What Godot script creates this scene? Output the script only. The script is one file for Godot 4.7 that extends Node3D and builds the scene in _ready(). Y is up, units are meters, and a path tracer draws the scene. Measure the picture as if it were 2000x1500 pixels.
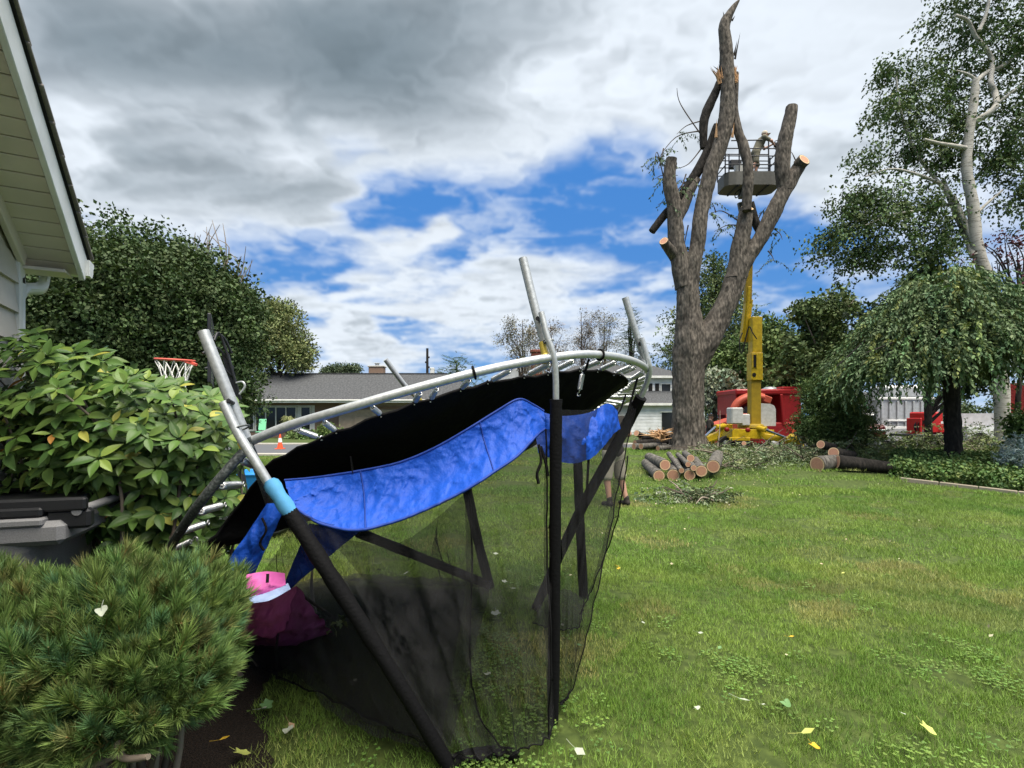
extends Node3D
# A wrecked trampoline beside a house, a locust being felled behind it.
# Layout: p(px, py, d) turns a measured bearing and an estimated distance into a place in metres.

const EYE := 1.5
const HZ := 815.0
var names := {}
var rng := RandomNumberGenerator.new()
var M := {}
var nz := FastNoiseLite.new()
var nz2 := FastNoiseLite.new()
var nz3 := FastNoiseLite.new()

func p(px: float, py: float, d: float) -> Vector3:
	return Vector3((px - 1000.0) * 0.001 * d, EYE + (HZ - py) * 0.001 * d, -d)

func ps(a: Array) -> PackedVector3Array:
	var r := PackedVector3Array()
	for q in a: r.append(p(q[0], q[1], q[2]))
	return r

func sm(a: float, b: float, x: float) -> float: return smoothstep(a, b, x)

func gh(x: float, d: float) -> float:
	var m := sm(-5.0, 0.5, x)
	var far := sm(17.6, 20.8, d)
	return 0.42 * sm(8.0, 17.0, d) * m * (1.0 - far) - 0.1 * far * sm(-9, -3, x + d * 0.1) - 0.1 * sm(12, 20, d) * (1.0 - sm(-9, -3, x + d * 0.1)) + 0.03 * nz3.get_noise_2d(x, d) * (1.0 - sm(15, 20, d))

func gp(px: float, d: float, lift := 0.0) -> Vector3:
	var x := (px - 1000.0) * 0.001 * d
	return Vector3(x, gh(x, d) + lift, -d)

func onground(px: float, py: float, lift := 0.0) -> Vector3:
	var d := 2.0
	for i in 60:
		var want := EYE - gh((px - 1000.0) * 0.001 * d, d)
		d = lerpf(d, want * 1000.0 / (py - HZ), 0.4)
	return gp(px, d, lift)

# ---------- names, things, parts
func numbered(n: String) -> String:
	if not names.has(n):
		names[n] = 0
		return n
	names[n] += 1
	return "%s_%03d" % [n, names[n]]

func tag(o: Node3D, label: String, category: String, group := "") -> Node3D:
	o.set_meta("label", label)
	o.set_meta("category", category)
	if group != "": o.set_meta("group", group)
	return o

func thing(called: String, label: String, category: String, at := Vector3.ZERO, turn := 0.0, group := "") -> Node3D:
	var o := Node3D.new()
	o.name = numbered(called)
	add_child(o)
	o.position = at
	o.rotation.y = turn
	return tag(o, label, category, group)

func put(called: String, mesh: Mesh, m: Material, parent: Node = null, xf := Transform3D.IDENTITY) -> MeshInstance3D:
	var o := MeshInstance3D.new()
	o.mesh = mesh
	o.material_override = m
	o.transform = xf
	if parent == null:
		o.name = numbered(called)
		add_child(o)
	else:
		o.name = called
		parent.add_child(o, true)
	return o

func struct(called: String, mesh: Mesh, m: Material) -> MeshInstance3D:
	var o := put(called, mesh, m)
	o.set_meta("kind", "structure")
	return o

func scatter(called: String, mesh: Mesh, m: Material, xfs: Array, cols: Array, parent: Node = null) -> MultiMeshInstance3D:
	var mm := MultiMesh.new()
	mm.transform_format = MultiMesh.TRANSFORM_3D
	mm.use_colors = cols.size() > 0
	mm.mesh = mesh
	mm.instance_count = xfs.size()
	for i in xfs.size():
		mm.set_instance_transform(i, xfs[i])
		if cols.size() > 0: mm.set_instance_color(i, cols[i])
	var o := MultiMeshInstance3D.new()
	o.multimesh = mm
	o.material_override = m
	o.set_meta("kind", "stuff")
	if parent == null:
		o.name = numbered(called)
		add_child(o)
	else:
		o.name = called
		parent.add_child(o, true)
	return o

# ---------- materials (colours given as linear reflectance)
func lin(r: float, g: float, b: float) -> Color: return Color(r, g, b).linear_to_srgb()

func mat(key: String, r: float, g: float, b: float, rough := 0.8, metal := 0.0, vc := false) -> StandardMaterial3D:
	var m := StandardMaterial3D.new()
	m.resource_name = key
	m.albedo_color = lin(r, g, b)
	m.roughness = rough
	m.metallic = metal
	m.metallic_specular = 0.4
	m.vertex_color_use_as_albedo = vc
	M[key] = m
	return m

func leafmat(key: String, rough := 0.5, back := 0.35) -> StandardMaterial3D:
	var m := mat(key, 1, 1, 1, rough, 0.0, true)
	m.metallic_specular = 0.3
	m.backlight_enabled = true
	m.backlight = Color(back, back, back * 0.5)
	return m

func noise_tex(freq: float, a: Color, b: Color, sx := 256, sy := 256, oct := 4, seed_ := 1, pw := 1.0, stretch := 1.0) -> ImageTexture:
	var n := FastNoiseLite.new()
	n.seed = seed_
	n.frequency = freq
	n.fractal_octaves = oct
	n.noise_type = FastNoiseLite.TYPE_SIMPLEX_SMOOTH
	var im := n.get_seamless_image(sx, maxi(16, int(sy / stretch)))
	if stretch != 1.0: im.resize(sx, sy, Image.INTERPOLATE_CUBIC)
	var out := Image.create(sx, sy, false, Image.FORMAT_RGB8)
	for y in sy:
		for x in sx:
			out.set_pixel(x, y, a.lerp(b, pow(im.get_pixel(x, y).r, pw)))
	out.generate_mipmaps()
	return ImageTexture.create_from_image(out)

func tri(m: StandardMaterial3D, t: Texture2D, scale: float, world := true) -> StandardMaterial3D:
	m.albedo_texture = t
	m.uv1_triplanar = true
	m.uv1_world_triplanar = world
	m.uv1_scale = Vector3.ONE * scale
	return m

func relief(m: StandardMaterial3D, t: Texture2D, cm: float) -> StandardMaterial3D:
	m.heightmap_enabled = true
	m.heightmap_texture = t
	m.heightmap_scale = cm
	return m

# ---------- a mesh builder
class MB:
	var v := PackedVector3Array()
	var n := PackedVector3Array()
	var u := PackedVector2Array()
	var c := PackedColorArray()
	var i := PackedInt32Array()
	var col := Color.WHITE

	func vert(a: Vector3, nn: Vector3, uv := Vector2.ZERO) -> int:
		v.append(a); n.append(nn); u.append(uv); c.append(col)
		return v.size() - 1

	func tri3(a: Vector3, b: Vector3, d: Vector3) -> void:
		var nn := (d - a).cross(b - a).normalized()
		var k := v.size()
		vert(a, nn, Vector2(0, 0)); vert(b, nn, Vector2(1, 0)); vert(d, nn, Vector2(1, 1))
		i.append_array([k, k + 1, k + 2])

	func quad(a: Vector3, b: Vector3, d: Vector3, e: Vector3) -> void:
		# a b d e clockwise as seen from the front
		var nn := (e - a).cross(b - a).normalized()
		if nn == Vector3.ZERO: nn = (d - a).cross(b - a).normalized()
		var k := v.size()
		vert(a, nn, Vector2(0, 1)); vert(b, nn, Vector2(0, 0)); vert(d, nn, Vector2(1, 0)); vert(e, nn, Vector2(1, 1))
		i.append_array([k, k + 1, k + 2, k, k + 2, k + 3])

	func box(at: Vector3, size: Vector3, bev := 0.0, b := Basis.IDENTITY) -> MB:
		# a box with chamfered edges
		var h := size * 0.5
		var e := minf(bev, minf(h.x, minf(h.y, h.z)) * 0.45)
		var f := [Vector3.RIGHT, Vector3.LEFT, Vector3.UP, Vector3.DOWN, Vector3.BACK, Vector3.FORWARD]
		for nn in f:
			var s: Vector3 = Vector3(nn.y, nn.z, nn.x)
			var t: Vector3 = nn.cross(s)
			var c0: Vector3 = nn * h
			var sh: Vector3 = s * (absf(s.dot(h)) - e)
			var th: Vector3 = t * (absf(t.dot(h)) - e)
			quad(at + b * (c0 - sh - th), at + b * (c0 - sh + th), at + b * (c0 + sh + th), at + b * (c0 + sh - th))
		if e > 0.0:
			for ax in 3:
				var a1 := (ax + 1) % 3
				var a2 := (ax + 2) % 3
				for s1 in [-1.0, 1.0]:
					for s2 in [-1.0, 1.0]:
						var q := []
						for w in [[-1.0, 0], [1.0, 0], [1.0, 1], [-1.0, 1]]:
							var o := Vector3.ZERO
							o[ax] = w[0] * (h[ax] - e)
							o[a1] = s1 * (h[a1] - (e if w[1] == 1 else 0.0))
							o[a2] = s2 * (h[a2] - (e if w[1] == 0 else 0.0))
							q.append(at + b * o)
						if s1 * s2 > 0: quad(q[3], q[2], q[1], q[0])
						else: quad(q[0], q[1], q[2], q[3])
			for s0 in [-1.0, 1.0]:
				for s1 in [-1.0, 1.0]:
					for s2 in [-1.0, 1.0]:
						var a := at + b * Vector3(s0 * h.x, s1 * (h.y - e), s2 * (h.z - e))
						var bb := at + b * Vector3(s0 * (h.x - e), s1 * h.y, s2 * (h.z - e))
						var d := at + b * Vector3(s0 * (h.x - e), s1 * (h.y - e), s2 * h.z)
						if s0 * s1 * s2 > 0: tri3(a, d, bb)
						else: tri3(a, bb, d)
		return self

	func tube(pts: PackedVector3Array, rad, sides := 8, caps := true, closed := false) -> MB:
		# rad: a number or one per point
		var cnt := pts.size()
		var up := Vector3.UP
		var first := v.size()
		var ln := 0.0
		var prev := Vector3.ZERO
		for k in cnt:
			var t: Vector3
			if closed: t = (pts[(k + 1) % cnt] - pts[(k + cnt - 1) % cnt]).normalized()
			else: t = (pts[mini(k + 1, cnt - 1)] - pts[maxi(k - 1, 0)]).normalized()
			if k == 0:
				up = Vector3.UP if absf(t.y) < 0.9 else Vector3.RIGHT
			var s := t.cross(up).normalized()
			up = s.cross(t).normalized()
			var r: float = rad if (rad is float or rad is int) else rad[k]
			if k > 0: ln += pts[k].distance_to(prev)
			prev = pts[k]
			for j in sides + 1:
				var a := TAU * j / sides
				var o := s * cos(a) + up * sin(a)
				vert(pts[k] + o * r, o, Vector2(float(j) / sides, ln))
		var rings := cnt if closed else cnt - 1
		for k in rings:
			for j in sides:
				var a := first + k * (sides + 1) + j
				var b := first + ((k + 1) % cnt) * (sides + 1) + j
				i.append_array([a, a + 1, b, a + 1, b + 1, b])
		if caps and not closed:
			for e in 2:
				var k := 0 if e == 0 else cnt - 1
				var t := (pts[1] - pts[0]).normalized() * -1.0 if e == 0 else (pts[cnt - 1] - pts[cnt - 2]).normalized()
				var ctr := vert(pts[k], t, Vector2(0.5, 0.5))
				var base := v.size()
				for j in sides + 1:
					vert(v[first + k * (sides + 1) + j], t, Vector2(0.5 + 0.5 * cos(TAU * j / sides), 0.5 + 0.5 * sin(TAU * j / sides)))
				for j in sides:
					if e == 1: i.append_array([ctr, base + j, base + j + 1])
					else: i.append_array([ctr, base + j + 1, base + j])
		return self

	func bar(a: Vector3, b: Vector3, r: float, sides := 8) -> MB:
		return tube(PackedVector3Array([a, b]), r, sides)

	func beam(a: Vector3, b: Vector3, w: float, h: float, bev := 0.0) -> MB:
		var z := (b - a).normalized()
		var x := z.cross(Vector3.UP if absf(z.y) < 0.95 else Vector3.RIGHT).normalized()
		var y := x.cross(z).normalized()
		return box((a + b) * 0.5, Vector3(w, h, a.distance_to(b)), bev, Basis(x, y, -z))

	func disc(at: Vector3, nn: Vector3, r: float, sides := 16, ry := -1.0) -> MB:
		var s := nn.cross(Vector3.UP if absf(nn.y) < 0.9 else Vector3.RIGHT).normalized()
		var t := s.cross(nn).normalized()
		var c0 := vert(at, nn, Vector2(0.5, 0.5))
		for j in sides + 1:
			var a := TAU * j / sides
			vert(at + s * cos(a) * r + t * sin(a) * (r if ry < 0 else ry), nn, Vector2(0.5 + 0.5 * cos(a), 0.5 + 0.5 * sin(a)))
		for j in sides: i.append_array([c0, c0 + j + 1, c0 + j + 2])
		return self

	func lathe(at: Vector3, prof: Array, sides := 16, b := Basis.IDENTITY) -> MB:
		# prof: [radius, height] pairs, turned round y
		var first := v.size()
		for k in prof.size():
			var q0: Array = prof[maxi(k - 1, 0)]
			var q1: Array = prof[mini(k + 1, prof.size() - 1)]
			var nn2 := Vector2(q1[1] - q0[1], q0[0] - q1[0]).normalized()
			for j in sides + 1:
				var a := TAU * j / sides
				vert(at + b * Vector3(cos(a) * prof[k][0], prof[k][1], sin(a) * prof[k][0]), b * Vector3(cos(a) * nn2.x, nn2.y, sin(a) * nn2.x), Vector2(float(j) / sides, prof[k][1]))
		for k in prof.size() - 1:
			for j in sides:
				var a := first + k * (sides + 1) + j
				var bb := a + sides + 1
				i.append_array([a, a + 1, bb, a + 1, bb + 1, bb])
		return self

	func grid(rows: Array, smooth := true) -> MB:
		# rows of points, each the same length; smooth normals
		var h := rows.size()
		var w: int = rows[0].size()
		var first := v.size()
		for y in h:
			for x in w:
				var a: Vector3 = rows[y][mini(x + 1, w - 1)] - rows[y][maxi(x - 1, 0)]
				var b: Vector3 = rows[mini(y + 1, h - 1)][x] - rows[maxi(y - 1, 0)][x]
				vert(rows[y][x], b.cross(a).normalized(), Vector2(float(x) / (w - 1), float(y) / (h - 1)))
		for y in h - 1:
			for x in w - 1:
				var a := first + y * w + x
				i.append_array([a, a + 1, a + w, a + 1, a + w + 1, a + w])
		return self

	func prism(poly: PackedVector2Array, o: Vector3, ax: Vector3, ay: Vector3, depth: Vector3) -> MB:
		# a polygon in the plane (ax, ay) at o, pulled along depth
		var t := Geometry2D.triangulate_polygon(poly)
		var nn := depth.normalized()
		for side in 2:
			var base := v.size()
			for q in poly: vert(o + ax * q.x + ay * q.y + depth * side, -nn if side == 0 else nn, q)
			for k in range(0, t.size(), 3):
				var fr := (v[base + t[k + 2]] - v[base + t[k]]).cross(v[base + t[k + 1]] - v[base + t[k]])
				if fr.dot(n[base]) > 0: i.append_array([base + t[k], base + t[k + 1], base + t[k + 2]])
				else: i.append_array([base + t[k], base + t[k + 2], base + t[k + 1]])
		var m := poly.size()
		for k in m:
			var a := o + ax * poly[k].x + ay * poly[k].y
			var b := o + ax * poly[(k + 1) % m].x + ay * poly[(k + 1) % m].y
			quad(a, a + depth, b + depth, b)
		return self

	func mesh() -> ArrayMesh:
		var arr := []
		arr.resize(Mesh.ARRAY_MAX)
		arr[Mesh.ARRAY_VERTEX] = v
		arr[Mesh.ARRAY_NORMAL] = n
		arr[Mesh.ARRAY_TEX_UV] = u
		arr[Mesh.ARRAY_COLOR] = c
		arr[Mesh.ARRAY_INDEX] = i
		var me := ArrayMesh.new()
		me.add_surface_from_arrays(Mesh.PRIMITIVE_TRIANGLES, arr)
		return me

func mb() -> MB: return MB.new()

func curve(a: PackedVector3Array, per := 6, closed := false) -> PackedVector3Array:
	# Catmull-Rom through the points
	var r := PackedVector3Array()
	var n := a.size()
	for k in (n if closed else n - 1):
		var p0 := a[(k - 1 + n) % n] if closed or k > 0 else a[0]
		var p1 := a[k]
		var p2 := a[(k + 1) % n]
		var p3 := a[(k + 2) % n] if closed or k + 2 < n else a[n - 1]
		for j in per:
			r.append(p1.cubic_interpolate(p2, p0, p3, float(j) / per))
	if not closed: r.append(a[n - 1])
	return r

func resample(a: PackedVector3Array, cnt: int, closed := false) -> PackedVector3Array:
	var b := a.duplicate()
	if closed: b.append(a[0])
	var total := 0.0
	for k in b.size() - 1: total += b[k].distance_to(b[k + 1])
	var r := PackedVector3Array()
	var seg := 0
	var done := 0.0
	for k in cnt:
		var want := total * k / (cnt if closed else cnt - 1)
		while seg < b.size() - 2 and done + b[seg].distance_to(b[seg + 1]) < want:
			done += b[seg].distance_to(b[seg + 1])
			seg += 1
		var l := b[seg].distance_to(b[seg + 1])
		r.append(b[seg].lerp(b[seg + 1], clampf((want - done) / maxf(l, 1e-6), 0, 1)))
	return r

func rv(s := 1.0) -> Vector3:
	return Vector3(rng.randf_range(-s, s), rng.randf_range(-s, s), rng.randf_range(-s, s))

func rdir() -> Vector3:
	var z := rng.randf_range(-1, 1)
	var a := rng.randf() * TAU
	return Vector3(sqrt(1 - z * z) * cos(a), z, sqrt(1 - z * z) * sin(a))

func rbasis() -> Basis:
	return Basis(rdir(), rng.randf() * TAU)

func tint(r: float, g: float, b: float, v := 0.15) -> Color:
	var k := 1.0 + rng.randf_range(-v, v)
	return Color(r * k * (1 + rng.randf_range(-v, v) * 0.5), g * k, b * k * (1 + rng.randf_range(-v, v) * 0.5))

# ---------- camera, sky, sun
func make_light() -> void:
	var cam := Camera3D.new()
	cam.name = "camera"
	cam.projection = Camera3D.PROJECTION_FRUSTUM
	cam.near = 0.05
	cam.far = 2500.0
	cam.size = 0.075
	cam.frustum_offset = Vector2(0, 0.00325)
	cam.position = Vector3(0, EYE, 0)
	add_child(cam)
	cam.current = true
	var env := Environment.new()
	env.background_mode = Environment.BG_SKY
	env.tonemap_mode = Environment.TONE_MAPPER_LINEAR
	env.tonemap_exposure = 2.05
	env.background_energy_multiplier = 0.5
	env.sdfgi_enabled = true
	env.ssao_enabled = true
	env.ssil_enabled = true
	var sky := Sky.new()
	var pm := PanoramaSkyMaterial.new()
	pm.panorama = make_sky()
	sky.sky_material = pm
	env.sky = sky
	var we := WorldEnvironment.new()
	we.name = "daylight"
	we.environment = env
	add_child(we)
	var sun := DirectionalLight3D.new()
	sun.name = "sun"
	sun.light_energy = 1.6
	sun.light_color = Color(1.0, 0.965, 0.9)
	sun.light_angular_distance = 58.0
	sun.shadow_enabled = true
	sun.look_at_from_position(Vector3(1.6, 8.6, 2.6), Vector3.ZERO)
	add_child(sun)

func make_sky() -> ImageTexture:
	var W := 2048
	var H := 1024
	var a := FastNoiseLite.new()
	a.seed = 11
	a.noise_type = FastNoiseLite.TYPE_SIMPLEX_SMOOTH
	a.frequency = 0.55
	a.fractal_octaves = 5
	a.fractal_gain = 0.5
	var b := FastNoiseLite.new()
	b.seed = 5
	b.noise_type = FastNoiseLite.TYPE_SIMPLEX_SMOOTH
	b.frequency = 1.7
	b.fractal_octaves = 5
	b.fractal_gain = 0.55
	var c := FastNoiseLite.new()
	c.seed = 23
	c.noise_type = FastNoiseLite.TYPE_SIMPLEX_SMOOTH
	c.frequency = 3.2
	c.fractal_octaves = 4
	# cloud masses by bearing: [px, py, reach x, reach y, cover, depth of cloud]
	var mass := [
		[520, 90, 420, 130, 0.75, 1.35], [900, 30, 200, 90, 0.5, 0.55], [180, 20, 160, 120, 0.5, 0.3], [760, 190, 160, 70, 0.45, 0.45],
		[400, 345, 250, 95, 0.7, 0.5], [610, 370, 100, 60, 0.5, 0.35], [160, 260, 90, 120, 0.6, -0.35], [400, 215, 230, 34, 0.5, -0.5], [560, 270, 60, 60, 0.3, -0.4],
		[1090, 130, 190, 130, 0.45, -0.25], [980, 290, 210, 75, 0.35, 0.12], [1500, 150, 330, 190, 0.6, -0.12], [1620, 330, 140, 60, 0.25, 0.12], [1560, 60, 160, 120, 0.2, -0.3],
		[1800, 200, 260, 260, 0.5, -0.1], [820, 450, 75, 38, 0.8, -0.15], [700, 455, 130, 40, 0.5, 0.1], [1030, 590, 260, 45, 0.4, -0.1], [1130, 520, 160, 30, 0.1, 0.0], [620, 640, 70, 22, 0.7, -0.1], [720, 665, 45, 30, 0.8, 0.2],
		[830, 600, 150, 30, 0.4, -0.1], [1000, 670, 300, 22, 0.3, -0.05], [690, 705, 130, 16, 0.6, -0.1],
		[1150, 350, 110, 70, -0.6, 0.0], [960, 435, 170, 42, -0.75, 0.0], [730, 425, 60, 45, -0.7, 0.0], [830, 380, 90, 30, -0.4, 0.0], [585, 520, 75, 32, -0.75, 0.0], [1300, 470, 130, 60, -0.75, 0.0], [1560, 480, 110, 55, -0.6, 0.0],
		[1420, 440, 140, 40, -0.5, 0.0], [860, 490, 90, 22, -0.45, 0.0], [1180, 560, 80, 20, -0.4, 0.0], [640, 480, 50, 30, -0.3, 0.0], [680, 300, 40, 60, -0.25, 0.0], [1250, 330, 60, 60, -0.35, 0.0], [790, 655, 70, 22, -0.6, 0.0], [900, 690, 60, 16, -0.35, 0.0], [630, 565, 60, 16, -0.3, 0.0]]
	var data := PackedFloat32Array()
	data.resize(W * H * 3)
	var at := 0
	for y in H:
		var el := PI * 0.5 - (y + 0.5) / H * PI
		var se := sin(el)
		var ce := cos(el)
		for x in W:
			if se < -0.02:
				data[at] = 0.16; data[at + 1] = 0.19; data[at + 2] = 0.14
				at += 3
				continue
			var az := (x + 0.5) / W * TAU
			var dx := sin(az) * ce
			var dz := -cos(az) * ce
			var k := 1.0 / (maxf(se, 0.0) + 0.16)
			var qx := dx * k
			var qz := dz * k
			var wx := b.get_noise_2d(qx * 1.3 + 40.0, qz * 1.3)
			var n1 := a.get_noise_2d(qx + wx * 0.25, qz * 1.25 + wx * 0.2)
			var n2 := b.get_noise_2d(qx * 0.9 + 7.0, qz * 1.3)
			var bil := 0.35 - absf(c.get_noise_2d(qx * 1.1 + wx * 0.3, qz * 1.5))
			var cover := 0.12 + n1 * 0.75
			var deep := 0.3 + n2 * 0.45 + n1 * 0.3
			if dz < -0.12:
				var px := 1000.0 + 1000.0 * dx / -dz + wx * 85.0 + n2 * 30.0
				var py := 815.0 - 1000.0 * se / -dz + n2 * 55.0 + wx * 20.0
				var inside := exp(-pow(maxf(0.0, absf(px - 1000.0) - 900.0) / 500.0, 2.0) - pow(maxf(0.0, -py + 40.0) / 350.0, 2.0))
				cover = lerpf(cover, 0.1 + n1 * 0.5 + wx * 0.12, inside)
				deep = lerpf(deep, 0.12 + n2 * 0.35 + wx * 0.1, inside)
				for g in mass:
					var ex: float = (px - g[0]) / g[2]
					var ey: float = (py - g[1]) / g[3]
					var e := ex * ex + ey * ey
					if e < 6.0:
						e = exp(-e * 0.8)
						cover += g[4] * e
						deep += g[5] * e
			var cv := smoothstep(-0.22, 0.55, cover + n2 * 0.15 + bil * 0.28)
			# thin veils across the open blue
			var veil := smoothstep(-0.1, 0.75, n2 + bil * 0.9 + wx * 0.5)
			cv = maxf(cv, veil * 0.5)
			var dp := (1.0 - exp(-1.3 * maxf(deep + n2 * 0.22 + wx * 0.16 - bil * 0.3, 0.0))) * smoothstep(0.1, 0.8, cover)
			var lowf := pow(clampf(1.0 - se, 0, 1), 6.0)
			var sr := lerpf(0.065, 0.23, lowf)
			var sg := lerpf(0.245, 0.49, lowf)
			var sb := lerpf(0.66, 0.84, lowf)
			var wr := lerpf(0.77, 0.135, dp)
			var wg := lerpf(0.84, 0.19, dp)
			var wb := lerpf(0.92, 0.23, dp)
			var fine := 1.0 + 0.10 * wx * (1.0 - dp * 0.5) + 0.22 * bil
			data[at] = lerpf(sr, wr * fine, cv)
			data[at + 1] = lerpf(sg, wg * fine, cv)
			data[at + 2] = lerpf(sb, wb * fine, cv)
			at += 3
	return ImageTexture.create_from_image(Image.create_from_data(W, H, false, Image.FORMAT_RGBF, data.to_byte_array()))

# ---------- materials used everywhere
func make_materials() -> void:
	var n1 := noise_tex(0.03, Color(0.86, 0.86, 0.845), Color(1, 1, 1), 256, 256, 5, 2)
	var n2 := noise_tex(0.12, Color(0.75, 0.75, 0.75), Color(1, 1, 1), 256, 256, 3, 4)
	M.n1 = n1
	M.n2 = n2
	tri(mat("soil_grass", 0.075, 0.105, 0.03, 0.95), noise_tex(0.05, Color(0.55, 0.6, 0.45), Color(1, 1, 0.85), 512, 512, 6, 8), 0.35)
	tri(mat("mulch", 0.035, 0.022, 0.014, 0.95), noise_tex(0.2, Color(0.3, 0.3, 0.3), Color(1, 1, 1), 256, 256, 4, 21), 1.6)
	relief(M.mulch, noise_tex(0.25, Color.BLACK, Color.WHITE, 256, 256, 3, 22), 2.5)
	tri(mat("asphalt", 0.11, 0.115, 0.125, 0.9), n2, 0.8)
	tri(mat("concrete", 0.42, 0.4, 0.36, 0.9), n1, 0.5)
	tri(mat("siding", 0.56, 0.515, 0.455, 0.55), n1, 0.35)
	tri(mat("white_vinyl", 0.76, 0.76, 0.72, 0.5), n1, 0.45)
	tri(mat("soffit", 0.8, 0.73, 0.645, 0.55), n1, 0.3)
	tri(mat("white_metal", 0.84, 0.86, 0.85, 0.4), n1, 0.6)
	tri(mat("white_paint", 0.72, 0.72, 0.69, 0.6), n1, 0.2)
	tri(mat("far_siding", 0.8, 0.81, 0.82, 0.7), n1, 0.15)
	tri(mat("shingle", 0.105, 0.11, 0.116, 0.95), noise_tex(0.05, Color(0.5, 0.5, 0.5), Color(1, 1, 1), 512, 512, 6, 6), 0.2)
	tri(mat("shingle_near", 0.3, 0.27, 0.25, 0.95), n2, 2.0)
	tri(mat("brick_tan", 0.27, 0.18, 0.13, 0.9), n2, 0.6)
	tri(mat("brick_red", 0.27, 0.085, 0.06, 0.9), n2, 0.7)
	tri(mat("brick_crimson", 0.30, 0.035, 0.03, 0.9), n2, 0.7)
	tri(mat("garage", 0.36, 0.29, 0.22, 0.8), n1, 0.3)
	mat("glass_dark", 0.018, 0.02, 0.022, 0.08)
	mat("dark", 0.012, 0.012, 0.012, 0.9)
	mat("black_plastic", 0.02, 0.021, 0.024, 0.42)
	relief(tri(mat("grey_plastic", 0.26, 0.26, 0.265, 0.6), n2, 5.0), n2, 0.08)
	relief(tri(mat("black_lid", 0.022, 0.023, 0.026, 0.38), n2, 5.0), n2, 0.06)
	var gal := mat("galvanised", 0.6, 0.62, 0.62, 0.5, 0.55)
	tri(gal, noise_tex(0.05, Color(0.78, 0.79, 0.8), Color(1, 1, 1), 256, 256, 5, 31), 3.0)
	gal.roughness_texture = n2
	var gal2 := mat("scratched_steel", 0.3, 0.32, 0.32, 0.6, 0.55)
	tri(gal2, noise_tex(0.06, Color(0.35, 0.37, 0.37), Color(1, 1, 1), 256, 256, 5, 32, 1.5), 4.0)
	mat("spring_steel", 0.62, 0.63, 0.63, 0.32, 0.9)
	mat("brass", 0.55, 0.42, 0.08, 0.45, 0.6)
	relief(tri(mat("black_foam", 0.008, 0.008, 0.009, 0.7), n2, 3.0), noise_tex(0.06, Color.BLACK, Color.WHITE, 256, 256, 4, 33), 0.2)
	tri(mat("blue_foam", 0.10, 0.36, 0.66, 0.7), n1, 3.0)
	relief(tri(mat("mat_black", 0.0075, 0.0075, 0.008, 0.8), n2, 2.0), noise_tex(0.02, Color.BLACK, Color.WHITE, 256, 256, 3, 36), 1.2)
	M.black_foam.metallic_specular = 0.22
	M.mat_black.metallic_specular = 0.2
	var bl := mat("blue_tarp", 0.012, 0.08, 0.46, 0.5)
	relief(tri(bl, noise_tex(0.025, Color(0.86, 0.89, 0.93), Color(1, 1, 1), 256, 256, 4, 34), 2.2), noise_tex(0.03, Color.BLACK, Color.WHITE, 256, 256, 5, 35), 0.7)
	bl.backlight_enabled = true
	bl.backlight = Color(0.2, 0.2, 0.2)
	bl.metallic_specular = 0.3
	tri(mat("blue_binding", 0.012, 0.05, 0.32, 0.6), n1, 3.0)
	tri(mat("pink_tarp", 0.72, 0.13, 0.46, 0.55), n1, 3.0)
	tri(mat("pale_blue_tarp", 0.38, 0.5, 0.8, 0.55), n1, 3.0)
	var net := mat("netting", 0.012, 0.012, 0.013, 0.9)
	net.transparency = BaseMaterial3D.TRANSPARENCY_ALPHA
	net.albedo_color.a = 0.5
	var net2 := mat("netting_doubled", 0.010, 0.010, 0.011, 0.9)
	net2.transparency = BaseMaterial3D.TRANSPARENCY_ALPHA
	net2.albedo_color.a = 0.5
	relief(tri(mat("bark", 0.23, 0.2, 0.165, 0.95, 0.0, true), noise_tex(0.05, Color(0.3, 0.3, 0.3), Color(1.0, 1.0, 1.0), 256, 512, 4, 41, 1.0, 6.0), 0.8), noise_tex(0.05, Color.BLACK, Color.WHITE, 256, 512, 2, 42, 1.0, 7.0), 3.0)
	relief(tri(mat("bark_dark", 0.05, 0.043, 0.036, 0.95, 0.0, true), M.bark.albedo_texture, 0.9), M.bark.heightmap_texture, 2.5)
	tri(mat("bark_grey", 0.23, 0.215, 0.19, 0.95, 0.0, true), M.bark.albedo_texture, 1.2)
	var bi := Image.create(256, 256, false, Image.FORMAT_RGB8)
	bi.fill(Color(1, 1, 1))
	var rr := RandomNumberGenerator.new()
	rr.seed = 77
	for k in 260:
		var g := rr.randf_range(0.3, 0.85)
		var w := rr.randi_range(3, 34)
		bi.fill_rect(Rect2i(rr.randi_range(0, 250), rr.randi_range(0, 254), w, rr.randi_range(1, 3)), Color(g, g * 0.97, g * 0.92))
	tri(mat("bark_birch", 0.42, 0.4, 0.355, 0.85), ImageTexture.create_from_image(bi), 0.8)
	mat("twig", 0.075, 0.058, 0.045, 0.9)
	mat("twig_pale", 0.2, 0.165, 0.13, 0.9)
	var ring := Image.create(128, 128, false, Image.FORMAT_RGB8)
	for y in 128:
		for x in 128:
			var e := Vector2(x - 63.5, y - 63.5).length() / 63.5
			var w := nz.get_noise_2d(x * 9.0, y * 9.0)
			var s := 0.92 + 0.08 * sin(e * 46.0 + w * 4.0)
			var cc := Color(0.78, 0.58, 0.47) * (s + w * 0.1)
			if e > 0.8: cc = Color(0.93, 0.8, 0.62) * s
			if e > 0.94: cc = Color(0.3, 0.26, 0.21)
			ring.set_pixel(x, y, cc)
	var ct := mat("cut_wood", 0.85, 0.85, 0.85, 0.85)
	ct.albedo_texture = ImageTexture.create_from_image(ring)
	tri(mat("raw_wood", 0.55, 0.33, 0.17, 0.85), n2, 2.0)
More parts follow.
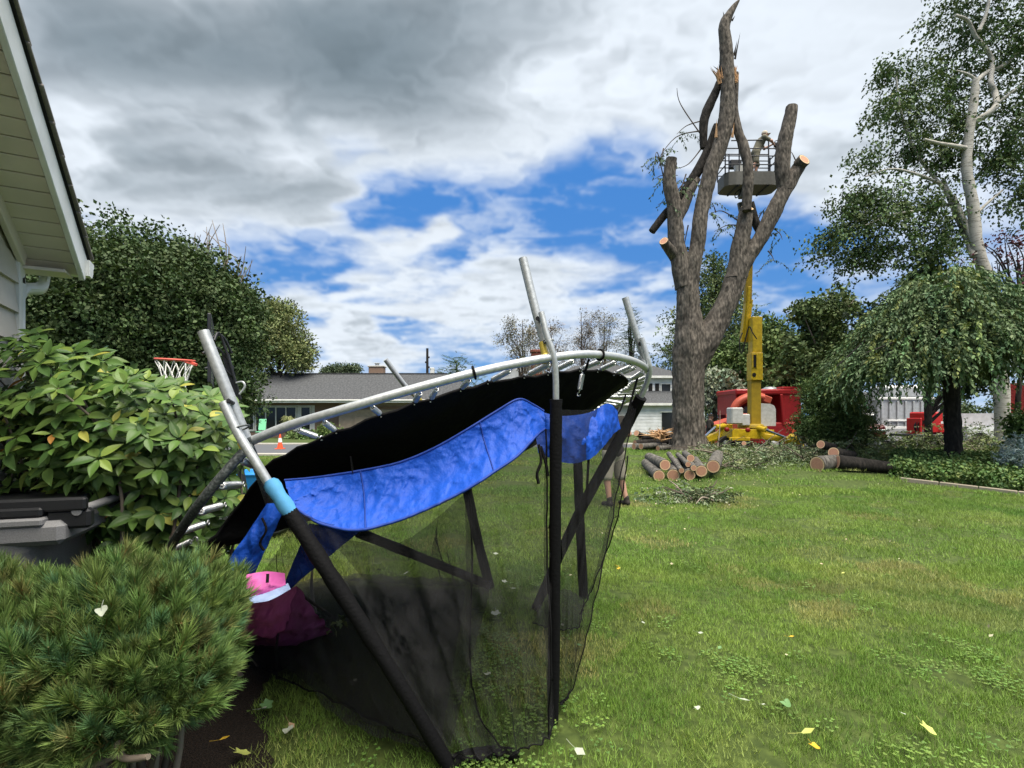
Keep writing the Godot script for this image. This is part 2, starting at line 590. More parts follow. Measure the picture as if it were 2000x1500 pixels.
	tri(mat("yellow_paint", 0.66, 0.46, 0.02, 0.42), noise_tex(0.04, Color(0.8, 0.78, 0.72), Color(1, 1, 1), 256, 256, 5, 51), 0.6)
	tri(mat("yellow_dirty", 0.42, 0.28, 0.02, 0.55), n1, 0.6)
	tri(mat("white_shell", 0.62, 0.62, 0.6, 0.5), n1, 0.8)
	tri(mat("red_paint", 0.33, 0.018, 0.02, 0.35), n1, 0.5)
	tri(mat("dark_red_paint", 0.12, 0.012, 0.016, 0.25), n1, 0.5)
	tri(mat("orange_paint", 0.48, 0.09, 0.05, 0.5), n1, 0.5)
	tri(mat("truck_white", 0.74, 0.75, 0.76, 0.3), n1, 0.4)
	tri(mat("aluminium", 0.5, 0.52, 0.54, 0.45, 0.3), n1, 0.6)
	tri(mat("red_bright", 0.5, 0.02, 0.02, 0.4), n1, 0.5)
	mat("chip", 1, 1, 1, 0.9, 0.0, true)
	mat("chrome", 0.7, 0.7, 0.7, 0.15, 1.0)
	mat("rubber", 0.018, 0.018, 0.018, 0.8)
	tri(mat("basket_grey", 0.12, 0.12, 0.11, 0.6), n1, 1.0)
	mat("rail_dark", 0.03, 0.033, 0.04, 0.5, 0.3)
	mat("rim_red", 0.55, 0.1, 0.07, 0.5)
	mat("cord_white", 0.75, 0.75, 0.72, 0.8)
	var bb := mat("clear_board", 0.5, 0.55, 0.55, 0.12)
	bb.transparency = BaseMaterial3D.TRANSPARENCY_ALPHA
	bb.albedo_color.a = 0.12
	mat("cone_orange", 0.75, 0.09, 0.03, 0.6)
	mat("lamp_red", 0.22, 0.01, 0.01, 0.35)
	mat("mint", 0.18, 0.52, 0.3, 0.6)
	mat("pool_blue", 0.02, 0.2, 0.5, 0.5)
	mat("skin", 0.42, 0.24, 0.17, 0.6)
	tri(mat("cloth_dark", 0.035, 0.03, 0.026, 0.9), n2, 4.0)
	tri(mat("cloth_khaki", 0.55, 0.5, 0.4, 0.9), n2, 4.0)
	tri(mat("cloth_olive", 0.19, 0.18, 0.13, 0.9), n2, 4.0)
	mat("hair_dark", 0.03, 0.022, 0.018, 0.8)
	for q in [["pale_leaf", 0.4, 0.44, 0.36], ["lime_leaf", 0.45, 0.5, 0.13], ["yellow_leaf", 0.6, 0.38, 0.03], ["green_leaf", 0.12, 0.24, 0.09], ["tan_leaf", 0.38, 0.25, 0.15]]:
		tri(mat(q[0], q[1], q[2], q[3], 0.6), n1, 8.0)
	tri(mat("timber", 0.3, 0.26, 0.2, 0.9), n1, 0.6)
	leafmat("leaf", 0.62, 0.4)
	leafmat("leaf_glossy", 0.38, 0.16)
	leafmat("leaf_far", 0.7, 0.3)
	leafmat("needle", 0.55, 0.15)
	leafmat("grass_blade", 0.6, 0.5)

# ---------- ground
func make_ground() -> void:
	var m := mb()
	var xs := []
	var ds := []
	for k in 61: xs.append(signf(k - 30) * (absf(k - 30) * 0.35 + pow(absf(k - 30) / 30.0, 5) * 350.0))
	var d := -8.0
	while d < 420.0:
		ds.append(d)
		d += 0.4 if d < 22.0 else maxf(1.5, d * 0.12)
	var rows := []
	for dd in ds:
		var row := PackedVector3Array()
		for x in xs: row.append(Vector3(x, gh(x, dd) - 0.012 * (1.0 - sm(17, 20, dd)), -dd))
		rows.append(row)
	rows.reverse()
	m.grid(rows)
	struct("lawn", m.mesh(), M.soil_grass)
	var r := mb()
	r.grid([PackedVector3Array([Vector3(-160, -0.085, -29.5), Vector3(160, -0.085, -29.5)]), PackedVector3Array([Vector3(-160, -0.085, -21.3), Vector3(160, -0.085, -21.3)])])
	struct("road", r.mesh(), M.asphalt)
	for k in 2:
		var z := -29.62 if k == 0 else -21.18
		struct("kerb", mb().box(Vector3(0, -0.06, z), Vector3(320, 0.15, 0.22), 0.03).mesh(), M.concrete)
	# planting bed by the house wall
	var b := mb()
	var poly := PackedVector2Array()
	for q in curve(PackedVector3Array([Vector3(-3.4, 0, -0.9), Vector3(-0.95, 0, -0.9), Vector3(-0.86, 0, -1.5), Vector3(-0.98, 0, -2.1), Vector3(-1.35, 0, -2.8), Vector3(-1.6, 0, -3.8), Vector3(-4.5, 0, -4.4)]), 14):
		poly.append(Vector2(q.x + 0.09 * nz2.get_noise_2d(q.x * 6.0, q.z * 6.0), q.z + 0.09 * nz2.get_noise_2d(q.x * 6.0 + 40.0, q.z * 6.0)))
	b.prism(poly, Vector3(0, -0.02, 0), Vector3.RIGHT, Vector3.BACK, Vector3(0, 0.034, 0))
	struct("mulch_bed", b.mesh(), M.mulch)

func inbed(x: float, d: float) -> bool:
	return x < lerpf(-0.9, -1.6, clampf((d - 1.5) / 2.3, 0, 1)) - 0.04 and d < 4.0

func grass_patch(cnt: int, size: float, h0: float, h1: float, w: float, s: int) -> ArrayMesh:
	rng.seed = s
	var m := mb()
	for k in cnt:
		var o := Vector3(rng.randf_range(-size, size) * 0.5, 0, rng.randf_range(-size, size) * 0.5)
		var h := rng.randf_range(h0, h1)
		var a := rng.randf() * TAU
		var side := Vector3(cos(a), 0, sin(a)) * w * rng.randf_range(0.6, 1.2)
		var lean := Vector3(rng.randfn(0, 0.45), 1, rng.randfn(0, 0.45)).normalized() * h
		var f := rng.randf()
		var c := Color(1, 1, 1) * rng.randf_range(0.6, 1.45)
		if f < 0.1: c = Color(1.75, 1.4, 1.2) * rng.randf_range(0.8, 1.2)
		elif f < 0.3: c = Color(1.25, 1.1, 0.75)
		m.col = c
		var nn := lean.cross(side).normalized()
		if nn.y < 0:
			side = -side
			nn = -nn
		var i0 := m.vert(o - side, nn)
		m.vert(o + side, nn)
		m.vert(o + lean, nn)
		m.i.append_array([i0, i0 + 1, i0 + 2])
	return m.mesh()

func make_grass() -> void:
	var near := []
	for k in 4: near.append(grass_patch(900, 0.36, 0.018, 0.052, 0.0018, 100 + k))
	var mid := []
	for k in 3: mid.append(grass_patch(900, 0.64, 0.022, 0.065, 0.003, 120 + k))
	var far := []
	for k in 3: far.append(grass_patch(900, 1.28, 0.03, 0.085, 0.006, 130 + k))
	rng.seed = 55
	var sets := [[near, 0.29, 1.05, 5.2], [mid, 0.52, 5.1, 10.5], [far, 1.05, 10.3, 21.0]]
	for si in 3:
		var xf := []
		var cs := []
		var lists: Array = sets[si][0]
		for k in lists.size():
			xf.append([])
			cs.append([])
		var st: float = sets[si][1]
		var d: float = sets[si][2]
		while d < sets[si][3]:
			var x := -d * 1.08 - 0.4
			while x < d * 1.08 + 1.6:
				var xx := x + rng.randf_range(-0.3, 0.3) * st
				var dd := d + rng.randf_range(-0.3, 0.3) * st
				var bed := inbed(xx + rng.randfn(0, 0.05), dd)
				var plantbed := dd > 10.7 + (xx - 8.0) * -0.28 and dd < 16.0 and xx > 8.2
				var road := dd > 21.0
				if not bed and not plantbed and not road:
					var k := rng.randi() % lists.size()
					xf[k].append(Transform3D(Basis(Vector3.UP, rng.randf() * TAU).scaled(Vector3(1, rng.randf_range(0.8, 1.15), 1)), Vector3(xx, gh(xx, dd) - 0.002, -dd)))
					var n := nz.get_noise_2d(xx * 30.0, dd * 30.0) + 0.5 * nz.get_noise_2d(xx * 110.0 + 50, dd * 110.0)
					var dry := clampf(0.42 + n * 0.9, 0.0, 1.0)
					var straw := clampf((nz.get_noise_2d(xx * 45.0 + 300.0, dd * 45.0) - 0.22) * 2.2, 0.0, 0.65)
					var c := Color(0.12, 0.235, 0.042).lerp(Color(0.245, 0.335, 0.075), dry).lerp(Color(0.38, 0.32, 0.15), straw)
					# flattened, yellowed wheel line and a darker rut
					var rut := absf((dd - 4.0) - (xx - 3.85) * -0.5)
					if xx > 1.6 and rut < 0.16: c = c * 0.78
					if xx > 3.0 and rut > 0.16 and rut < 0.55 and dd > 3.4 and dd < 5.4: c = c.lerp(Color(0.4, 0.35, 0.17), 0.35)
					cs[k].append(c * rng.randf_range(0.86, 1.14))
				x += st
			d += st
		for k in lists.size():
			var o := scatter("lawn_grass", lists[k], M.grass_blade, xf[k], cs[k])
			tag(o, ["short mown grass in the foreground lawn", "mown grass of the middle lawn behind the trampoline", "mown grass of the rising lawn round the felled tree"][si], "grass", "mown lawn grass")
	# clover
	var m := mb()
	rng.seed = 60
	for k in 9:
		var o := Vector3(rng.randfn(0, 0.035), rng.randf_range(0.02, 0.042), rng.randfn(0, 0.035))
		var r := rng.randf_range(0.005, 0.0085)
		m.col = tint(1, 1, 1, 0.25)
		for j in 3:
			var a := TAU * j / 3.0 + k
			var u := Vector3(cos(a), 0.18, sin(a))
			var s := Vector3(-sin(a), 0, cos(a))
			var q := m.v.size()
			for w in [[0.0, 0.0], [0.5, -0.62], [1.25, -0.55], [1.4, 0.0], [1.25, 0.55], [0.5, 0.62]]:
				m.vert(o + (u * w[0] + s * w[1]) * r, Vector3(u.x * 0.2, 1, u.z * 0.2).normalized())
			m.i.append_array([q, q + 1, q + 2, q, q + 2, q + 3, q, q + 3, q + 4, q, q + 4, q + 5])
	var clover := m.mesh()
	var cx := []
	var cc := []
	for k in 17000:
		var d := 1.2 + pow(rng.randf(), 1.3) * 4.6
		var x := rng.randf_range(-0.8, 1.08) * d
		if inbed(x, d): continue
		var n := nz.get_noise_2d(x * 50.0 + 900, d * 50.0)
		if n + rng.randfn(0, 0.22) < 0.34 + d * 0.05 + absf(x + 0.1) * 0.05: continue
		cx.append(Transform3D(Basis(Vector3.UP, rng.randf() * TAU), Vector3(x, gh(x, d) + rng.randf_range(-0.012, 0.006), -d)))
		cc.append(tint(0.115, 0.195, 0.042, 0.3))
	tag(scatter("clover", clover, M.leaf, cx, cc), "patches of small clover leaves growing in the near lawn", "clover")

# ---------- the house one stands beside
func make_near_house() -> void:
	var fwd := Vector3(-0.482, 0, -0.876)       # along the gable wall, away from the camera
	var out := Vector3(0.876, 0, -0.482)        # away from the wall
	var e := Vector3(-2.69, 2.38, -3.2)         # low end of the rake
	var slope := 0.54
	var oh := 0.27
	var corner := e - out * oh - fwd * 0.10
	corner.y = 0
	var h := thing("sided_house", "cream vinyl-sided house gable with white rake and downspout", "house", corner)
	var o := corner
	var L := 8.4
	# lap siding boards
	var top := 2.43
	var y := 0.25
	var k := 0
	while y < 4.6:
		var start := 0.0
		if y + 0.17 > top: start = (y + 0.17 - top) / slope
		var a := -fwd * (start + 0.02)
		var b := -fwd * (L - start)
		if start * 2 < L - 0.3:
			var board := mb()
			board.quad(b + out * 0.026 + Vector3.UP * y, b + out * 0.006 + Vector3.UP * (y + 0.168), a + out * 0.006 + Vector3.UP * (y + 0.168), a + out * 0.026 + Vector3.UP * y)
			board.quad(b + Vector3.UP * y, b + out * 0.026 + Vector3.UP * y, a + out * 0.026 + Vector3.UP * y, a + Vector3.UP * y)
			put("siding_board", board.mesh(), M.siding, h)
		y += 0.168
		k += 1
	# wall body, with thickness, behind the boards
	var wall := mb()
	var run := L * 0.5
	var back := -out * 6.5
	var prof := [Vector3.ZERO, Vector3.UP * top, -fwd * run + Vector3.UP * (top + run * slope), -fwd * L + Vector3.UP * top, -fwd * L]
	wall.quad(prof[0], prof[4], prof[3], prof[1])
	wall.tri3(prof[1], prof[3], prof[2])
	wall.quad(prof[0] + back, prof[1] + back, prof[3] + back, prof[4] + back)
	wall.tri3(prof[1] + back, prof[2] + back, prof[3] + back)
	wall.quad(prof[0], prof[1], prof[1] + back, prof[0] + back)
	wall.quad(prof[4], prof[4] + back, prof[3] + back, prof[3])
	put("wall", wall.mesh(), M.siding, h)
	put("foundation", mb().beam(out * 0.004 + Vector3.UP * 0.1, -fwd * L + out * 0.004 + Vector3.UP * 0.1, 0.02, 0.3).mesh(), M.concrete, h)
	put("corner_board", mb().box(out * 0.01 - fwd * 0.03 + Vector3.UP * top * 0.5, Vector3(0.04, top, 0.09), 0.004, Basis(out, Vector3.UP, out.cross(Vector3.UP))).mesh(), M.white_vinyl, h)
	# rake soffit: separate panels
	var up := Vector3(0, slope, 0)
	var dirn := (-fwd + up).normalized()
	var nrm := out.cross(dirn).normalized()
	if nrm.y < 0: nrm = -nrm
	var s0 := e - corner
	var step := 0.105
	var ln := run * sqrt(1 + slope * slope) + 0.25
	k = 0
	while k * step < ln - step:
		var c := s0 + dirn * (k + 0.5) * step - out * (oh * 0.5 + 0.015)
		put("soffit_panel", mb().box(c + nrm * 0.008, Vector3(oh - 0.005, 0.012, step - 0.007), 0.003, Basis(out, nrm, out.cross(nrm))).mesh(), M.soffit, h)
		k += 1
	put("soffit_backing", mb().box(s0 + dirn * ln * 0.5 - out * oh * 0.5 + nrm * 0.022, Vector3(oh, 0.012, ln), 0.0, Basis(out, nrm, out.cross(nrm))).mesh(), M.soffit, h)
	put("frieze_board", mb().box(s0 + dirn * (ln * 0.5 + 0.08) - out * (oh - 0.03) - nrm * 0.03, Vector3(0.03, 0.09, ln - 0.1), 0.004, Basis(out, nrm, out.cross(nrm))).mesh(), M.soffit, h)
	put("rake_fascia", mb().box(s0 + dirn * ln * 0.5 + out * 0.006 + nrm * 0.045, Vector3(0.028, 0.16, ln), 0.004, Basis(out, nrm, out.cross(nrm))).mesh(), M.white_metal, h)
	put("drip_edge", mb().box(s0 + dirn * ln * 0.5 + out * 0.016 + nrm * 0.134, Vector3(0.03, 0.01, ln), 0.002, Basis(out, nrm, out.cross(nrm))).mesh(), M.dark, h)
	# shingles along the rake, each course a step
	k = 0
	while k * 0.19 < ln:
		var c := s0 + dirn * (k + 0.5) * 0.19 + out * (0.022 + 0.008 * rng.randf()) + nrm * (0.152 - 0.0)
		put("shingle", mb().box(c - out * 0.15, Vector3(0.34, 0.014, 0.215), 0.003, Basis(out, nrm, out.cross(nrm)) * Basis(Vector3.RIGHT, 0.05)).mesh(), M.shingle_near, h)
		k += 1
	# roof planes
	var rf := mb()
	var eave := s0 + nrm * 0.148 - out * 0.32
	var ridge := eave + dirn * ln
	var other := -fwd * (L + 0.2)
	var eave2 := Vector3(0, eave.y, 0) + other - out * 0.05
	rf.quad(eave + back, ridge + back, ridge, eave)
	rf.quad(eave2 + back, eave2, ridge, ridge + back)
	put("roof", rf.mesh(), M.shingle_near, h)
	# eave: fascia return, gutter with its end cap, downspout
	put("eave_soffit", mb().box(s0 - out * 3.0 - fwd * 0.05 - Vector3.UP * 0.005, Vector3(5.9, 0.02, 0.16), 0.003, Basis(out, Vector3.UP, out.cross(Vector3.UP))).mesh(), M.soffit, h)
	var gut := mb()
	var gp2 := PackedVector2Array([Vector2(0.0, 0.0), Vector2(0.07, 0.0), Vector2(0.1, 0.035), Vector2(0.1, 0.06), Vector2(0.12, 0.075), Vector2(0.12, 0.1), Vector2(0.108, 0.1), Vector2(0.09, 0.06), Vector2(0.065, 0.015), Vector2(0.01, 0.015), Vector2(0.01, 0.1), Vector2(0, 0.1)])
	gut.prism(gp2, s0 + fwd * 0.012 + out * 0.03 + Vector3.UP * 0.01, fwd, Vector3.UP, -out * 6.3)
	var g := put("gutter", gut.mesh(), M.white_metal, h)
	var cap := mb()
	cap.prism(PackedVector2Array([Vector2(0, 0), Vector2(0.07, 0), Vector2(0.1, 0.035), Vector2(0.1, 0.06), Vector2(0.12, 0.075), Vector2(0.12, 0.1), Vector2(0, 0.1)]), s0 + fwd * 0.012 + out * 0.031 + Vector3.UP * 0.01, fwd, Vector3.UP, out * 0.006)
	put("end_cap", cap.mesh(), M.white_metal, g)
	var sp := ps([[88, 528, 3.22], [87, 548, 3.2], [78, 563, 3.14], [50, 565, 3.04], [38, 578, 2.98], [35, 600, 2.97]])
	for q in sp.size(): sp[q] -= corner
	sp.append(Vector3(sp[5].x, 0.15, sp[5].z))
	put("downspout", mb().tube(curve(sp, 5), 0.036, 4).mesh(), M.white_metal, h)
	for q in 4:
		var rib := sp.duplicate()
		for w in rib.size(): rib[w] += out * 0.024 + (fwd * (q - 1.5) * 0.012) + Vector3(0, -0.004, 0.012)
		put("downspout_rib", mb().tube(curve(rib, 5), 0.004, 4).mesh(), M.white_metal, h)

# ---------- houses across the street
func window_unit(parent: Node, at: Vector3, w: float, hh: float, panes: int, fm: Material, called := "window") -> void:
	var fr := mb()
	var t := 0.09
	fr.box(at + Vector3(0, hh * 0.5 + t * 0.5, 0.03), Vector3(w + t * 2, t, 0.1), 0.01)
	fr.box(at + Vector3(0, -hh * 0.5 - t * 0.5, 0.04), Vector3(w + t * 2, t, 0.13), 0.01)
	for k in panes + 1:
		fr.box(at + Vector3(-w * 0.5 + w * k / panes, 0, 0.028), Vector3(t, hh, 0.09), 0.01)
	var f := put(called, fr.mesh(), fm, parent)
	for k in panes:
		put("pane", mb().box(at + Vector3(-w * 0.5 + w * (k + 0.5) / panes, 0, 0.0), Vector3(w / panes - t, hh, 0.02)).mesh(), M.glass_dark, f)

func make_ranch_house() -> void:
	var d := 40.0
	var h := thing("ranch_house", "single-storey tan brick house with long grey roof across the street", "house", Vector3(0, -0.1, -d))
	var x0 := -22.2
	var x1 := -2.0
	var ev := 2.95
	# front wall, recessed entry part under a wide eave
	put("brick_wall", mb().box(Vector3((x0 + -13.6) * 0.5, ev * 0.5, -4.5), Vector3(-13.6 - x0, ev, 8)).mesh(), M.brick_tan, h)
	put("garage_wall", mb().box(Vector3((-13.6 + x1) * 0.5, ev * 0.5, -4.2), Vector3(x1 + 13.6, ev, 8)).mesh(), M.garage, h)
	var gd := put("garage_door", mb().box(Vector3(-9.9, 1.1, -0.16), Vector3(4.9, 2.25, 0.06), 0.01).mesh(), M.garage, h)
	for r in 4: put("door_panel", mb().box(Vector3(-9.9, 0.3 + r * 0.55, -0.12), Vector3(4.8, 0.5, 0.05), 0.02).mesh(), M.garage, gd)
	put("door_header", mb().box(Vector3(-9.9, 2.35, -0.13), Vector3(5.2, 0.18, 0.08), 0.01).mesh(), M.brick_tan, h)
	window_unit(h, Vector3(-18.65, 1.5, -0.48), 3.2, 1.75, 4, M.white_paint, "picture_window")
	window_unit(h, Vector3(-16.3, 1.5, -0.48), 0.75, 1.75, 1, M.white_paint, "side_window")
	window_unit(h, Vector3(-20.75, 1.5, -0.48), 0.7, 1.75, 1, M.white_paint, "side_window")
	put("window_surround", mb().box(Vector3(-18.4, 1.5, -0.52), Vector3(5.6, 2.1, 0.05), 0.01).mesh(), M.white_paint, h)
	put("porch_post", mb().box(Vector3(-21.3, 1.7, 0.75), Vector3(0.14, 2.4, 0.14), 0.01).mesh(), M.white_paint, h)
	put("wreath", mb().tube(curve(ring_pts(Vector3(-14.7, 1.75, -0.42), 0.22, 12, Vector3.BACK), 2, true), 0.06, 6, false, true).mesh(), M.cloth_olive, h)
	# hip roof
	var ov := 0.9
	var rz0 := 0.0 + ov
	var rz1 := -8.6 - ov * 0.3
	var ax := x0 - 0.6
	var bx := x1 + 0.6
	var ry := 5.35
	var rc := -4.2
	var r := mb()
	var A := Vector3(ax, ev, rz0)
	var B := Vector3(bx, ev, rz0)
	var C := Vector3(bx, ev, rz1)
	var D := Vector3(ax, ev, rz1)
	var E := Vector3(ax + 0.9, ry, rc)
	var F := Vector3(bx - 4.2, ry, rc)
	r.quad(A, E, F, B)
	r.quad(C, F, E, D)
	r.tri3(B, F, C)
	r.tri3(D, E, A)
	r.quad(A + Vector3.DOWN * 0.05, B + Vector3.DOWN * 0.05, C + Vector3.DOWN * 0.05, D + Vector3.DOWN * 0.05)
	var rf := put("roof", r.mesh(), M.shingle, h)
	put("ridge_cap", mb().beam(E + Vector3.UP * 0.03, F + Vector3.UP * 0.03, 0.3, 0.06, 0.02).mesh(), M.shingle, rf)
	put("fascia", mb().box(Vector3((ax + bx) * 0.5, ev - 0.12, rz0 + 0.02), Vector3(bx - ax, 0.24, 0.06), 0.01).mesh(), M.white_paint, h)
	put("gutter", mb().box(Vector3((ax + bx) * 0.5, ev - 0.05, rz0 + 0.1), Vector3(bx - ax, 0.12, 0.1), 0.02).mesh(), M.white_paint, h)
	var ch := put("chimney", mb().box(Vector3(-11.75, 5.3, -4.6), Vector3(1.25, 1.3, 0.9), 0.02).mesh(), M.brick_tan, h)
	put("chimney_cap", mb().box(Vector3(-11.75, 6.0, -4.6), Vector3(1.4, 0.1, 1.05), 0.02).mesh(), M.concrete, ch)
	put("flue_cap", mb().box(Vector3(-11.75, 6.3, -4.6), Vector3(0.45, 0.05, 0.45), 0.01).mesh(), M.aluminium, ch)
	put("flue", mb().box(Vector3(-11.75, 6.15, -4.6), Vector3(0.28, 0.25, 0.28)).mesh(), M.aluminium, ch)
	put("vent_stack", mb().box(Vector3(-7.0, 5.5, -5.0), Vector3(0.35, 0.9, 0.35), 0.02).mesh(), M.white_paint, h)
	# things in its front garden
	var chair := thing("garden_chair", "mint green slung garden chair before the brick house window", "chair", Vector3(-18.9, -0.1, -38.6))
	put("backrest", mb().box(Vector3(0, 1.05, -0.18), Vector3(0.55, 0.85, 0.06), 0.02, Basis(Vector3.RIGHT, -0.2)).mesh(), M.mint, chair)
	put("seat", mb().box(Vector3(0, 0.5, 0.1), Vector3(0.55, 0.06, 0.5), 0.02).mesh(), M.mint, chair)
	for sx in [-1, 1]:
		for sz in [-1, 1]: put("leg", mb().bar(Vector3(sx * 0.26, 0.5, 0.1 + sz * 0.22), Vector3(sx * 0.3, 0, 0.1 + sz * 0.3), 0.02, 6).mesh(), M.cloth_olive, chair)
	for q in [[547, 25.6, 1.0], [385, 25.0, 1.0]]:
		var c := thing("traffic_cone", "orange traffic cone with white collar on the road" if q[0] > 500 else "orange traffic cone showing through the rhododendron leaves", "cone", Vector3((q[0] - 1000) * 0.001 * q[1], -0.085, -q[1]), 0.0, "traffic cones")
		put("base", mb().box(Vector3(0, 0.02, 0), Vector3(0.38, 0.04, 0.38), 0.01).mesh(), M.cone_orange, c)
		put("body", mb().lathe(Vector3.ZERO, [[0.14, 0.04], [0.105, 0.25], [0.1, 0.25], [0.03, 0.74], [0.0, 0.75]], 16).mesh(), M.cone_orange, c)
		put("collar", mb().lathe(Vector3.ZERO, [[0.098, 0.34], [0.07, 0.55]], 16).mesh(), M.cord_white, c)
	# utility pole behind
	var up := thing("utility_pole", "dark wooden utility pole with small insulators behind the grey roof", "pole", Vector3(-8.6, -0.1, -52))
	put("post", mb().tube(PackedVector3Array([Vector3.ZERO, Vector3(0, 8.6, 0)]), [0.17, 0.12], 10).mesh(), M.bark_dark, up)
	for k in 3: put("insulator", mb().lathe(Vector3(0.18 if k != 1 else -0.18, 6.6 + k * 0.5, 0), [[0.04, 0], [0.08, 0.05], [0.04, 0.1], [0.07, 0.15], [0.0, 0.2]], 8).mesh(), M.cloth_dark, up)

func ring_pts(c: Vector3, r: float, n: int, axis: Vector3) -> PackedVector3Array:
	var s := axis.cross(Vector3.UP if absf(axis.y) < 0.9 else Vector3.RIGHT).normalized()
	var t := s.cross(axis).normalized()
	var o := PackedVector3Array()
	for k in n: o.append(c + (s * cos(TAU * k / n) + t * sin(TAU * k / n)) * r)
	return o

func make_white_house() -> void:
	var d := 50.0
	var h := thing("white_house", "white two-storey house with dark roofs and red brick chimney", "house", Vector3(0, 0.0, -d))
	# upper storey
	put("upper_wall", mb().box(Vector3(10.6, 4.0, -3.5), Vector3(12.6, 3.0, 7)).mesh(), M.far_siding, h)
	put("lower_wall", mb().box(Vector3(9.0, 1.3, -2.4), Vector3(18.0, 2.9, 9)).mesh(), M.far_siding, h)
	for k in 9: put("lap_board", mb().box(Vector3(10.6, 2.72 + k * 0.3, 0.01), Vector3(12.62, 0.26, 0.05), 0.012).mesh(), M.far_siding, h)
	for k in 7: put("lap_board", mb().box(Vector3(9.0, 0.2 + k * 0.3, 2.11), Vector3(18.02, 0.26, 0.05), 0.012).mesh(), M.far_siding, h)
	for k in 5:
		var wx := 5.6 + k * 2.35
		window_unit(h, Vector3(wx, 4.1, 0.06), 0.95, 1.25, 1, M.white_paint)
		for s in [-1, 1]: put("shutter", mb().box(Vector3(wx + s * 0.85, 4.1, 0.08), Vector3(0.38, 1.4, 0.05), 0.01).mesh(), M.dark, h)
	put("garage_opening", mb().box(Vector3(15.6, 1.1, 2.16), Vector3(3.2, 1.7, 0.06), 0.01).mesh(), M.glass_dark, h)
	put("garage_trim", mb().box(Vector3(15.6, 2.03, 2.18), Vector3(3.5, 0.16, 0.08), 0.01).mesh(), M.white_paint, h)
	window_unit(h, Vector3(4.0, 1.5, 2.16), 1.6, 1.2, 2, M.white_paint)
	# roofs
	for q in [[Vector3(4.0, 5.5, 0.5), Vector3(17.2, 5.5, 0.5), 6.9, -3.5, -7.4, 2.6], [Vector3(-0.4, 2.8, 2.6), Vector3(18.4, 2.8, 2.6), 4.15, -0.1, -0.2, 0.2]]:
		var A: Vector3 = q[0]
		var B: Vector3 = q[1]
		var E := Vector3(A.x + q[5], q[2], q[3])
		var F := Vector3(B.x - q[5], q[2], q[3])
		var r := mb()
		r.quad(A, E, F, B)
		if q[4] < -1.0:
			var C := Vector3(B.x, B.y, q[4])
			var D := Vector3(A.x, A.y, q[4])
			r.tri3(B, F, C)
			r.tri3(D, E, A)
			r.quad(C, F, E, D)
		put("roof", r.mesh(), M.shingle, h)
		put("fascia", mb().box((A + B) * 0.5 + Vector3(0, -0.1, 0.03), Vector3(B.x - A.x, 0.22, 0.08), 0.01).mesh(), M.white_paint, h)
	# gabled wing with the chimney
	var g := mb()
	g.prism(PackedVector2Array([Vector2(-3.2, 0), Vector2(3.4, 0), Vector2(3.4, 4.6), Vector2(0.1, 7.1), Vector2(-3.2, 4.6)]), Vector3(0.6, -0.1, 0.2), Vector3.RIGHT, Vector3.UP, Vector3(0, 0, -7))
	put("gable_wing", g.mesh(), M.far_siding, h)
	put("wing_roof", roof_pair(), M.shingle, h)
	for s in [-1.0, 1.0]:
		put("rake_board", mb().beam(Vector3(0.7 + s * 3.5, 4.4, 0.32), Vector3(0.7, 7.12, 0.32), 0.08, 0.26).mesh(), M.white_paint, h)
	put("wing_window", mb().box(Vector3(-1.3, 2.4, 0.26), Vector3(0.8, 1.3, 0.06), 0.01).mesh(), M.glass_dark, h)
	var ch := put("chimney", mb().box(Vector3(2.35, 3.9, 1.0), Vector3(1.05, 7.6, 0.8), 0.03).mesh(), M.brick_red, h)
	put("chimney_cap", mb().box(Vector3(2.35, 7.8, 1.0), Vector3(1.25, 0.25, 1.0), 0.04).mesh(), M.brick_red, ch)

func roof_pair() -> ArrayMesh:
	var m := mb()
	for s in [-1.0, 1.0]:
		var lo := Vector3(0.7 + s * 3.7, 4.28, 0.45)
		var hi := Vector3(0.7, 7.25, 0.45)
		var b := Vector3(0, 0, -7.6)
		if s < 0: m.quad(lo, lo + b, hi + b, hi)
		else: m.quad(lo, hi, hi + b, lo + b)
	return m.mesh()

func make_brick_house() -> void:
	var d := 24.0
	var h := thing("brick_house", "crimson brick house corner with grey eave beyond the weeping tree", "house", Vector3(0.972 * d, -0.1, -d), -0.77)
	put("wall", mb().box(Vector3(4.0, 1.55, -2.0), Vector3(8, 3.3, 4)).mesh(), M.brick_crimson, h)
	for r in 22:
		for k in 7:
			var x := 0.12 + k * 0.235 + (0.1175 if r % 2 else 0.0)
			put("brick", mb().box(Vector3(x, 1.55 + r * 0.075, 0.005), Vector3(0.222, 0.064, 0.02), 0.004).mesh(), M.brick_crimson, h)
	put("upper_wall", mb().box(Vector3(4.3, 4.6, -2.2), Vector3(7.4, 2.8, 3.4)).mesh(), M.garage, h)
	put("eave", mb().box(Vector3(4.4, 6.15, -1.6), Vector3(9.0, 0.3, 5.0), 0.02).mesh(), M.white_paint, h)
	put("roof", mb().box(Vector3(4.6, 6.6, -1.8), Vector3(9.0, 0.5, 5.0), 0.1).mesh(), M.shingle, h)

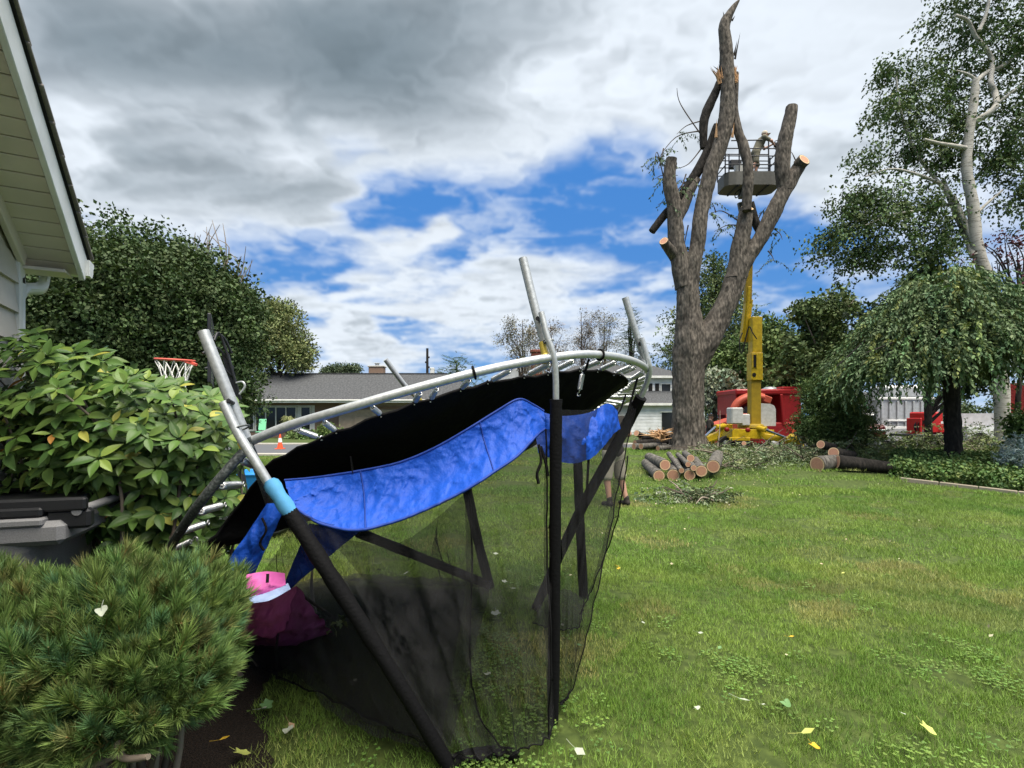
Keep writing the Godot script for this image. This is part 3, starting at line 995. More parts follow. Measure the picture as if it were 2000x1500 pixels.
# ---------- the overturned trampoline
func sheet(top: PackedVector3Array, bot: PackedVector3Array, nu: int, nv: int, amp: float, freq: float, bulge: float, sd := 0.0) -> Array:
	var a := resample(curve(top, 6), nu)
	var b := resample(curve(bot, 6), nu)
	var rows := []
	for y in nv:
		var t := float(y) / (nv - 1)
		var row := PackedVector3Array()
		for x in nu:
			var q := a[x].lerp(b[x], t)
			var s := float(x) / (nu - 1)
			var w := nz2.get_noise_3d(q.x * freq + sd, q.y * freq * 0.45, q.z * freq) + 0.5 * nz2.get_noise_3d(q.x * freq * 2.3 + sd, q.y * freq * 1.2, 5.0)
			var cr := nz2.get_noise_3d(q.x * freq * 1.6 + sd * 2.0, q.y * freq * 0.8, q.z * freq * 1.6 + 9.0)
			w += 0.55 * pow(1.0 - absf(cr), 5.0)
			var hold := sin(PI * clampf(t, 0.0, 1.0)) * 0.7 + 0.3 * t
			q += Vector3(0.15, 0, 1).normalized() * (w * amp * (0.25 + hold) + bulge * sin(PI * t) * sin(PI * s))
			row.append(q)
		rows.append(row)
	return rows

func cloth(rows: Array, thick := 0.0) -> ArrayMesh:
	var m := mb()
	m.grid(rows)
	if thick > 0.0:
		var back := []
		for r in rows:
			var row := PackedVector3Array()
			for q in r: row.append(q + Vector3(0, 0, -thick))
			row.reverse()
			back.append(row)
		m.grid(back)
	return m.mesh()

func spring_mesh(a: Vector3, b: Vector3, r: float) -> ArrayMesh:
	# hook, a close-wound coil, hook
	var m := mb()
	var dir := (b - a).normalized()
	var l := a.distance_to(b)
	var s := dir.cross(Vector3.UP).normalized()
	var t := s.cross(dir)
	var c0 := a + dir * l * 0.16
	var c1 := b - dir * l * 0.2
	var pts := PackedVector3Array()
	var turns := 15
	var per := 7
	for k in turns * per + 1:
		var f := float(k) / (turns * per)
		var an := TAU * k / per
		var rr := r * smoothstep(0.0, 0.06, f) * smoothstep(1.0, 0.94, f) * 0.75 + r * 0.25
		pts.append(c0.lerp(c1, f) + (s * cos(an) + t * sin(an)) * rr)
	m.tube(pts, c0.distance_to(c1) / turns * 0.5, 4)
	m.tube(PackedVector3Array([a + t * r * 0.3, a + dir * l * 0.06 + t * r * 0.8, c0 + s * r * 0.3]), r * 0.28, 5)
	var hk := PackedVector3Array([c1])
	for k in 7: hk.append(b - dir * l * 0.04 + (dir * -cos(PI * k / 4.0) + t * sin(PI * k / 4.0)) * r * 0.9)
	m.tube(hk, r * 0.28, 5)
	return m.mesh()

func make_trampoline() -> void:
	rng.seed = 301
	var foot := Vector3(-0.3, 0, -3.2)
	var T := thing("trampoline", "wrecked overturned trampoline with blue pad, black mat and torn netting", "trampoline", foot)
	var sh := Transform3D(Basis.IDENTITY, -foot)
	var part := func(called: String, me: Mesh, m: Material, par: Node = null) -> MeshInstance3D:
		var o := put(called, me, m, T if par == null else par)
		if par == null: o.transform = sh
		return o
	# frame ring: the unbroken run, then the bent piece at the low end
	var ringp := curve(ps([[492, 861, 2.22], [560, 833, 2.18], [660, 803, 2.12], [800, 762, 2.13], [920, 730, 2.18], [1000, 712, 2.27], [1080, 698, 2.37], [1150, 692, 2.5], [1210, 698, 2.72], [1250, 711, 2.98], [1266, 728, 3.26], [1260, 750, 3.7], [1235, 776, 4.15], [1180, 800, 4.45], [1080, 822, 4.6], [950, 850, 4.6], [820, 880, 4.4], [650, 935, 4.2], [520, 990, 3.9], [440, 1015, 3.4]]), 8)
	var tubeend := 0.0198
	var bent := curve(ps([[476, 882, 2.15], [430, 934, 2.1], [385, 990, 2.12], [347, 1046, 2.3], [330, 1078, 2.6], [345, 1068, 3.0], [400, 1030, 3.3]]), 8)
	part.call("frame_ring", mb().tube(ringp, tubeend, 14).mesh(), M.galvanised)
	var fb: MeshInstance3D = part.call("bent_frame_tube", mb().tube(bent, tubeend, 14, false).mesh(), M.scratched_steel)
	fb.set_meta("label", "bent dark frame tube with an open torn end")
	part.call("tube_sleeve", mb().bar(p(470, 890, 2.16), p(492, 872, 2.2), 0.018, 10).mesh(), M.scratched_steel)
	part.call("bracket", mb().box(p(476, 873, 2.24), Vector3(0.035, 0.05, 0.012), 0.003, Basis(Vector3.BACK, 0.5)).mesh(), M.brass)
	# legs and enclosure posts
	var steel := func(called: String, pts: Array, r: float, m: Material, sides := 12) -> MeshInstance3D:
		return part.call(called, mb().tube(curve(ps(pts), 5), r, sides).mesh(), m)
	steel.call("leg", [[397, 647, 2.1], [438, 750, 2.11], [480, 856, 2.14]], 0.024, M.galvanised, 8)
	steel.call("leg_socket", [[472, 838, 2.17], [500, 905, 2.26], [536, 1010, 2.5]], 0.02, M.scratched_steel)
	steel.call("upright", [[436, 785, 2.06], [466, 848, 2.06], [500, 903, 2.06], [530, 952, 2.07]], 0.0185, M.galvanised)
	part.call("bolt", mb().bar(p(446, 782, 2.05), p(456, 788, 2.11), 0.008, 8).mesh(), M.black_plastic)
	part.call("clamp_ring", mb().tube(curve(ring_pts(p(471, 836, 2.08), 0.031, 10, Vector3(0.35, -0.9, 0.1).normalized()), 2, true), 0.004, 6, false, true).mesh(), M.scratched_steel)
	var bf := curve(ps([[526, 938, 2.06], [546, 970, 2.06], [570, 1006, 2.07]]), 4)
	var bfr := [0.02]
	for k in bf.size() - 1: bfr.append(0.031 + 0.003 * sin(k * 1.7))
	part.call("foam_collar", mb().tube(bf, bfr, 14).mesh(), M.blue_foam).set_meta("label", "sky blue foam collar")
	var foam := func(pts: Array, r: float, r2: float) -> void:
		var c := curve(ps(pts), 8)
		var rr := []
		for k in c.size(): rr.append(lerpf(r, r2, float(k) / c.size()) + 0.0045 * nz2.get_noise_2d(k * 0.35, r * 300.0) )
		part.call("foam_sleeve", mb().tube(c, rr, 16).mesh(), M.black_foam)
	foam.call([[566, 1000, 2.07], [640, 1116, 2.06], [720, 1240, 2.08], [790, 1352, 2.11], [880, 1502, 2.18]], 0.032, 0.031)
	steel.call("leg", [[1021, 504, 2.42], [1047, 610, 2.41], [1070, 690, 2.4]], 0.0205, M.galvanised, 8)
	steel.call("upright", [[1057, 610, 2.36], [1068, 655, 2.35], [1080, 690, 2.35], [1085, 730, 2.36], [1086, 790, 2.38]], 0.0145, M.galvanised)
	part.call("bolt", mb().bar(p(1050, 622, 2.36), p(1060, 626, 2.42), 0.011, 8).mesh(), M.black_plastic)
	part.call("bolt", mb().bar(p(1064, 668, 2.36), p(1072, 664, 2.4), 0.01, 8).mesh(), M.black_plastic)
	part.call("clamp_ring", mb().tube(curve(ring_pts(p(1072, 666, 2.36), 0.022, 10, Vector3(0.25, -0.95, 0.1).normalized()), 2, true), 0.003, 6, false, true).mesh(), M.galvanised)
	var cl: MeshInstance3D = part.call("tee_clamp", mb().lathe(p(1067, 704, 2.38), [[0.026, -0.012], [0.028, 0.0], [0.026, 0.03], [0.016, 0.034], [0.0155, 0.09]], 14, Basis(Vector3.BACK, 0.25)).mesh(), M.brass)
	cl.set_meta("label", "yellow plated tee clamp on the ring")
	foam.call([[1086, 780, 2.38], [1085, 950, 2.41], [1083, 1180, 2.46], [1080, 1411, 2.51]], 0.029, 0.028)
	steel.call("leg", [[1221, 581, 3.12], [1242, 650, 3.14], [1263, 712, 3.18]], 0.0215, M.galvanised, 8)
	steel.call("upright", [[1253, 660, 3.1], [1266, 705, 3.1], [1269, 726, 3.12], [1262, 752, 3.16], [1249, 782, 3.2]], 0.0165, M.galvanised)
	part.call("bolt", mb().bar(p(1250, 672, 3.1), p(1257, 668, 3.18), 0.013, 8).mesh(), M.black_plastic)
	part.call("tee_clamp", mb().lathe(p(1258, 712, 3.18), [[0.026, -0.02], [0.028, 0.0], [0.024, 0.03], [0.024, 0.06]], 14, Basis(Vector3.BACK, 0.3)).mesh(), M.galvanised)
	foam.call([[1252, 776, 3.18], [1195, 885, 3.4], [1130, 1005, 3.65], [1046, 1188, 4.0]], 0.038, 0.034)
	foam.call([[1128, 880, 4.15], [1131, 980, 4.17], [1140, 1170, 4.22]], 0.038, 0.038)
	foam.call([[912, 955, 4.35], [932, 1050, 4.45], [957, 1147, 4.52]], 0.042, 0.042)
	foam.call([[700, 1040, 3.6], [830, 1092, 4.05], [955, 1143, 4.5]], 0.036, 0.036)
	steel.call("leg", [[753, 702, 3.85], [790, 752, 3.95], [832, 800, 4.1], [850, 872, 4.4]], 0.0195, M.galvanised, 10)
	part.call("tee_clamp", mb().bar(p(814, 778, 3.98), p(824, 792, 4.03), 0.03, 12).mesh(), M.brass)
	# the sagging mat
	var edge := resample(curve(ps([[384, 1076, 2.45], [425, 1042, 2.5], [465, 990, 2.5], [500, 942, 2.45], [524, 908, 2.4], [565, 885, 2.36], [620, 860, 2.3], [680, 837, 2.27], [740, 813, 2.25], [805, 791, 2.28], [870, 771, 2.32], [930, 754, 2.4], [985, 743, 2.5], [1040, 736, 2.6], [1100, 727, 2.7], [1160, 724, 2.85], [1205, 731, 3.0], [1226, 746, 3.2], [1200, 766, 3.8], [1150, 787, 4.2], [1060, 818, 4.35], [900, 856, 4.3], [750, 905, 4.2], [600, 965, 4.0], [480, 1015, 3.6], [410, 1064, 3.0]]), 6, true), 110, true)
	for k in 110: edge[k].y += 0.006 * sin(k * 2.4)
	var mid := p(800, 880, 3.3)
	var rows := []
	for y in 22:
		var t := y / 21.0
		var row := PackedVector3Array()
		for x in 111:
			var q := edge[x % 110].lerp(mid, t)
			var sag := 0.30 * (1.0 - pow(1.0 - t, 2.2)) * clampf((q.x + 2.2) * 0.55, 0.55, 1.0)
			q.y -= sag - 0.02 * nz2.get_noise_3d(q.x * 3.0, q.z * 3.0, 2.0) * t
			q.y += 0.018 * nz2.get_noise_3d(q.x * 7.0 + q.z * 4.0, 0, 1.0)
			row.append(q)
		rows.append(row)
	var mt: MeshInstance3D = part.call("jumping_mat", mb().grid(rows).mesh(), M.mat_black)
	part.call("mat_hem", mb().tube(edge, 0.008, 5, false, true).mesh(), M.mat_black, mt)
	for q in [[685, 905, 2.31, 690, 925, 2.3], [430, 880, 2.3, 430, 900, 2.3]]:
		if q[0] > 500: part.call("webbing_loop", mb().beam(p(q[0], q[1] - 14, q[2]), p(q[3], q[4], q[5]), 0.016, 0.004).mesh(), M.black_foam, mt)
	# springs between ring and mat, each by itself
	var rs := resample(ringp.slice(0, 8 * 14), 60)
	for k in range(1, 58):
		var a := rs[k] + Vector3(0, -0.018, 0)
		var best := edge[0]
		var bd := 9.0
		for q in edge:
			if q.distance_to(a) < bd:
				bd = q.distance_to(a)
				best = q
		if k in [3, 5, 8, 11, 12, 14, 17, 20, 22, 25, 27, 30, 31, 33, 34, 36, 38, 39, 41, 42, 44, 45, 47, 48, 50, 51, 53, 54, 56]:
			part.call("spring", spring_mesh(a, best, 0.0105), M.spring_steel)
	for q in [[462, 896, 2.14, 505, 912, 2.42], [420, 950, 2.12, 478, 946, 2.46], [378, 1003, 2.14, 442, 985, 2.5], [345, 1042, 2.22, 409, 1020, 2.5], [332, 1076, 2.5, 384, 1052, 2.5]]:
		part.call("spring", spring_mesh(p(q[0], q[1], q[2]), p(q[3], q[4], q[5]), 0.0125), M.spring_steel)
	part.call("spring", spring_mesh(p(1139, 722, 2.6), p(1130, 772, 2.62), 0.011), M.spring_steel).set_meta("label", "loose spring dangling from the mat edge")
	# blue safety pad, in torn lengths
	var pad1 := sheet(ps([[556, 938, 2.3], [620, 932, 2.3], [700, 920, 2.3], [780, 903, 2.32], [850, 874, 2.35], [920, 834, 2.38], [970, 803, 2.42], [1012, 780, 2.46], [1040, 790, 2.5], [1062, 803, 2.52]]), ps([[576, 990, 2.18], [625, 1022, 2.13], [690, 1035, 2.12], [760, 1022, 2.14], [830, 996, 2.17], [900, 962, 2.2], [960, 925, 2.24], [1010, 890, 2.3], [1045, 853, 2.38], [1064, 838, 2.46]]), 130, 40, 0.027, 3.6, -0.05)
	part.call("safety_pad", cloth(pad1, 0.004), M.blue_tarp)
	var hem := PackedVector3Array()
	for q in pad1[39]: hem.append(q)
	part.call("pad_binding", mb().tube(hem, 0.007, 5).mesh(), M.blue_binding)
	var topb := PackedVector3Array()
	for q in pad1[0]: topb.append(q)
	part.call("pad_binding", mb().tube(topb, 0.006, 5).mesh(), M.blue_binding)
	for k in [34, 92]:
		var seam := PackedVector3Array()
		for r in pad1: seam.append(r[k] + Vector3(0, 0, 0.003))
		part.call("pad_seam", mb().tube(seam, 0.0035, 4).mesh(), M.blue_binding)
	var pad2 := sheet(ps([[1040, 797, 2.75], [1090, 812, 2.75], [1150, 806, 2.85], [1186, 788, 2.95], [1206, 802, 3.05]]), ps([[1050, 884, 2.68], [1095, 902, 2.68], [1130, 903, 2.72], [1165, 886, 2.82], [1198, 848, 2.98], [1212, 838, 3.06]]), 40, 16, 0.04, 5.0, 0.03, 7.0)
	part.call("safety_pad", cloth(pad2, 0.004), M.blue_tarp)
	var pad3 := sheet(ps([[522, 983, 2.36], [540, 984, 2.34], [556, 992, 2.32]]), ps([[440, 1104, 2.3], [468, 1118, 2.32], [496, 1124, 2.36]]), 14, 20, 0.03, 6.0, 0.02, 3.0)
	part.call("safety_pad", cloth(pad3, 0.004), M.blue_tarp)
	var pad4 := sheet(ps([[604, 1022, 2.95], [650, 1030, 2.95], [700, 1040, 2.95]]), ps([[548, 1158, 2.9], [562, 1156, 2.9], [580, 1138, 2.92]]), 14, 20, 0.03, 6.0, 0.02, 13.0)
	part.call("safety_pad", cloth(pad4, 0.004), M.blue_tarp)
	part.call("safety_pad", cloth(sheet(ps([[1112, 786, 3.9], [1140, 795, 3.9]]), ps([[1105, 812, 3.8], [1152, 806, 3.8]]), 8, 6, 0.03, 8.0, 0.0, 2.0), 0.003), M.blue_tarp)
	# straps and ties
	for q in [[[1052, 868, 2.4], [1057, 900, 2.38], [1049, 925, 2.37], [1052, 945, 2.37]], [[1056, 872, 2.42], [1066, 905, 2.4], [1070, 930, 2.4]], [[512, 1012, 2.27], [520, 1035, 2.26], [508, 1060, 2.26], [516, 1075, 2.26]], [[1150, 702, 2.52], [1144, 722, 2.6], [1136, 735, 2.7]], [[1222, 770, 3.3], [1212, 800, 3.25], [1198, 820, 3.2]], [[1246, 735, 3.15], [1236, 770, 3.12], [1225, 810, 3.1]], [[1158, 800, 2.9], [1152, 860, 2.85], [1146, 960, 2.8]]]:
		part.call("tie_strap", mb().tube(curve(ps(q), 5), 0.007, 4).mesh(), M.black_foam)
	part.call("tie_band", mb().tube(curve(ring_pts(p(1172, 693, 2.57), 0.026, 10, Vector3(0.8, 0, -0.6).normalized()), 2, true), 0.006, 6, false, true).mesh(), M.black_foam)
	part.call("tie_band", mb().tube(curve(ring_pts(p(926, 728, 2.185), 0.026, 10, Vector3(0.95, 0.25, -0.1).normalized()), 2, true), 0.006, 6, false, true).mesh(), M.black_foam)
	# safety net: panels hanging and lying
	var net := func(top: Array, bot: Array, nu: int, nv: int, amp: float, m: Material, sd: float) -> void:
		var rw := sheet(ps(top), ps(bot), nu * 2, nv, amp, 2.6, 0.0, sd)
		for y in nv:
			var src: PackedVector3Array = rw[y].duplicate()
			var n: int = src.size()
			var t := float(y) / (nv - 1)
			for x in n:
				var s := float(x) / (n - 1)
				var fl := s + 0.028 * sin(s * 47.0 + sd + 2.0 * t + 3.0 * sin(s * 9.0 + sd)) * sin(PI * minf(s, 1.0 - s) * 2.0) * (0.35 + 0.65 * t) * (1.0 + 0.8 * nz2.get_noise_2d(s * 4.0 + sd, t * 1.5))
				var fx := clampf(fl, 0.0, 1.0) * (n - 1)
				var i0 := mini(int(fx), n - 2)
				rw[y][x] = src[i0].lerp(src[i0 + 1], fx - i0) + Vector3(0, 0, 0.012 * cos(s * 47.0 + sd + 2.0 * t))
		for r in rw:
			for k in r.size():
				var g := gh(r[k].x, -r[k].z) + 0.05
				if r[k].y < g: r[k].y = g + 0.01 * nz2.get_noise_2d(r[k].x * 9.0, r[k].z * 9.0)
		var sn: MeshInstance3D = part.call("safety_net", mb().grid(rw).mesh(), m)
		var low := PackedVector3Array()
		var side := PackedVector3Array()
		for q in rw[nv - 1]: low.append(q)
		for r in rw: side.append(r[r.size() - 1])
		part.call("net_hem", mb().tube(low, 0.004, 4).mesh(), M.black_foam, sn)
		part.call("net_hem", mb().tube(side, 0.004, 4).mesh(), M.black_foam, sn)
	net.call([[572, 1000, 2.12], [700, 1030, 2.15], [830, 994, 2.18], [960, 924, 2.26], [1066, 838, 2.44]], [[872, 1502, 2.19], [915, 1510, 2.17], [980, 1500, 2.2], [1030, 1488, 2.22], [1072, 1466, 2.31]], 60, 40, 0.07, M.netting, 1.0)
	net.call([[1066, 838, 2.44], [1062, 1000, 2.42], [1064, 1240, 2.4], [1074, 1466, 2.32]], [[1078, 838, 2.43], [1075, 1000, 2.43], [1076, 1240, 2.44], [1082, 1440, 2.42]], 30, 5, 0.01, M.netting_doubled, 4.0)
	net.call([[1096, 800, 2.5], [1150, 800, 2.8], [1200, 790, 3.1], [1242, 792, 3.2]], [[1094, 1396, 2.56], [1100, 1398, 2.58], [1106, 1394, 2.6], [1112, 1380, 2.66]], 24, 40, 0.05, M.netting, 8.0)
	net.call([[1200, 905, 3.15], [1190, 1000, 3.2], [1170, 1090, 3.3], [1140, 1190, 3.6]], [[1226, 890, 3.2], [1206, 1010, 3.2], [1164, 1130, 3.3], [1132, 1200, 3.6]], 20, 8, 0.02, M.netting_doubled, 9.0)
	net.call([[908, 965, 2.24], [910, 1100, 2.22], [912, 1300, 2.2], [930, 1420, 2.2], [960, 1470, 2.2]], [[918, 960, 2.25], [922, 1100, 2.26], [918, 1300, 2.26], [942, 1410, 2.25], [985, 1462, 2.24]], 30, 5, 0.012, M.netting_doubled, 2.0)
	net.call([[640, 1042, 3.5], [780, 1060, 3.9], [912, 960, 4.3]], [[720, 1142, 4.55], [840, 1146, 4.5], [955, 1150, 4.45]], 30, 14, 0.06, M.netting, 12.0)
	net.call([[858, 1000, 4.2], [850, 1050, 4.2]], [[836, 1104, 4.4], [868, 1104, 4.4]], 8, 10, 0.02, M.netting_doubled, 15.0)
	net.call([[1052, 1185, 3.9], [1100, 1150, 4.0], [1140, 1170, 4.1]], [[1040, 1215, 3.6], [1090, 1230, 3.5], [1132, 1225, 3.5]], 16, 8, 0.03, M.netting_doubled, 16.0)
	# netting heaped on the lawn, in two layers
	for k in 2:
		var far := [[500, 1165 + k * 8, 4.1], [640, 1138, 4.6], [780, 1136 + k * 5, 4.6], [912 + k * 50, 1142, 4.5]]
		var nearr := [[452 + k * 20, 1288, 3.15], [560 + k * 30, 1330 - k * 20, 2.9], [640 + k * 40, 1415 - k * 70, 2.5], [720 + k * 30, 1476 - k * 90, 2.3], [860 + k * 20, 1506 - k * 100, 2.2]]
		var rw := sheet(ps(far), ps(nearr), 50, 44, 0.0, 1.0, 0.0)
		for r in rw:
			for j in r.size():
				var q: Vector3 = r[j]
				r[j].y = gh(q.x, -q.z) + 0.055 + k * 0.02 + 0.045 * absf(nz2.get_noise_2d(q.x * 2.2 + k * 9.0, q.z * 2.2)) + 0.03 * nz2.get_noise_2d(q.x * 6.0, q.z * 6.0 + k)
		part.call("heaped_net", mb().grid(rw).mesh(), M.netting_doubled)
	net.call([[500, 1130, 2.5], [540, 1080, 2.45], [575, 1010, 2.15]], [[455, 1290, 3.1], [590, 1360, 2.75], [872, 1500, 2.2]], 40, 24, 0.05, M.netting, 22.0)
	var roll := curve(ps([[880, 1490, 2.2], [930, 1478, 2.24], [985, 1475, 2.26], [1012, 1482, 2.22]]), 5)
	part.call("net_roll", mb().tube(roll, [0.02, 0.03, 0.034, 0.036, 0.038, 0.038, 0.036, 0.04, 0.037, 0.034, 0.033, 0.035, 0.03, 0.026, 0.02, 0.01], 10).mesh(), M.black_foam)
	# a pink playhouse sheet crumpled beneath
	var pk := thing("play_tent", "crumpled pink play tent with pale blue hem under the trampoline net", "tent", onground(570, 1200))
	var o := pk.position
	var r1 := sheet(ps([[482, 1122, 2.16], [520, 1116, 2.2], [556, 1120, 2.25]]), ps([[482, 1166, 2.12], [520, 1158, 2.14], [560, 1140, 2.2]]), 16, 10, 0.03, 7.0, 0.03)
	var r2 := sheet(ps([[482, 1166, 2.12], [522, 1157, 2.14], [562, 1139, 2.2]]), ps([[496, 1178, 2.1], [530, 1171, 2.11], [568, 1150, 2.18]]), 16, 6, 0.01, 9.0, 0.01)
	var r3 := sheet(ps([[496, 1172, 2.2], [540, 1160, 2.3], [580, 1145, 2.4]]), ps([[470, 1262, 3.3], [560, 1262, 3.35], [655, 1240, 3.5]]), 26, 18, 0.06, 5.0, 0.12)
	for rw in [r1, r2, r3]:
		for r in rw:
			for j in r.size(): r[j] -= o
	put("roof_panel", cloth(r1, 0.003), M.pink_tarp, pk)
	put("hem", cloth(r2, 0.003), M.pale_blue_tarp, pk)
	put("floor_panel", cloth(r3, 0.003), M.pink_tarp, pk)
	put("tab", mb().beam(p(523, 1121, 2.13) - o, p(522, 1138, 2.11) - o, 0.012, 0.004).mesh(), M.black_foam, pk)

# ---------- foliage
func add_leaf(m: MB, o: Vector3, dir: Vector3, nn: Vector3, l: float, w: float, fold := 0.25) -> void:
	# a pointed leaf folded along its midrib
	var s := dir.cross(nn).normalized()
	var up := s.cross(dir).normalized()
	var a := o
	var b := o + dir * l * 0.45 + s * w * 0.5 + up * w * fold
	var c := o + dir * l
	var d := o + dir * l * 0.45 - s * w * 0.5 + up * w * fold
	var k := m.v.size()
	m.vert(a, up); m.vert(b, (up - s * 0.4).normalized()); m.vert(c, up); m.vert(d, (up + s * 0.4).normalized())
	m.i.append_array([k, k + 2, k + 1, k, k + 3, k + 2])

func clump(cnt: int, spread: float, l: float, w: float, sd: int, droop := 0.0, flat := 1.0) -> ArrayMesh:
	rng.seed = sd
	var m := mb()
	for k in cnt:
		var o := rdir() * spread * pow(rng.randf(), 0.45)
		o.y *= flat
		var dir := (rdir() + o.normalized() * 0.5 + Vector3.DOWN * droop).normalized()
		var nn := (rdir() * 0.7 + Vector3.UP).normalized()
		m.col = tint(1, 1, 1, 0.22)
		var f := rng.randf_range(0.7, 1.2)
		add_leaf(m, o, dir, nn, l * f, w * f)
	return m.mesh()

func sprig(cnt: int, len: float, l: float, w: float, sd: int, droop: float) -> ArrayMesh:
	# leaves set along a hanging or reaching twig that starts at the origin and runs along +x
	rng.seed = sd
	var m := mb()
	for k in cnt:
		var t := (k + rng.randf()) / cnt
		var o := Vector3(len * t, -droop * len * t * t, 0) + rv(0.02 * len)
		var dir := (Vector3(0.5, -droop * 0.9 - 0.15, 0.0) + rv(0.75)).normalized()
		m.col = tint(1, 1, 1, 0.22)
		var f := rng.randf_range(0.7, 1.25)
		add_leaf(m, o, dir, (Vector3.UP + rv(0.7)).normalized(), l * f, w * f)
	m.col = Color(0.5, 0.45, 0.4)
	return m.mesh()

# blobs: [centre, radii]; leaves gather near the blobs' skins, gaps follow noise
func crown_spots(blobs: Array, cnt: int, skin: float, gap: float, sd: int, gapf := 1.0) -> PackedVector3Array:
	rng.seed = sd
	var out := PackedVector3Array()
	var vol := []
	var total := 0.0
	for b in blobs:
		total += pow(b[1].x * b[1].y * b[1].z, 0.667)
		vol.append(total)
	var guard := 0
	while out.size() < cnt and guard < cnt * 8:
		guard += 1
		var r := rng.randf() * total
		var k := 0
		while vol[k] < r: k += 1
		var q: Vector3 = rdir() * (1.0 - skin * pow(rng.randf(), 1.4)) * (1.0 + 0.16 * rng.randfn())
		var at: Vector3 = blobs[k][0] + q * blobs[k][1]
		if nz2.get_noise_3d(at.x * gapf, at.y * gapf, at.z * gapf) < gap: continue
		out.append(at)
	return out

func foliage(parent: Node3D, called: String, blobs: Array, cnt: int, meshes: Array, m: Material, base: Color, vary: float, sd: int, skin := 0.7, gap := -0.25, gapf := 1.0, upright := false, s0 := 0.75, s1 := 1.3) -> void:
	var spots := crown_spots(blobs, cnt, skin, gap, sd, gapf)
	var xf := []
	var cs := []
	for k in meshes.size():
		xf.append([])
		cs.append([])
	for q in spots:
		var k := rng.randi() % meshes.size()
		var b := Basis(Vector3.UP, rng.randf() * TAU) * (Basis(Vector3.RIGHT, rng.randfn(0, 0.3)) if upright else rbasis())
		xf[k].append(Transform3D(b.scaled(Vector3.ONE * rng.randf_range(s0, s1)), q - parent.position))
		var tone := 1.0 + 0.35 * nz2.get_noise_3d(q.x * 0.8, q.y * 0.8, q.z * 0.8)
		cs[k].append(tint(base.r * tone, base.g * tone, base.b * tone, vary))
	for k in meshes.size():
		if xf[k].size() > 0: scatter(called, meshes[k], m, xf[k], cs[k], parent)

func limb(pts: PackedVector3Array, r0: float, r1: float, sides := 8, per := 5) -> ArrayMesh:
	var c := curve(pts, per)
	var rr := []
	for k in c.size(): rr.append(lerpf(r0, r1, float(k) / (c.size() - 1)) * (1.0 + 0.06 * sin(k * 1.9)))
	return mb().tube(c, rr, sides).mesh()

func simple_tree(called: String, label: String, at: Vector3, h: float, tr: float, blobs: Array, cnt: int, meshes: Array, base: Color, vary: float, sd: int, opts := {}) -> Node3D:
	var t := thing(called, label, opts.get("category", "tree"), at, 0.0, opts.get("group", "trees behind the houses"))
	rng.seed = sd
	var tk := put("trunk", limb(PackedVector3Array([Vector3(0, -0.15, 0), Vector3(rng.randfn(0, 0.1), h * 0.3, 0), Vector3(rng.randfn(0, 0.2), h * 0.65, 0), Vector3(0, h * 0.97, 0)]), tr, tr * 0.2, 10), opts.get("bark", M.bark_dark), t)
	for b in blobs:
		for k in opts.get("limbs", 3):
			var e: Vector3 = b[0] - at + rdir() * b[1] * 0.75
			var s := Vector3(0, clampf(e.y - rng.randf_range(0.2, 0.5) * h, h * 0.15, h * 0.85), 0)
			put("limb", limb(PackedVector3Array([s, s.lerp(e, 0.5) + rv(0.25) + Vector3.UP * 0.2, e]), opts.get("limb_r", tr * 0.4), opts.get("limb_r", tr * 0.4) * 0.15, 6, 4), opts.get("bark", M.bark_dark), tk)
	foliage(t, "crown", blobs, cnt, meshes, opts.get("leafmat", M.leaf_far), base, vary, sd + 1, opts.get("skin", 0.7), opts.get("gap", -0.3), opts.get("gapf", 0.7), opts.get("upright", false), opts.get("s0", 0.7), opts.get("s1", 1.3))
	return t

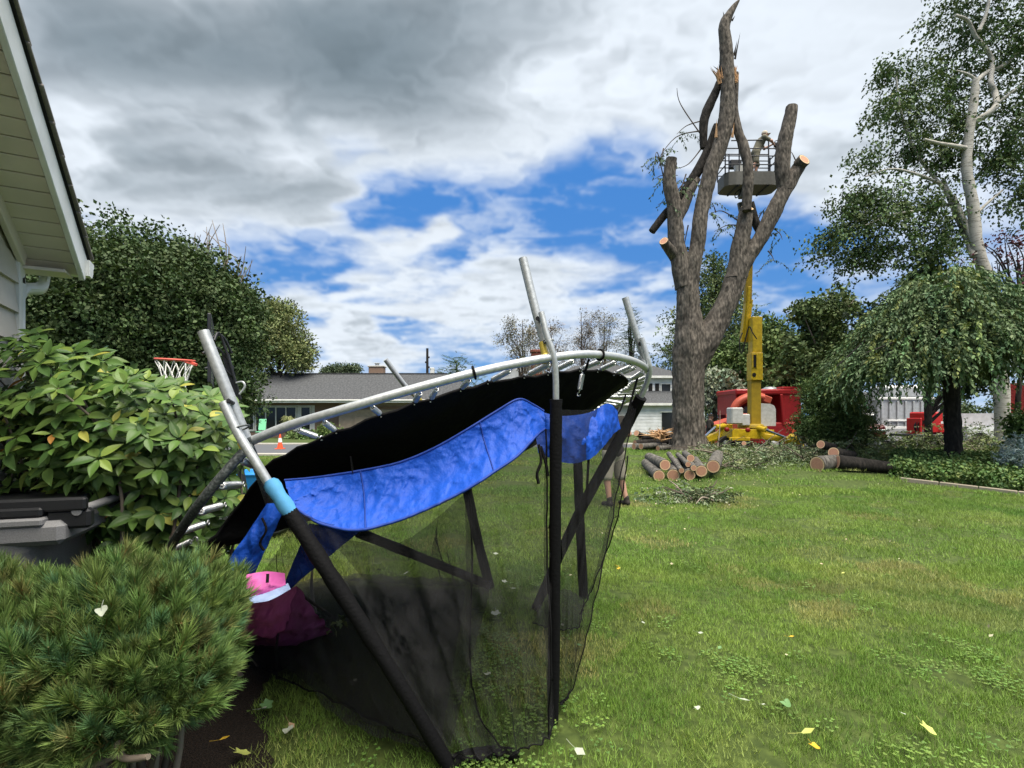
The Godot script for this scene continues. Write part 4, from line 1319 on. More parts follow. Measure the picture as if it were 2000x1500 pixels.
func make_rhododendron() -> void:
	rng.seed = 411
	var at := Vector3(-2.05, 0, -2.75)
	var t := thing("rhododendron", "large rhododendron bush with glossy leaf whorls beside the sided house", "shrub", at)
	# leaf variants
	var lv := []
	for k in 4:
		var m := mb()
		var L := 0.09
		var W: float = [0.042, 0.047, 0.038, 0.044][k]
		var curl: float = [0.02, 0.035, 0.01, 0.028][k]
		var rows := []
		for y in 7:
			var f := y / 6.0
			var w := W * sin(PI * pow(f, 0.8) * 0.97 + 0.06) * 0.5
			var row := PackedVector3Array()
			for x in 5:
				var s := (x - 2) / 2.0
				row.append(Vector3(s * w, -curl * f * f + absf(s) * w * 0.22 - (0.0014 if x == 2 else 0.0), -L * f - 0.01))
			rows.append(row)
		m.grid(rows)
		lv.append(m.mesh())
	var fronts := []
	var backs := []
	var blobs := [[p(60, 760, 2.62), Vector3(0.34, 0.26, 0.3)], [p(190, 830, 2.55), Vector3(0.4, 0.28, 0.3)], [p(330, 850, 2.62), Vector3(0.3, 0.24, 0.28)], [p(60, 900, 2.7), Vector3(0.36, 0.3, 0.28)], [p(260, 960, 2.6), Vector3(0.34, 0.24, 0.25)], [p(395, 930, 2.75), Vector3(0.2, 0.3, 0.22)], [p(385, 820, 2.8), Vector3(0.18, 0.14, 0.2)], [p(330, 1030, 2.7), Vector3(0.22, 0.14, 0.2)], [p(20, 690, 2.75), Vector3(0.22, 0.14, 0.2)]]
	var spots := []
	for q in crown_spots(blobs, 900, 0.22, -0.6, 412): spots.append(q)
	spots.sort_custom(func(a, b): return a.z > b.z)
	var kept := []
	for q in spots:
		if q.y < 0.55: continue
		var ok := true
		for w in kept:
			if w.distance_to(q) < 0.054: ok = false; break
		if ok: kept.append(q)
	var individual := 0
	var xs := [[], [], [], []]
	var cs := [[], [], [], []]
	var mats := []
	for k in 10:
		var c: Color = [Color(0.06, 0.12, 0.025), Color(0.08, 0.15, 0.032), Color(0.05, 0.1, 0.027), Color(0.105, 0.18, 0.04), Color(0.072, 0.135, 0.034), Color(0.055, 0.11, 0.03), Color(0.09, 0.145, 0.035), Color(0.17, 0.24, 0.05), Color(0.3, 0.3, 0.06), Color(0.34, 0.17, 0.04)][k]
		var lm := leafmat("rhododendron_leaf_%d" % k, 0.36, 0.12)
		lm.vertex_color_use_as_albedo = false
		lm.albedo_color = c.linear_to_srgb()
		mats.append(lm)
	for q in kept:
		# whorl axis points outwards and up
		var ctr := Vector3(-2.0, 0.9, -2.75)
		var ax: Vector3 = ((q - ctr).normalized() * 0.7 + Vector3(0.15, 0.5, 0.65) + rv(0.25)).normalized()
		var s: Vector3 = ax.cross(Vector3(0.3, 0.2, 1)).normalized()
		var b := Basis(s, ax, s.cross(ax)).orthonormalized()
		var n := rng.randi_range(6, 9)
		var sc := rng.randf_range(0.75, 1.12)
		for k in n:
			var lb := b * Basis(Vector3.UP, TAU * k / n + rng.randfn(0, 0.14)) * Basis(Vector3.RIGHT, rng.randf_range(-0.2, 0.6))
			var xf := Transform3D(lb.scaled(Vector3.ONE * sc * rng.randf_range(0.8, 1.1)), q - at)
			var vi := rng.randi() % 4
			var fr := rng.randf()
			var ci := rng.randi() % 7
			if fr < 0.018: ci = 8
			elif fr < 0.1: ci = 7
			elif fr < 0.104: ci = 9
			if individual < 300:
				put("leaf", lv[vi], mats[ci], t, xf)
				individual += 1
			else:
				xs[vi].append(xf)
				cs[vi].append(mats[ci].albedo_color.srgb_to_linear())
	for k in 4: scatter("leaves", lv[k], M.leaf_glossy, xs[k], cs[k], t)
	# woody stems
	for k in 46:
		var e: Vector3 = kept[rng.randi() % kept.size()]
		var root := Vector3(rng.randf_range(-2.7, -1.5), 0.0, rng.randf_range(-3.1, -2.6))
		var m1 := root.lerp(e, 0.4) + rv(0.14)
		var m2 := root.lerp(e, 0.75) + rv(0.1)
		put("stem", limb(PackedVector3Array([root - at, m1 - at, m2 - at, e - at]), rng.randf_range(0.009, 0.016), 0.004, 6, 4), M.twig_pale if k % 3 else M.twig, t)
	# fill of darker leaves deep inside
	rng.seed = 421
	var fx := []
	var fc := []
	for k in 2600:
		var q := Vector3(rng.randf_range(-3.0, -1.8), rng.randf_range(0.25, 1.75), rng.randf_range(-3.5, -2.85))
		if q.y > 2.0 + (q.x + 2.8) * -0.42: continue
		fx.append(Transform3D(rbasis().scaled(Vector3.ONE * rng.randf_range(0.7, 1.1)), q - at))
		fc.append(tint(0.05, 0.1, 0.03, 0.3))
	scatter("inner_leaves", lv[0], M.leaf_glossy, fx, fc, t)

func make_pine_shrub() -> void:
	rng.seed = 431
	var at := Vector3(-1.3, 0, -1.72)
	var t := thing("mugo_pine", "low rounded pine shrub with long green needles beside the bin", "shrub", at)
	# a shoot: needles in pairs fanning from a short twig along +y
	var shoots := []
	for v in 4:
		var m := mb()
		var L := 0.085
		for k in 120:
			var f := pow(rng.randf(), 0.8)
			var o := Vector3(0, L * f, 0)
			var a := rng.randf() * TAU
			var open := rng.randf_range(0.35, 1.05) * (1.15 - f * 0.6)
			var dir := Vector3(cos(a) * sin(open), cos(open), sin(a) * sin(open))
			var l := rng.randf_range(0.045, 0.068)
			var s := dir.cross(rdir()).normalized() * 0.0012
			m.col = tint(1, 1, 1, 0.3)
			if rng.randf() < 0.06: m.col = Color(1.4, 1.2, 0.85)
			var nn := (dir.cross(s)).normalized()
			if nn.y < 0:
				nn = -nn
				s = -s
			var i0 := m.v.size()
			var bend := dir * l * 0.5 + rv(0.002)
			m.vert(o - s, nn); m.vert(o + s, nn); m.vert(o + bend + s, nn); m.vert(o + bend - s, nn); m.vert(o + dir * l + Vector3(0, 0.004, 0), nn)
			m.i.append_array([i0, i0 + 1, i0 + 2, i0, i0 + 2, i0 + 3, i0 + 3, i0 + 2, i0 + 4])
		m.col = Color(0.9, 0.5, 0.5)
		m.bar(Vector3(0, -0.05, 0), Vector3(0, L, 0), 0.0026, 5)
		shoots.append(m.mesh())
	var blobs := [[p(235, 1235, 1.72), Vector3(0.3, 0.19, 0.3)], [p(350, 1225, 1.82), Vector3(0.17, 0.16, 0.22)], [p(40, 1330, 1.55), Vector3(0.27, 0.19, 0.24)], [p(280, 1320, 1.6), Vector3(0.22, 0.15, 0.2)], [p(190, 1405, 1.5), Vector3(0.17, 0.08, 0.14)], [p(-70, 1270, 1.75), Vector3(0.24, 0.2, 0.3)], [p(110, 1255, 1.68), Vector3(0.18, 0.14, 0.2)]]
	var xf := [[], [], [], []]
	var cs := [[], [], [], []]
	for b in blobs:
		var n := int(1500.0 * pow(b[1].x * b[1].y * b[1].z, 0.667) / 0.1)
		for k in n:
			var q := rdir()
			var r := (1.0 - 0.5 * pow(rng.randf(), 1.6)) * (1.0 + 0.22 * nz2.get_noise_3d(q.x * 3.0 + b[0].x * 5.0, q.y * 3.0, q.z * 3.0))
			var w: Vector3 = b[0] + q * b[1] * r
			if w.z > -1.2: continue
			var dir: Vector3 = (q / b[1]).normalized() * 0.75 + Vector3.UP * 0.75 + rv(0.35)
			dir = dir.normalized()
			var s := dir.cross(rdir()).normalized()
			var v := rng.randi() % 4
			xf[v].append(Transform3D(Basis(s, dir, s.cross(dir)).scaled(Vector3.ONE * rng.randf_range(0.5, 1.05)), w - at))
			var g := rng.randf()
			cs[v].append(tint(0.135, 0.21, 0.06, 0.25) if g < 0.7 else tint(0.115, 0.21, 0.09, 0.22) if g < 0.9 else tint(0.18, 0.2, 0.07, 0.2))
	for v in 4: scatter("needles", shoots[v], M.needle, xf[v], cs[v], t)
	var root := Vector3(-1.25, 0.0, -1.75)
	for k in 16:
		var b: Array = blobs[k % 7]
		var e: Vector3 = b[0] + rdir() * b[1] * 0.6
		put("branch", limb(PackedVector3Array([root - at + rv(0.04), root.lerp(e, 0.45) - at + rv(0.07), e - at]), 0.018, 0.005, 7, 5), M.twig_pale if k % 2 else M.twig, t)
	for q in [[[330, 1420, 1.6], [240, 1470, 1.55], [90, 1530, 1.5]], [[250, 1440, 1.5], [180, 1480, 1.5], [60, 1505, 1.45]], [[300, 1400, 1.7], [295, 1440, 1.65], [240, 1470, 1.6]], [[232, 1450, 1.45], [240, 1480, 1.42], [290, 1478, 1.4]]]:
		put("branch", limb(PackedVector3Array([p(q[0][0], q[0][1], q[0][2]) - at, p(q[1][0], q[1][1], q[1][2]) - at, p(q[2][0], q[2][1], q[2][2]) - at]), 0.012, 0.008, 7, 5), M.twig_pale, t)
	# a pale leaf caught in the needles
	var lf := put("caught_leaf", leaf_shape(0.018, 3), M.pale_leaf, null, Transform3D(Basis(Vector3(0.2, 1, 0.4).normalized(), 0.6) * Basis(Vector3.RIGHT, 0.9), p(198, 1192, 1.42)))
	tag(lf, "pale green leaf caught upright in the pine shrub needles", "leaf")

func leaf_shape(l: float, lobes: int) -> ArrayMesh:
	# a lobed leaf with a stalk, slightly cupped
	var m := mb()
	var n := lobes * 6
	var c0 := m.vert(Vector3(0, 0, 0), Vector3.UP)
	for k in n + 1:
		var a := TAU * k / n
		var wv := absf(fposmod(a * lobes / TAU, 1.0) * 2.0 - 1.0)
		var r := l * (0.68 + 0.32 * pow(wv, 1.3)) * (1.0 - 0.4 * exp(-pow((a - PI) / 0.6, 2)))
		if lobes <= 1: r = l * (0.36 + 0.64 * pow(absf(cos(a * 0.5)), 3.0)) * (0.55 if cos(a) < 0 else 1.0)
		m.vert(Vector3(sin(a) * r * (0.9 if lobes > 1 else 0.62), r * r * 2.2 + 0.004 * sin(a * 3.0), cos(a) * r), Vector3(-sin(a) * 0.3, 1, -cos(a) * 0.3).normalized())
	for k in n: m.i.append_array([c0, c0 + k + 2, c0 + k + 1])
	m.tube(PackedVector3Array([Vector3(0, 0, 0), Vector3(0.004, 0.004, -l * 0.7), Vector3(0.01, 0.01, -l * 1.3)]), 0.0012, 4)
	return m.mesh()

func make_fallen_leaves() -> void:
	rng.seed = 440
	var shapes := [leaf_shape(0.055, 5), leaf_shape(0.06, 1), leaf_shape(0.045, 3)]
	# [px, py, shape, colour, turn, scale]
	var list := [[1447, 1384, 1, 0, 1.2, 0.75], [1810, 1442, 0, 1, 0.6, 0.75], [1570, 1452, 1, 1, 1.6, 0.9], [1255, 1228, 1, 0, 0.1, 0.5], [1543, 1258, 1, 2, 1.4, 0.45], [1590, 1478, 2, 2, 0.4, 0.6], [1362, 1402, 2, 0, 2.0, 0.4], [1535, 1392, 2, 3, 0.2, 0.7], [1365, 1250, 1, 0, 0.9, 0.5], [1404, 1282, 1, 3, 2.3, 0.5], [1868, 1080, 1, 0, 1.8, 0.8], [1645, 1130, 1, 1, 1.8, 0.5], [1130, 1275, 0, 3, 0.5, 0.8], [1126, 1486, 1, 0, 0.8, 0.8], [432, 1466, 1, 2, 2.4, 0.6], [470, 1492, 0, 1, 1.7, 0.75], [566, 1434, 1, 4, 1.0, 0.6], [562, 1446, 2, 0, 0.3, 0.7], [968, 1210, 0, 0, 0.2, 0.85], [852, 1212, 1, 0, 1.8, 0.75], [868, 1282, 1, 0, 1.2, 0.8], [800, 1286, 2, 0, 0.3, 0.9], [690, 1350, 2, 0, 0.3, 0.6], [738, 1110, 1, 0, 1.7, 0.8], [736, 1124, 1, 0, 1.5, 0.9], [790, 1131, 1, 0, 1.5, 0.8], [965, 1090, 1, 0, 1.6, 0.8], [1000, 1160, 1, 0, 0.8, 0.8], [985, 1146, 0, 0, 0.2, 0.6], [1098, 1232, 1, 0, 0.2, 0.5], [1208, 1120, 2, 2, 0.0, 0.5], [1205, 1115, 2, 2, 1.0, 0.5], [1490, 1395, 2, 0, 2.0, 0.35], [1763, 1413, 2, 0, 1.0, 0.3], [952, 1333, 2, 0, 0.2, 0.6], [520, 1395, 0, 3, 1.2, 0.7], [510, 1404, 2, 0, 2.2, 0.6]]
	var mt := [M.pale_leaf, M.lime_leaf, M.yellow_leaf, M.green_leaf, M.tan_leaf]
	var words := ["pale silvery leaf lying underside up on the grass", "lime yellow leaf lying curled on the lawn", "small golden yellow leaf lying on the lawn", "fresh green lobed leaf lying flat on the lawn", "tan curled leaf lying on the grass"]
	for q in list:
		var g := onground(q[0], q[1], 0.05)
		var o := put("fallen_leaf", shapes[q[2]], mt[q[3]], null, Transform3D((Basis(Vector3.UP, q[4]) * Basis(Vector3.RIGHT, rng.randfn(0.1, 0.2)) * Basis(Vector3.BACK, rng.randfn(0, 0.25))).scaled(Vector3.ONE * q[5]), g))
		var where := " under the netting" if q[0] < 1075 and q[0] > 600 else " beside the mulch" if q[0] <= 600 else " near the padded post" if q[0] < 1290 else ""
		tag(o, words[q[3]] + where, "leaf", "fallen leaves on the lawn" + where + ", " + ["silvery", "lime", "golden", "green", "tan"][q[3]])

func make_far_trees() -> void:
	var big := [clump(14, 0.42, 0.24, 0.15, 1), clump(14, 0.42, 0.24, 0.15, 2)]
	var med := [clump(16, 0.28, 0.15, 0.1, 3), clump(16, 0.28, 0.15, 0.1, 4), clump(16, 0.26, 0.15, 0.1, 5)]
	var thin := [clump(8, 0.4, 0.16, 0.08, 6), clump(7, 0.4, 0.16, 0.08, 7)]
	var firs := [sprig(30, 1.1, 0.16, 0.06, 8, 0.15), sprig(30, 1.1, 0.16, 0.06, 9, -0.2)]
	M.clump_med = med
	var fine := [clump(18, 0.24, 0.1, 0.07, 13), clump(18, 0.24, 0.1, 0.07, 14), clump(18, 0.22, 0.1, 0.07, 15)]
	M.clump_big = big
	# dark maple hedge-tree beyond the hoop
	var b := []
	var sd := 500
	for q in [[120, 620, 13.5, 1.9, 1.9], [240, 600, 13.2, 2.1, 2.0], [360, 610, 13.4, 1.7, 1.7], [420, 680, 13.6, 1.0, 1.3], [250, 570, 13.6, 2.1, 1.2], [130, 572, 13.6, 1.4, 1.2], [350, 575, 13.6, 1.4, 1.0], [440, 600, 13.7, 0.75, 0.9], [200, 740, 13.4, 2.4, 1.4], [400, 770, 13.5, 1.25, 1.1], [60, 700, 13.6, 1.6, 2.0]]:
		b.append([p(q[0], q[1], q[2]), Vector3(q[3], q[4], 1.5)])
	var mp := simple_tree("maple_tree", "dense dark green maple standing behind the basketball hoop", gp(260, 13.6), 6.0, 0.2, b, 11500, fine, Color(0.06, 0.095, 0.036), 0.25, 510, {"limbs": 2, "skin": 0.35, "gap": -0.45, "leafmat": M.leaf, "group": "trees on this side of the street"})
	rng.seed = 515
	for q in [[310, 500, 305, 462], [225, 500, 232, 458], [345, 510, 347, 480], [180, 500, 166, 462], [270, 500, 255, 478], [375, 520, 380, 490], [140, 510, 130, 478]]:
		var a := p(q[0], q[1], 13.5)
		var e := p(q[2], q[3], 13.5)
		foliage(mp, "top_shoot", [[a.lerp(e, 0.3), Vector3(0.25, 0.35, 0.2)], [a.lerp(e, 0.8), Vector3(0.12, 0.3, 0.12)]], 40, fine, M.leaf, Color(0.075, 0.105, 0.04), 0.25, 516 + q[0], 0.9, -0.9, 1.0, false, 0.5, 0.8)
	for q in [[400, 520, 415, 448], [440, 530, 430, 452], [450, 560, 472, 490], [395, 520, 388, 458], [460, 600, 470, 520], [162, 480, 170, 440]]:
		var a := p(q[0], q[1], 13.7) - mp.position
		var e := p(q[2], q[3], 13.7) - mp.position
		for k in 4: put("bare_twig", limb(PackedVector3Array([a, a.lerp(e, 0.5) + rv(0.15), e + Vector3(rng.randfn(0, 0.25), rng.randfn(0, 0.2), 0)]), 0.022, 0.006, 5, 3), M.twig_pale, mp)
	# lighter tree behind it
	b = []
	for q in [[540, 650, 44, 2.6, 2.4], [570, 680, 44, 2.0, 1.6], [520, 620, 45, 1.6, 1.5], [545, 605, 45, 1.2, 0.9], [585, 705, 44, 1.2, 1.1], [510, 690, 44, 2, 2]]: b.append([p(q[0], q[1], q[2]), Vector3(q[3], q[4], 2.0)])
	simple_tree("broadleaf_tree", "light green leafy tree rising over the end of the grey roof", gp(545, 44), 9.0, 0.3, b, 1500, big, Color(0.155, 0.185, 0.075), 0.25, 520, {"gap": -0.3})
	for q in [[663, 722, 75, 1.7, 0.8], [690, 722, 75, 1.2, 0.7], [640, 726, 75, 0.8, 0.5]]:
		simple_tree("distant_tree", "small dark treetop far off above the grey ridge", gp(q[0], q[2]), 8.0, 0.2, [[p(q[0], q[1], q[2]), Vector3(q[3], q[4], 1)]], 160, big, Color(0.085, 0.115, 0.065), 0.2, 530 + int(q[0]), {"group": "treetops above the grey ridge"})
	# pine to the right of the utility pole
	b = []
	for q in [[893, 712, 46, 0.9, 0.9], [880, 735, 46, 1.6, 0.9], [905, 750, 46, 1.7, 1.1], [865, 752, 46, 1.0, 0.8], [895, 775, 46, 2.2, 1.0]]: b.append([p(q[0], q[1], q[2]), Vector3(q[3], q[4], 1.2)])
	simple_tree("pine_tree", "bushy pine standing beside the utility pole", gp(893, 46), 6.2, 0.2, b, 700, firs, Color(0.085, 0.13, 0.05), 0.25, 541, {"upright": true, "s0": 0.5, "s1": 0.9})
	# grey-brown thin trees over the white house
	for q in [[1020, 615, 720, 47, 1.3, "thin grey-leaved tree left bare at the top beside the brick chimney"], [1075, 625, 720, 54, 1.7, "sparse olive tree rising behind the white house ridge"], [1135, 600, 720, 55, 2.2, "brown half-bare tree rising behind the white house ridge"], [1180, 610, 720, 56, 1.9, "twiggy grey tree next to the dark spruce"]]:
		b = []
		rng.seed = int(q[0])
		for k in 7:
			var y := lerpf(q[1] + 20, q[2], k / 6.0)
			b.append([p(q[0] + rng.randfn(0, 26), y, q[3]), Vector3(q[4] * rng.randf_range(0.5, 1.1), 1.0, 1.0)])
		simple_tree("thin_tree", q[5], gp(q[0], q[3]), 1.5 + (HZ - q[1]) * 0.001 * q[3], 0.13, b, 700, thin, [Color(0.17, 0.165, 0.12), Color(0.15, 0.165, 0.085), Color(0.2, 0.165, 0.13), Color(0.17, 0.15, 0.12)][int(q[0]) % 4], 0.3, int(q[0]) + 550, {"limbs": 6, "bark": M.twig, "gap": -0.1, "skin": 0.9, "limb_r": 0.045})
	# spruce and the feathery larch behind the felled tree
	b = []
	for k in 9: b.append([p(1232 + 8 * sin(k * 2.0), 610 + k * 22, 60), Vector3(0.6 + k * 0.33, 1.1, 0.6 + k * 0.28)])
	simple_tree("spruce_tree", "dark green spruce beside the white house roof", gp(1232, 60), 13.5, 0.25, b, 1500, firs, Color(0.06, 0.095, 0.045), 0.25, 561, {"upright": true, "s0": 0.45, "s1": 0.9, "gap": -0.35})
	b = []
	for k in 12: b.append([p(1395 + 10 * sin(k * 2.3), 515 + k * 22, 58), Vector3(1.3 + minf(k, 7) * 0.8, 1.3, 1.0 + k * 0.35)])
	simple_tree("larch_tree", "tall feathery yellow-green larch behind the felled trunk", gp(1395, 58), 19.0, 0.35, b, 2400, firs + big, Color(0.13, 0.17, 0.075), 0.25, 571, {"upright": true, "s0": 0.9, "s1": 1.9, "gap": -0.16, "gapf": 1.1, "limbs": 2})
	b = []
	for q in [[1430, 720, 29, 1.4, 1.3], [1480, 700, 29, 1.6, 1.6], [1540, 720, 29, 1.7, 1.7], [1460, 750, 28.5, 1.8, 1.0], [1590, 740, 29, 1.6, 1.3], [1500, 655, 30, 1.2, 0.9]]: b.append([p(q[0], q[1], q[2]), Vector3(q[3], q[4], 1.2)])
	simple_tree("broadleaf_tree", "deep green broad tree behind the yellow lift mast", gp(1500, 29), 5.0, 0.22, b, 1700, big, Color(0.085, 0.13, 0.042), 0.25, 581, {"gap": -0.3})
	simple_tree("lilac_shrub", "grey-green shrub behind the red wood chipper", gp(1410, 27), 2.4, 0.1, [[p(1415, 765, 27), Vector3(1.0, 0.8, 0.8)], [p(1392, 752, 27), Vector3(0.7, 0.6, 0.7)]], 260, big, Color(0.2, 0.24, 0.17), 0.2, 586, {"category": "shrub", "group": "shrubs across the street"})
	# ragged tree left of the weeping tree
	b = []
	for q in [[1600, 620, 24, 0.8, 0.9], [1585, 680, 24, 1.2, 1.0], [1620, 660, 24, 1.2, 1.2], [1565, 720, 24, 1.2, 0.9], [1640, 600, 24, 0.9, 0.8], [1575, 610, 24, 0.5, 0.5]]: b.append([p(q[0], q[1], q[2]), Vector3(q[3], q[4], 0.9)])
	simple_tree("ragged_tree", "storm-torn tree with gaps beside the weeping tree", gp(1610, 24), 5.8, 0.2, b, 900, M.clump_med, Color(0.11, 0.155, 0.06), 0.25, 591, {"gap": -0.12, "limbs": 4, "bark": M.twig_pale, "s0": 0.9, "s1": 1.6})
	# garden plants before the tan house
	simple_tree("garden_shrub", "round green shrub before the tan garage", gp(640, 38), 0.9, 0.05, [[p(640, 848, 38), Vector3(1.0, 0.65, 0.7)]], 130, M.clump_med, Color(0.13, 0.19, 0.06), 0.2, 595, {"category": "shrub", "group": "shrubs across the street"})
	simple_tree("garden_shrub", "low trimmed hedge at the garage corner", gp(610, 37.5), 0.5, 0.05, [[p(600, 853, 37.5), Vector3(1.5, 0.35, 0.5)]], 130, M.clump_med, Color(0.10, 0.16, 0.05), 0.2, 596, {"category": "shrub", "group": "shrubs across the street"})
	var gr := thing("ornamental_grass", "tall fountain grass clump before the picture window", "plant", gp(565, 38.5))
	var gm := mb()
	rng.seed = 597
	for k in 240:
		var a := rng.randf() * TAU
		var out := Vector3(cos(a), 0, sin(a)) * rng.randf_range(0.2, 0.95)
		var h := rng.randf_range(1.0, 1.75)
		gm.col = tint(1, 1, 1, 0.2)
		var s := Vector3(-sin(a), 0, cos(a)) * 0.02
		gm.quad(out * 0.1 - s, out * 0.55 + Vector3.UP * h - s, out * 0.55 + Vector3.UP * h + s, out * 0.1 + s)
		gm.tri3(out * 0.55 + Vector3.UP * h - s, out + Vector3.UP * h * 0.85, out * 0.55 + Vector3.UP * h + s)
	var gb := put("blades", gm.mesh(), leafmat("fountain_grass", 0.6, 0.3), gr)
	M.fountain_grass.albedo_color = lin(0.22, 0.24, 0.1)
	# a wooded skyline far behind everything
	rng.seed = 599
	for k in 26:
		var px := -900.0 + k * 160.0 + rng.randfn(0, 40)
		var d := rng.randf_range(95, 130)
		var hh := rng.randf_range(4.5, 8.0)
		if px > 600 and px < 1000: hh = rng.randf_range(3.0, 4.5)
		var c := gp(px, d, hh * 0.55)
		simple_tree("distant_tree", "far roundish tree in the belt of trees beyond the houses", gp(px, d), hh, 0.25, [[c, Vector3(6.0, hh * 0.55, 4)], [c + Vector3(5, -0.5, 2), Vector3(5, hh * 0.4, 3)]], 260, M.clump_big, Color(0.08, 0.115, 0.055), 0.25, 600 + k, {"group": "belt of trees beyond the houses", "s0": 1.6, "s1": 2.8, "limbs": 0})

func make_right_trees() -> void:
	# birch with white trunk
	var t := thing("birch_tree", "tall birch with white peeling trunk and dark hanging foliage", "tree", gp(1950, 16.0), 0.0, "trees on this side of the street")
	var o := t.position
	var D := 16.0
	var L := func(a: Array, r0: float, r1: float) -> void:
		var q := ps(a)
		for k in q.size(): q[k] -= o
		put("limb" if r0 < 0.16 else "trunk", limb(q, r0 * 0.82, r1 * 0.82, 12, 6), M.bark_birch, t)
	L.call([[1960, 885, D], [1952, 700, D], [1930, 560, D], [1908, 480, D], [1900, 400, D], [1888, 330, D], [1893, 260, D], [1903, 190, D], [1905, 155, D]], 0.26, 0.12)
	L.call([[1905, 160, D], [1930, 140, D + 0.2], [1965, 125, D + 0.3], [2005, 85, D + 0.5], [2060, 40, D]], 0.09, 0.04)
	L.call([[1905, 155, D], [1890, 145, D], [1868, 138, D]], 0.06, 0.03)
	L.call([[1900, 240, D], [1930, 222, D - 0.2], [1945, 205, D - 0.2], [1943, 180, D], [1935, 160, D], [1938, 120, D + 0.3], [1925, 95, D + 0.3], [1905, 70, D + 0.3], [1890, 40, D + 0.2], [1865, 30, D]], 0.12, 0.05)
	L.call([[1945, 205, D - 0.2], [1970, 185, D - 0.3], [2010, 155, D - 0.5]], 0.06, 0.03)
	L.call([[1890, 290, D], [1865, 285, D - 0.2], [1835, 280, D - 0.3], [1805, 272, D - 0.5]], 0.09, 0.04)
	L.call([[1912, 60, D], [1925, 30, D], [1935, -20, D]], 0.07, 0.05)
	L.call([[1905, 500, D], [1880, 440, D + 0.4], [1862, 400, D + 0.5], [1848, 370, D + 0.6], [1842, 350, D + 0.6]], 0.16, 0.08)
	L.call([[1905, 480, D], [1876, 415, D + 0.2], [1862, 380, D + 0.3]], 0.12, 0.06)
	L.call([[1905, 420, D], [1925, 400, D], [1960, 370, D]], 0.07, 0.03)
	L.call([[1850, 400, D + 0.6], [1800, 410, D], [1740, 420, D], [1690, 440, D - 0.3]], 0.06, 0.02)
	L.call([[1840, 360, D + 0.6], [1790, 340, D], [1740, 330, D], [1690, 345, D]], 0.06, 0.02)
	L.call([[1845, 370, D + 0.5], [1790, 300, D + 0.6], [1760, 220, D + 0.5], [1750, 150, D + 0.4]], 0.07, 0.03)
	var b := []
	for q in [[1900, 60, 0.9, 1.3], [1850, 30, 0.8, 0.8], [1990, 60, 1.2, 1.2], [1780, 150, 0.8, 0.9], [1850, 150, 1.0, 1.1], [1760, 210, 0.7, 0.8], [1810, 230, 1.0, 1.0], [1870, 240, 0.9, 1.2], [1990, 220, 1.0, 1.6], [1780, 290, 0.9, 0.7], [1840, 310, 1.0, 0.9], [1690, 305, 0.6, 0.5], [1700, 390, 1.1, 0.9], [1650, 430, 0.8, 0.9], [1625, 480, 0.7, 0.7], [1720, 440, 1.1, 0.9], [1790, 400, 1.2, 1.0], [1840, 440, 0.9, 1.0], [1990, 370, 0.9, 1.2], [1960, 300, 0.8, 1.0], [1750, 490, 1.2, 0.7], [1680, 500, 1.1, 0.7], [1950, 130, 0.9, 0.9], [1730, 140, 0.4, 0.4], [1720, 210, 0.4, 0.4], [1820, 490, 0.9, 0.6], [2080, 150, 1.4, 2.6], [2080, 380, 1.4, 1.6], [1960, -60, 1.6, 1.2]]:
		b.append([p(q[0], q[1], D + (1.0 if q[0] > 1820 and q[0] < 1960 else 0.4) + 0.4 * sin(q[0])), Vector3(q[2], q[3], 0.8)])
	var hang := [clump(9, 0.22, 0.1, 0.07, 71, 0.9), clump(9, 0.22, 0.1, 0.07, 72, 0.9), sprig(12, 0.5, 0.1, 0.07, 73, 0.7)]
	foliage(t, "crown", b, 5000, hang, M.leaf, Color(0.095, 0.145, 0.06), 0.3, 700, 0.85, 0.04, 1.5, true, 0.8, 1.3)
	# weeping tree
	var w := thing("weeping_tree", "umbrella-shaped weeping mulberry with dark straight trunk in the bed", "tree", onground(1862, 912), 0.0, "trees on this side of the street")
	var wo := w.position
	var wd := -wo.z
	put("trunk", limb(PackedVector3Array([Vector3(0.02, -0.1, 0), Vector3(0, 0.6, 0), Vector3(-0.02, 1.3, 0), Vector3(-0.06, 2.6, 0)]), 0.2, 0.16, 14, 6), M.bark_dark, w)
	rng.seed = 711
	for k in 26:
		var a := TAU * k / 26.0 + rng.randfn(0, 0.1)
		var top := Vector3(-0.06, 2.1, 0) + Vector3(cos(a) * 0.9, rng.randf_range(0.9, 1.9), sin(a) * 0.8)
		var far := Vector3(-0.4 + cos(a) * rng.randf_range(1.6, 2.9), rng.randf_range(1.8, 2.8), sin(a) * rng.randf_range(1.2, 2.0))
		put("limb", limb(PackedVector3Array([Vector3(-0.05, 1.9, 0), top, far]), 0.06, 0.012, 6, 6), M.bark_dark, w)
	var sp := [sprig(30, 0.75, 0.115, 0.05, 81, 0.95), sprig(30, 0.7, 0.115, 0.052, 82, 1.2), sprig(26, 0.55, 0.11, 0.048, 83, 0.7)]
	var xf := [[], [], []]
	var cs := [[], [], []]
	rng.seed = 712
	for k in 2300:
		var a := rng.randf() * TAU
		var r := sqrt(rng.randf())
		# an uneven umbrella: dome on top, fringe below
		var rx := 2.2 if cos(a) < 0 else 1.95
		var px := cos(a) * r * rx - 0.25
		var pz := sin(a) * r * 2.0
		var dome := 5.0 - 1.9 * pow(r, 2.2) + 0.75 * nz2.get_noise_2d(px * 0.9, pz * 0.9) - 0.16 * absf(px)
		var y := dome - 1.15 * pow(rng.randf(), 1.5) * (0.5 + r)
		if px > 1.1: y = maxf(y, 2.2)
		var lowlim := 2.75 + 0.45 * nz2.get_noise_2d(a * 2.0, 3.0) + (0.35 if px > -0.6 else 0.0)
		y = maxf(y, lowlim - (rng.randf_range(0.2, 0.75) if rng.randf() < 0.1 else 0.0))
		if rng.randf() < 0.06: y += rng.randf_range(0.1, 0.4)
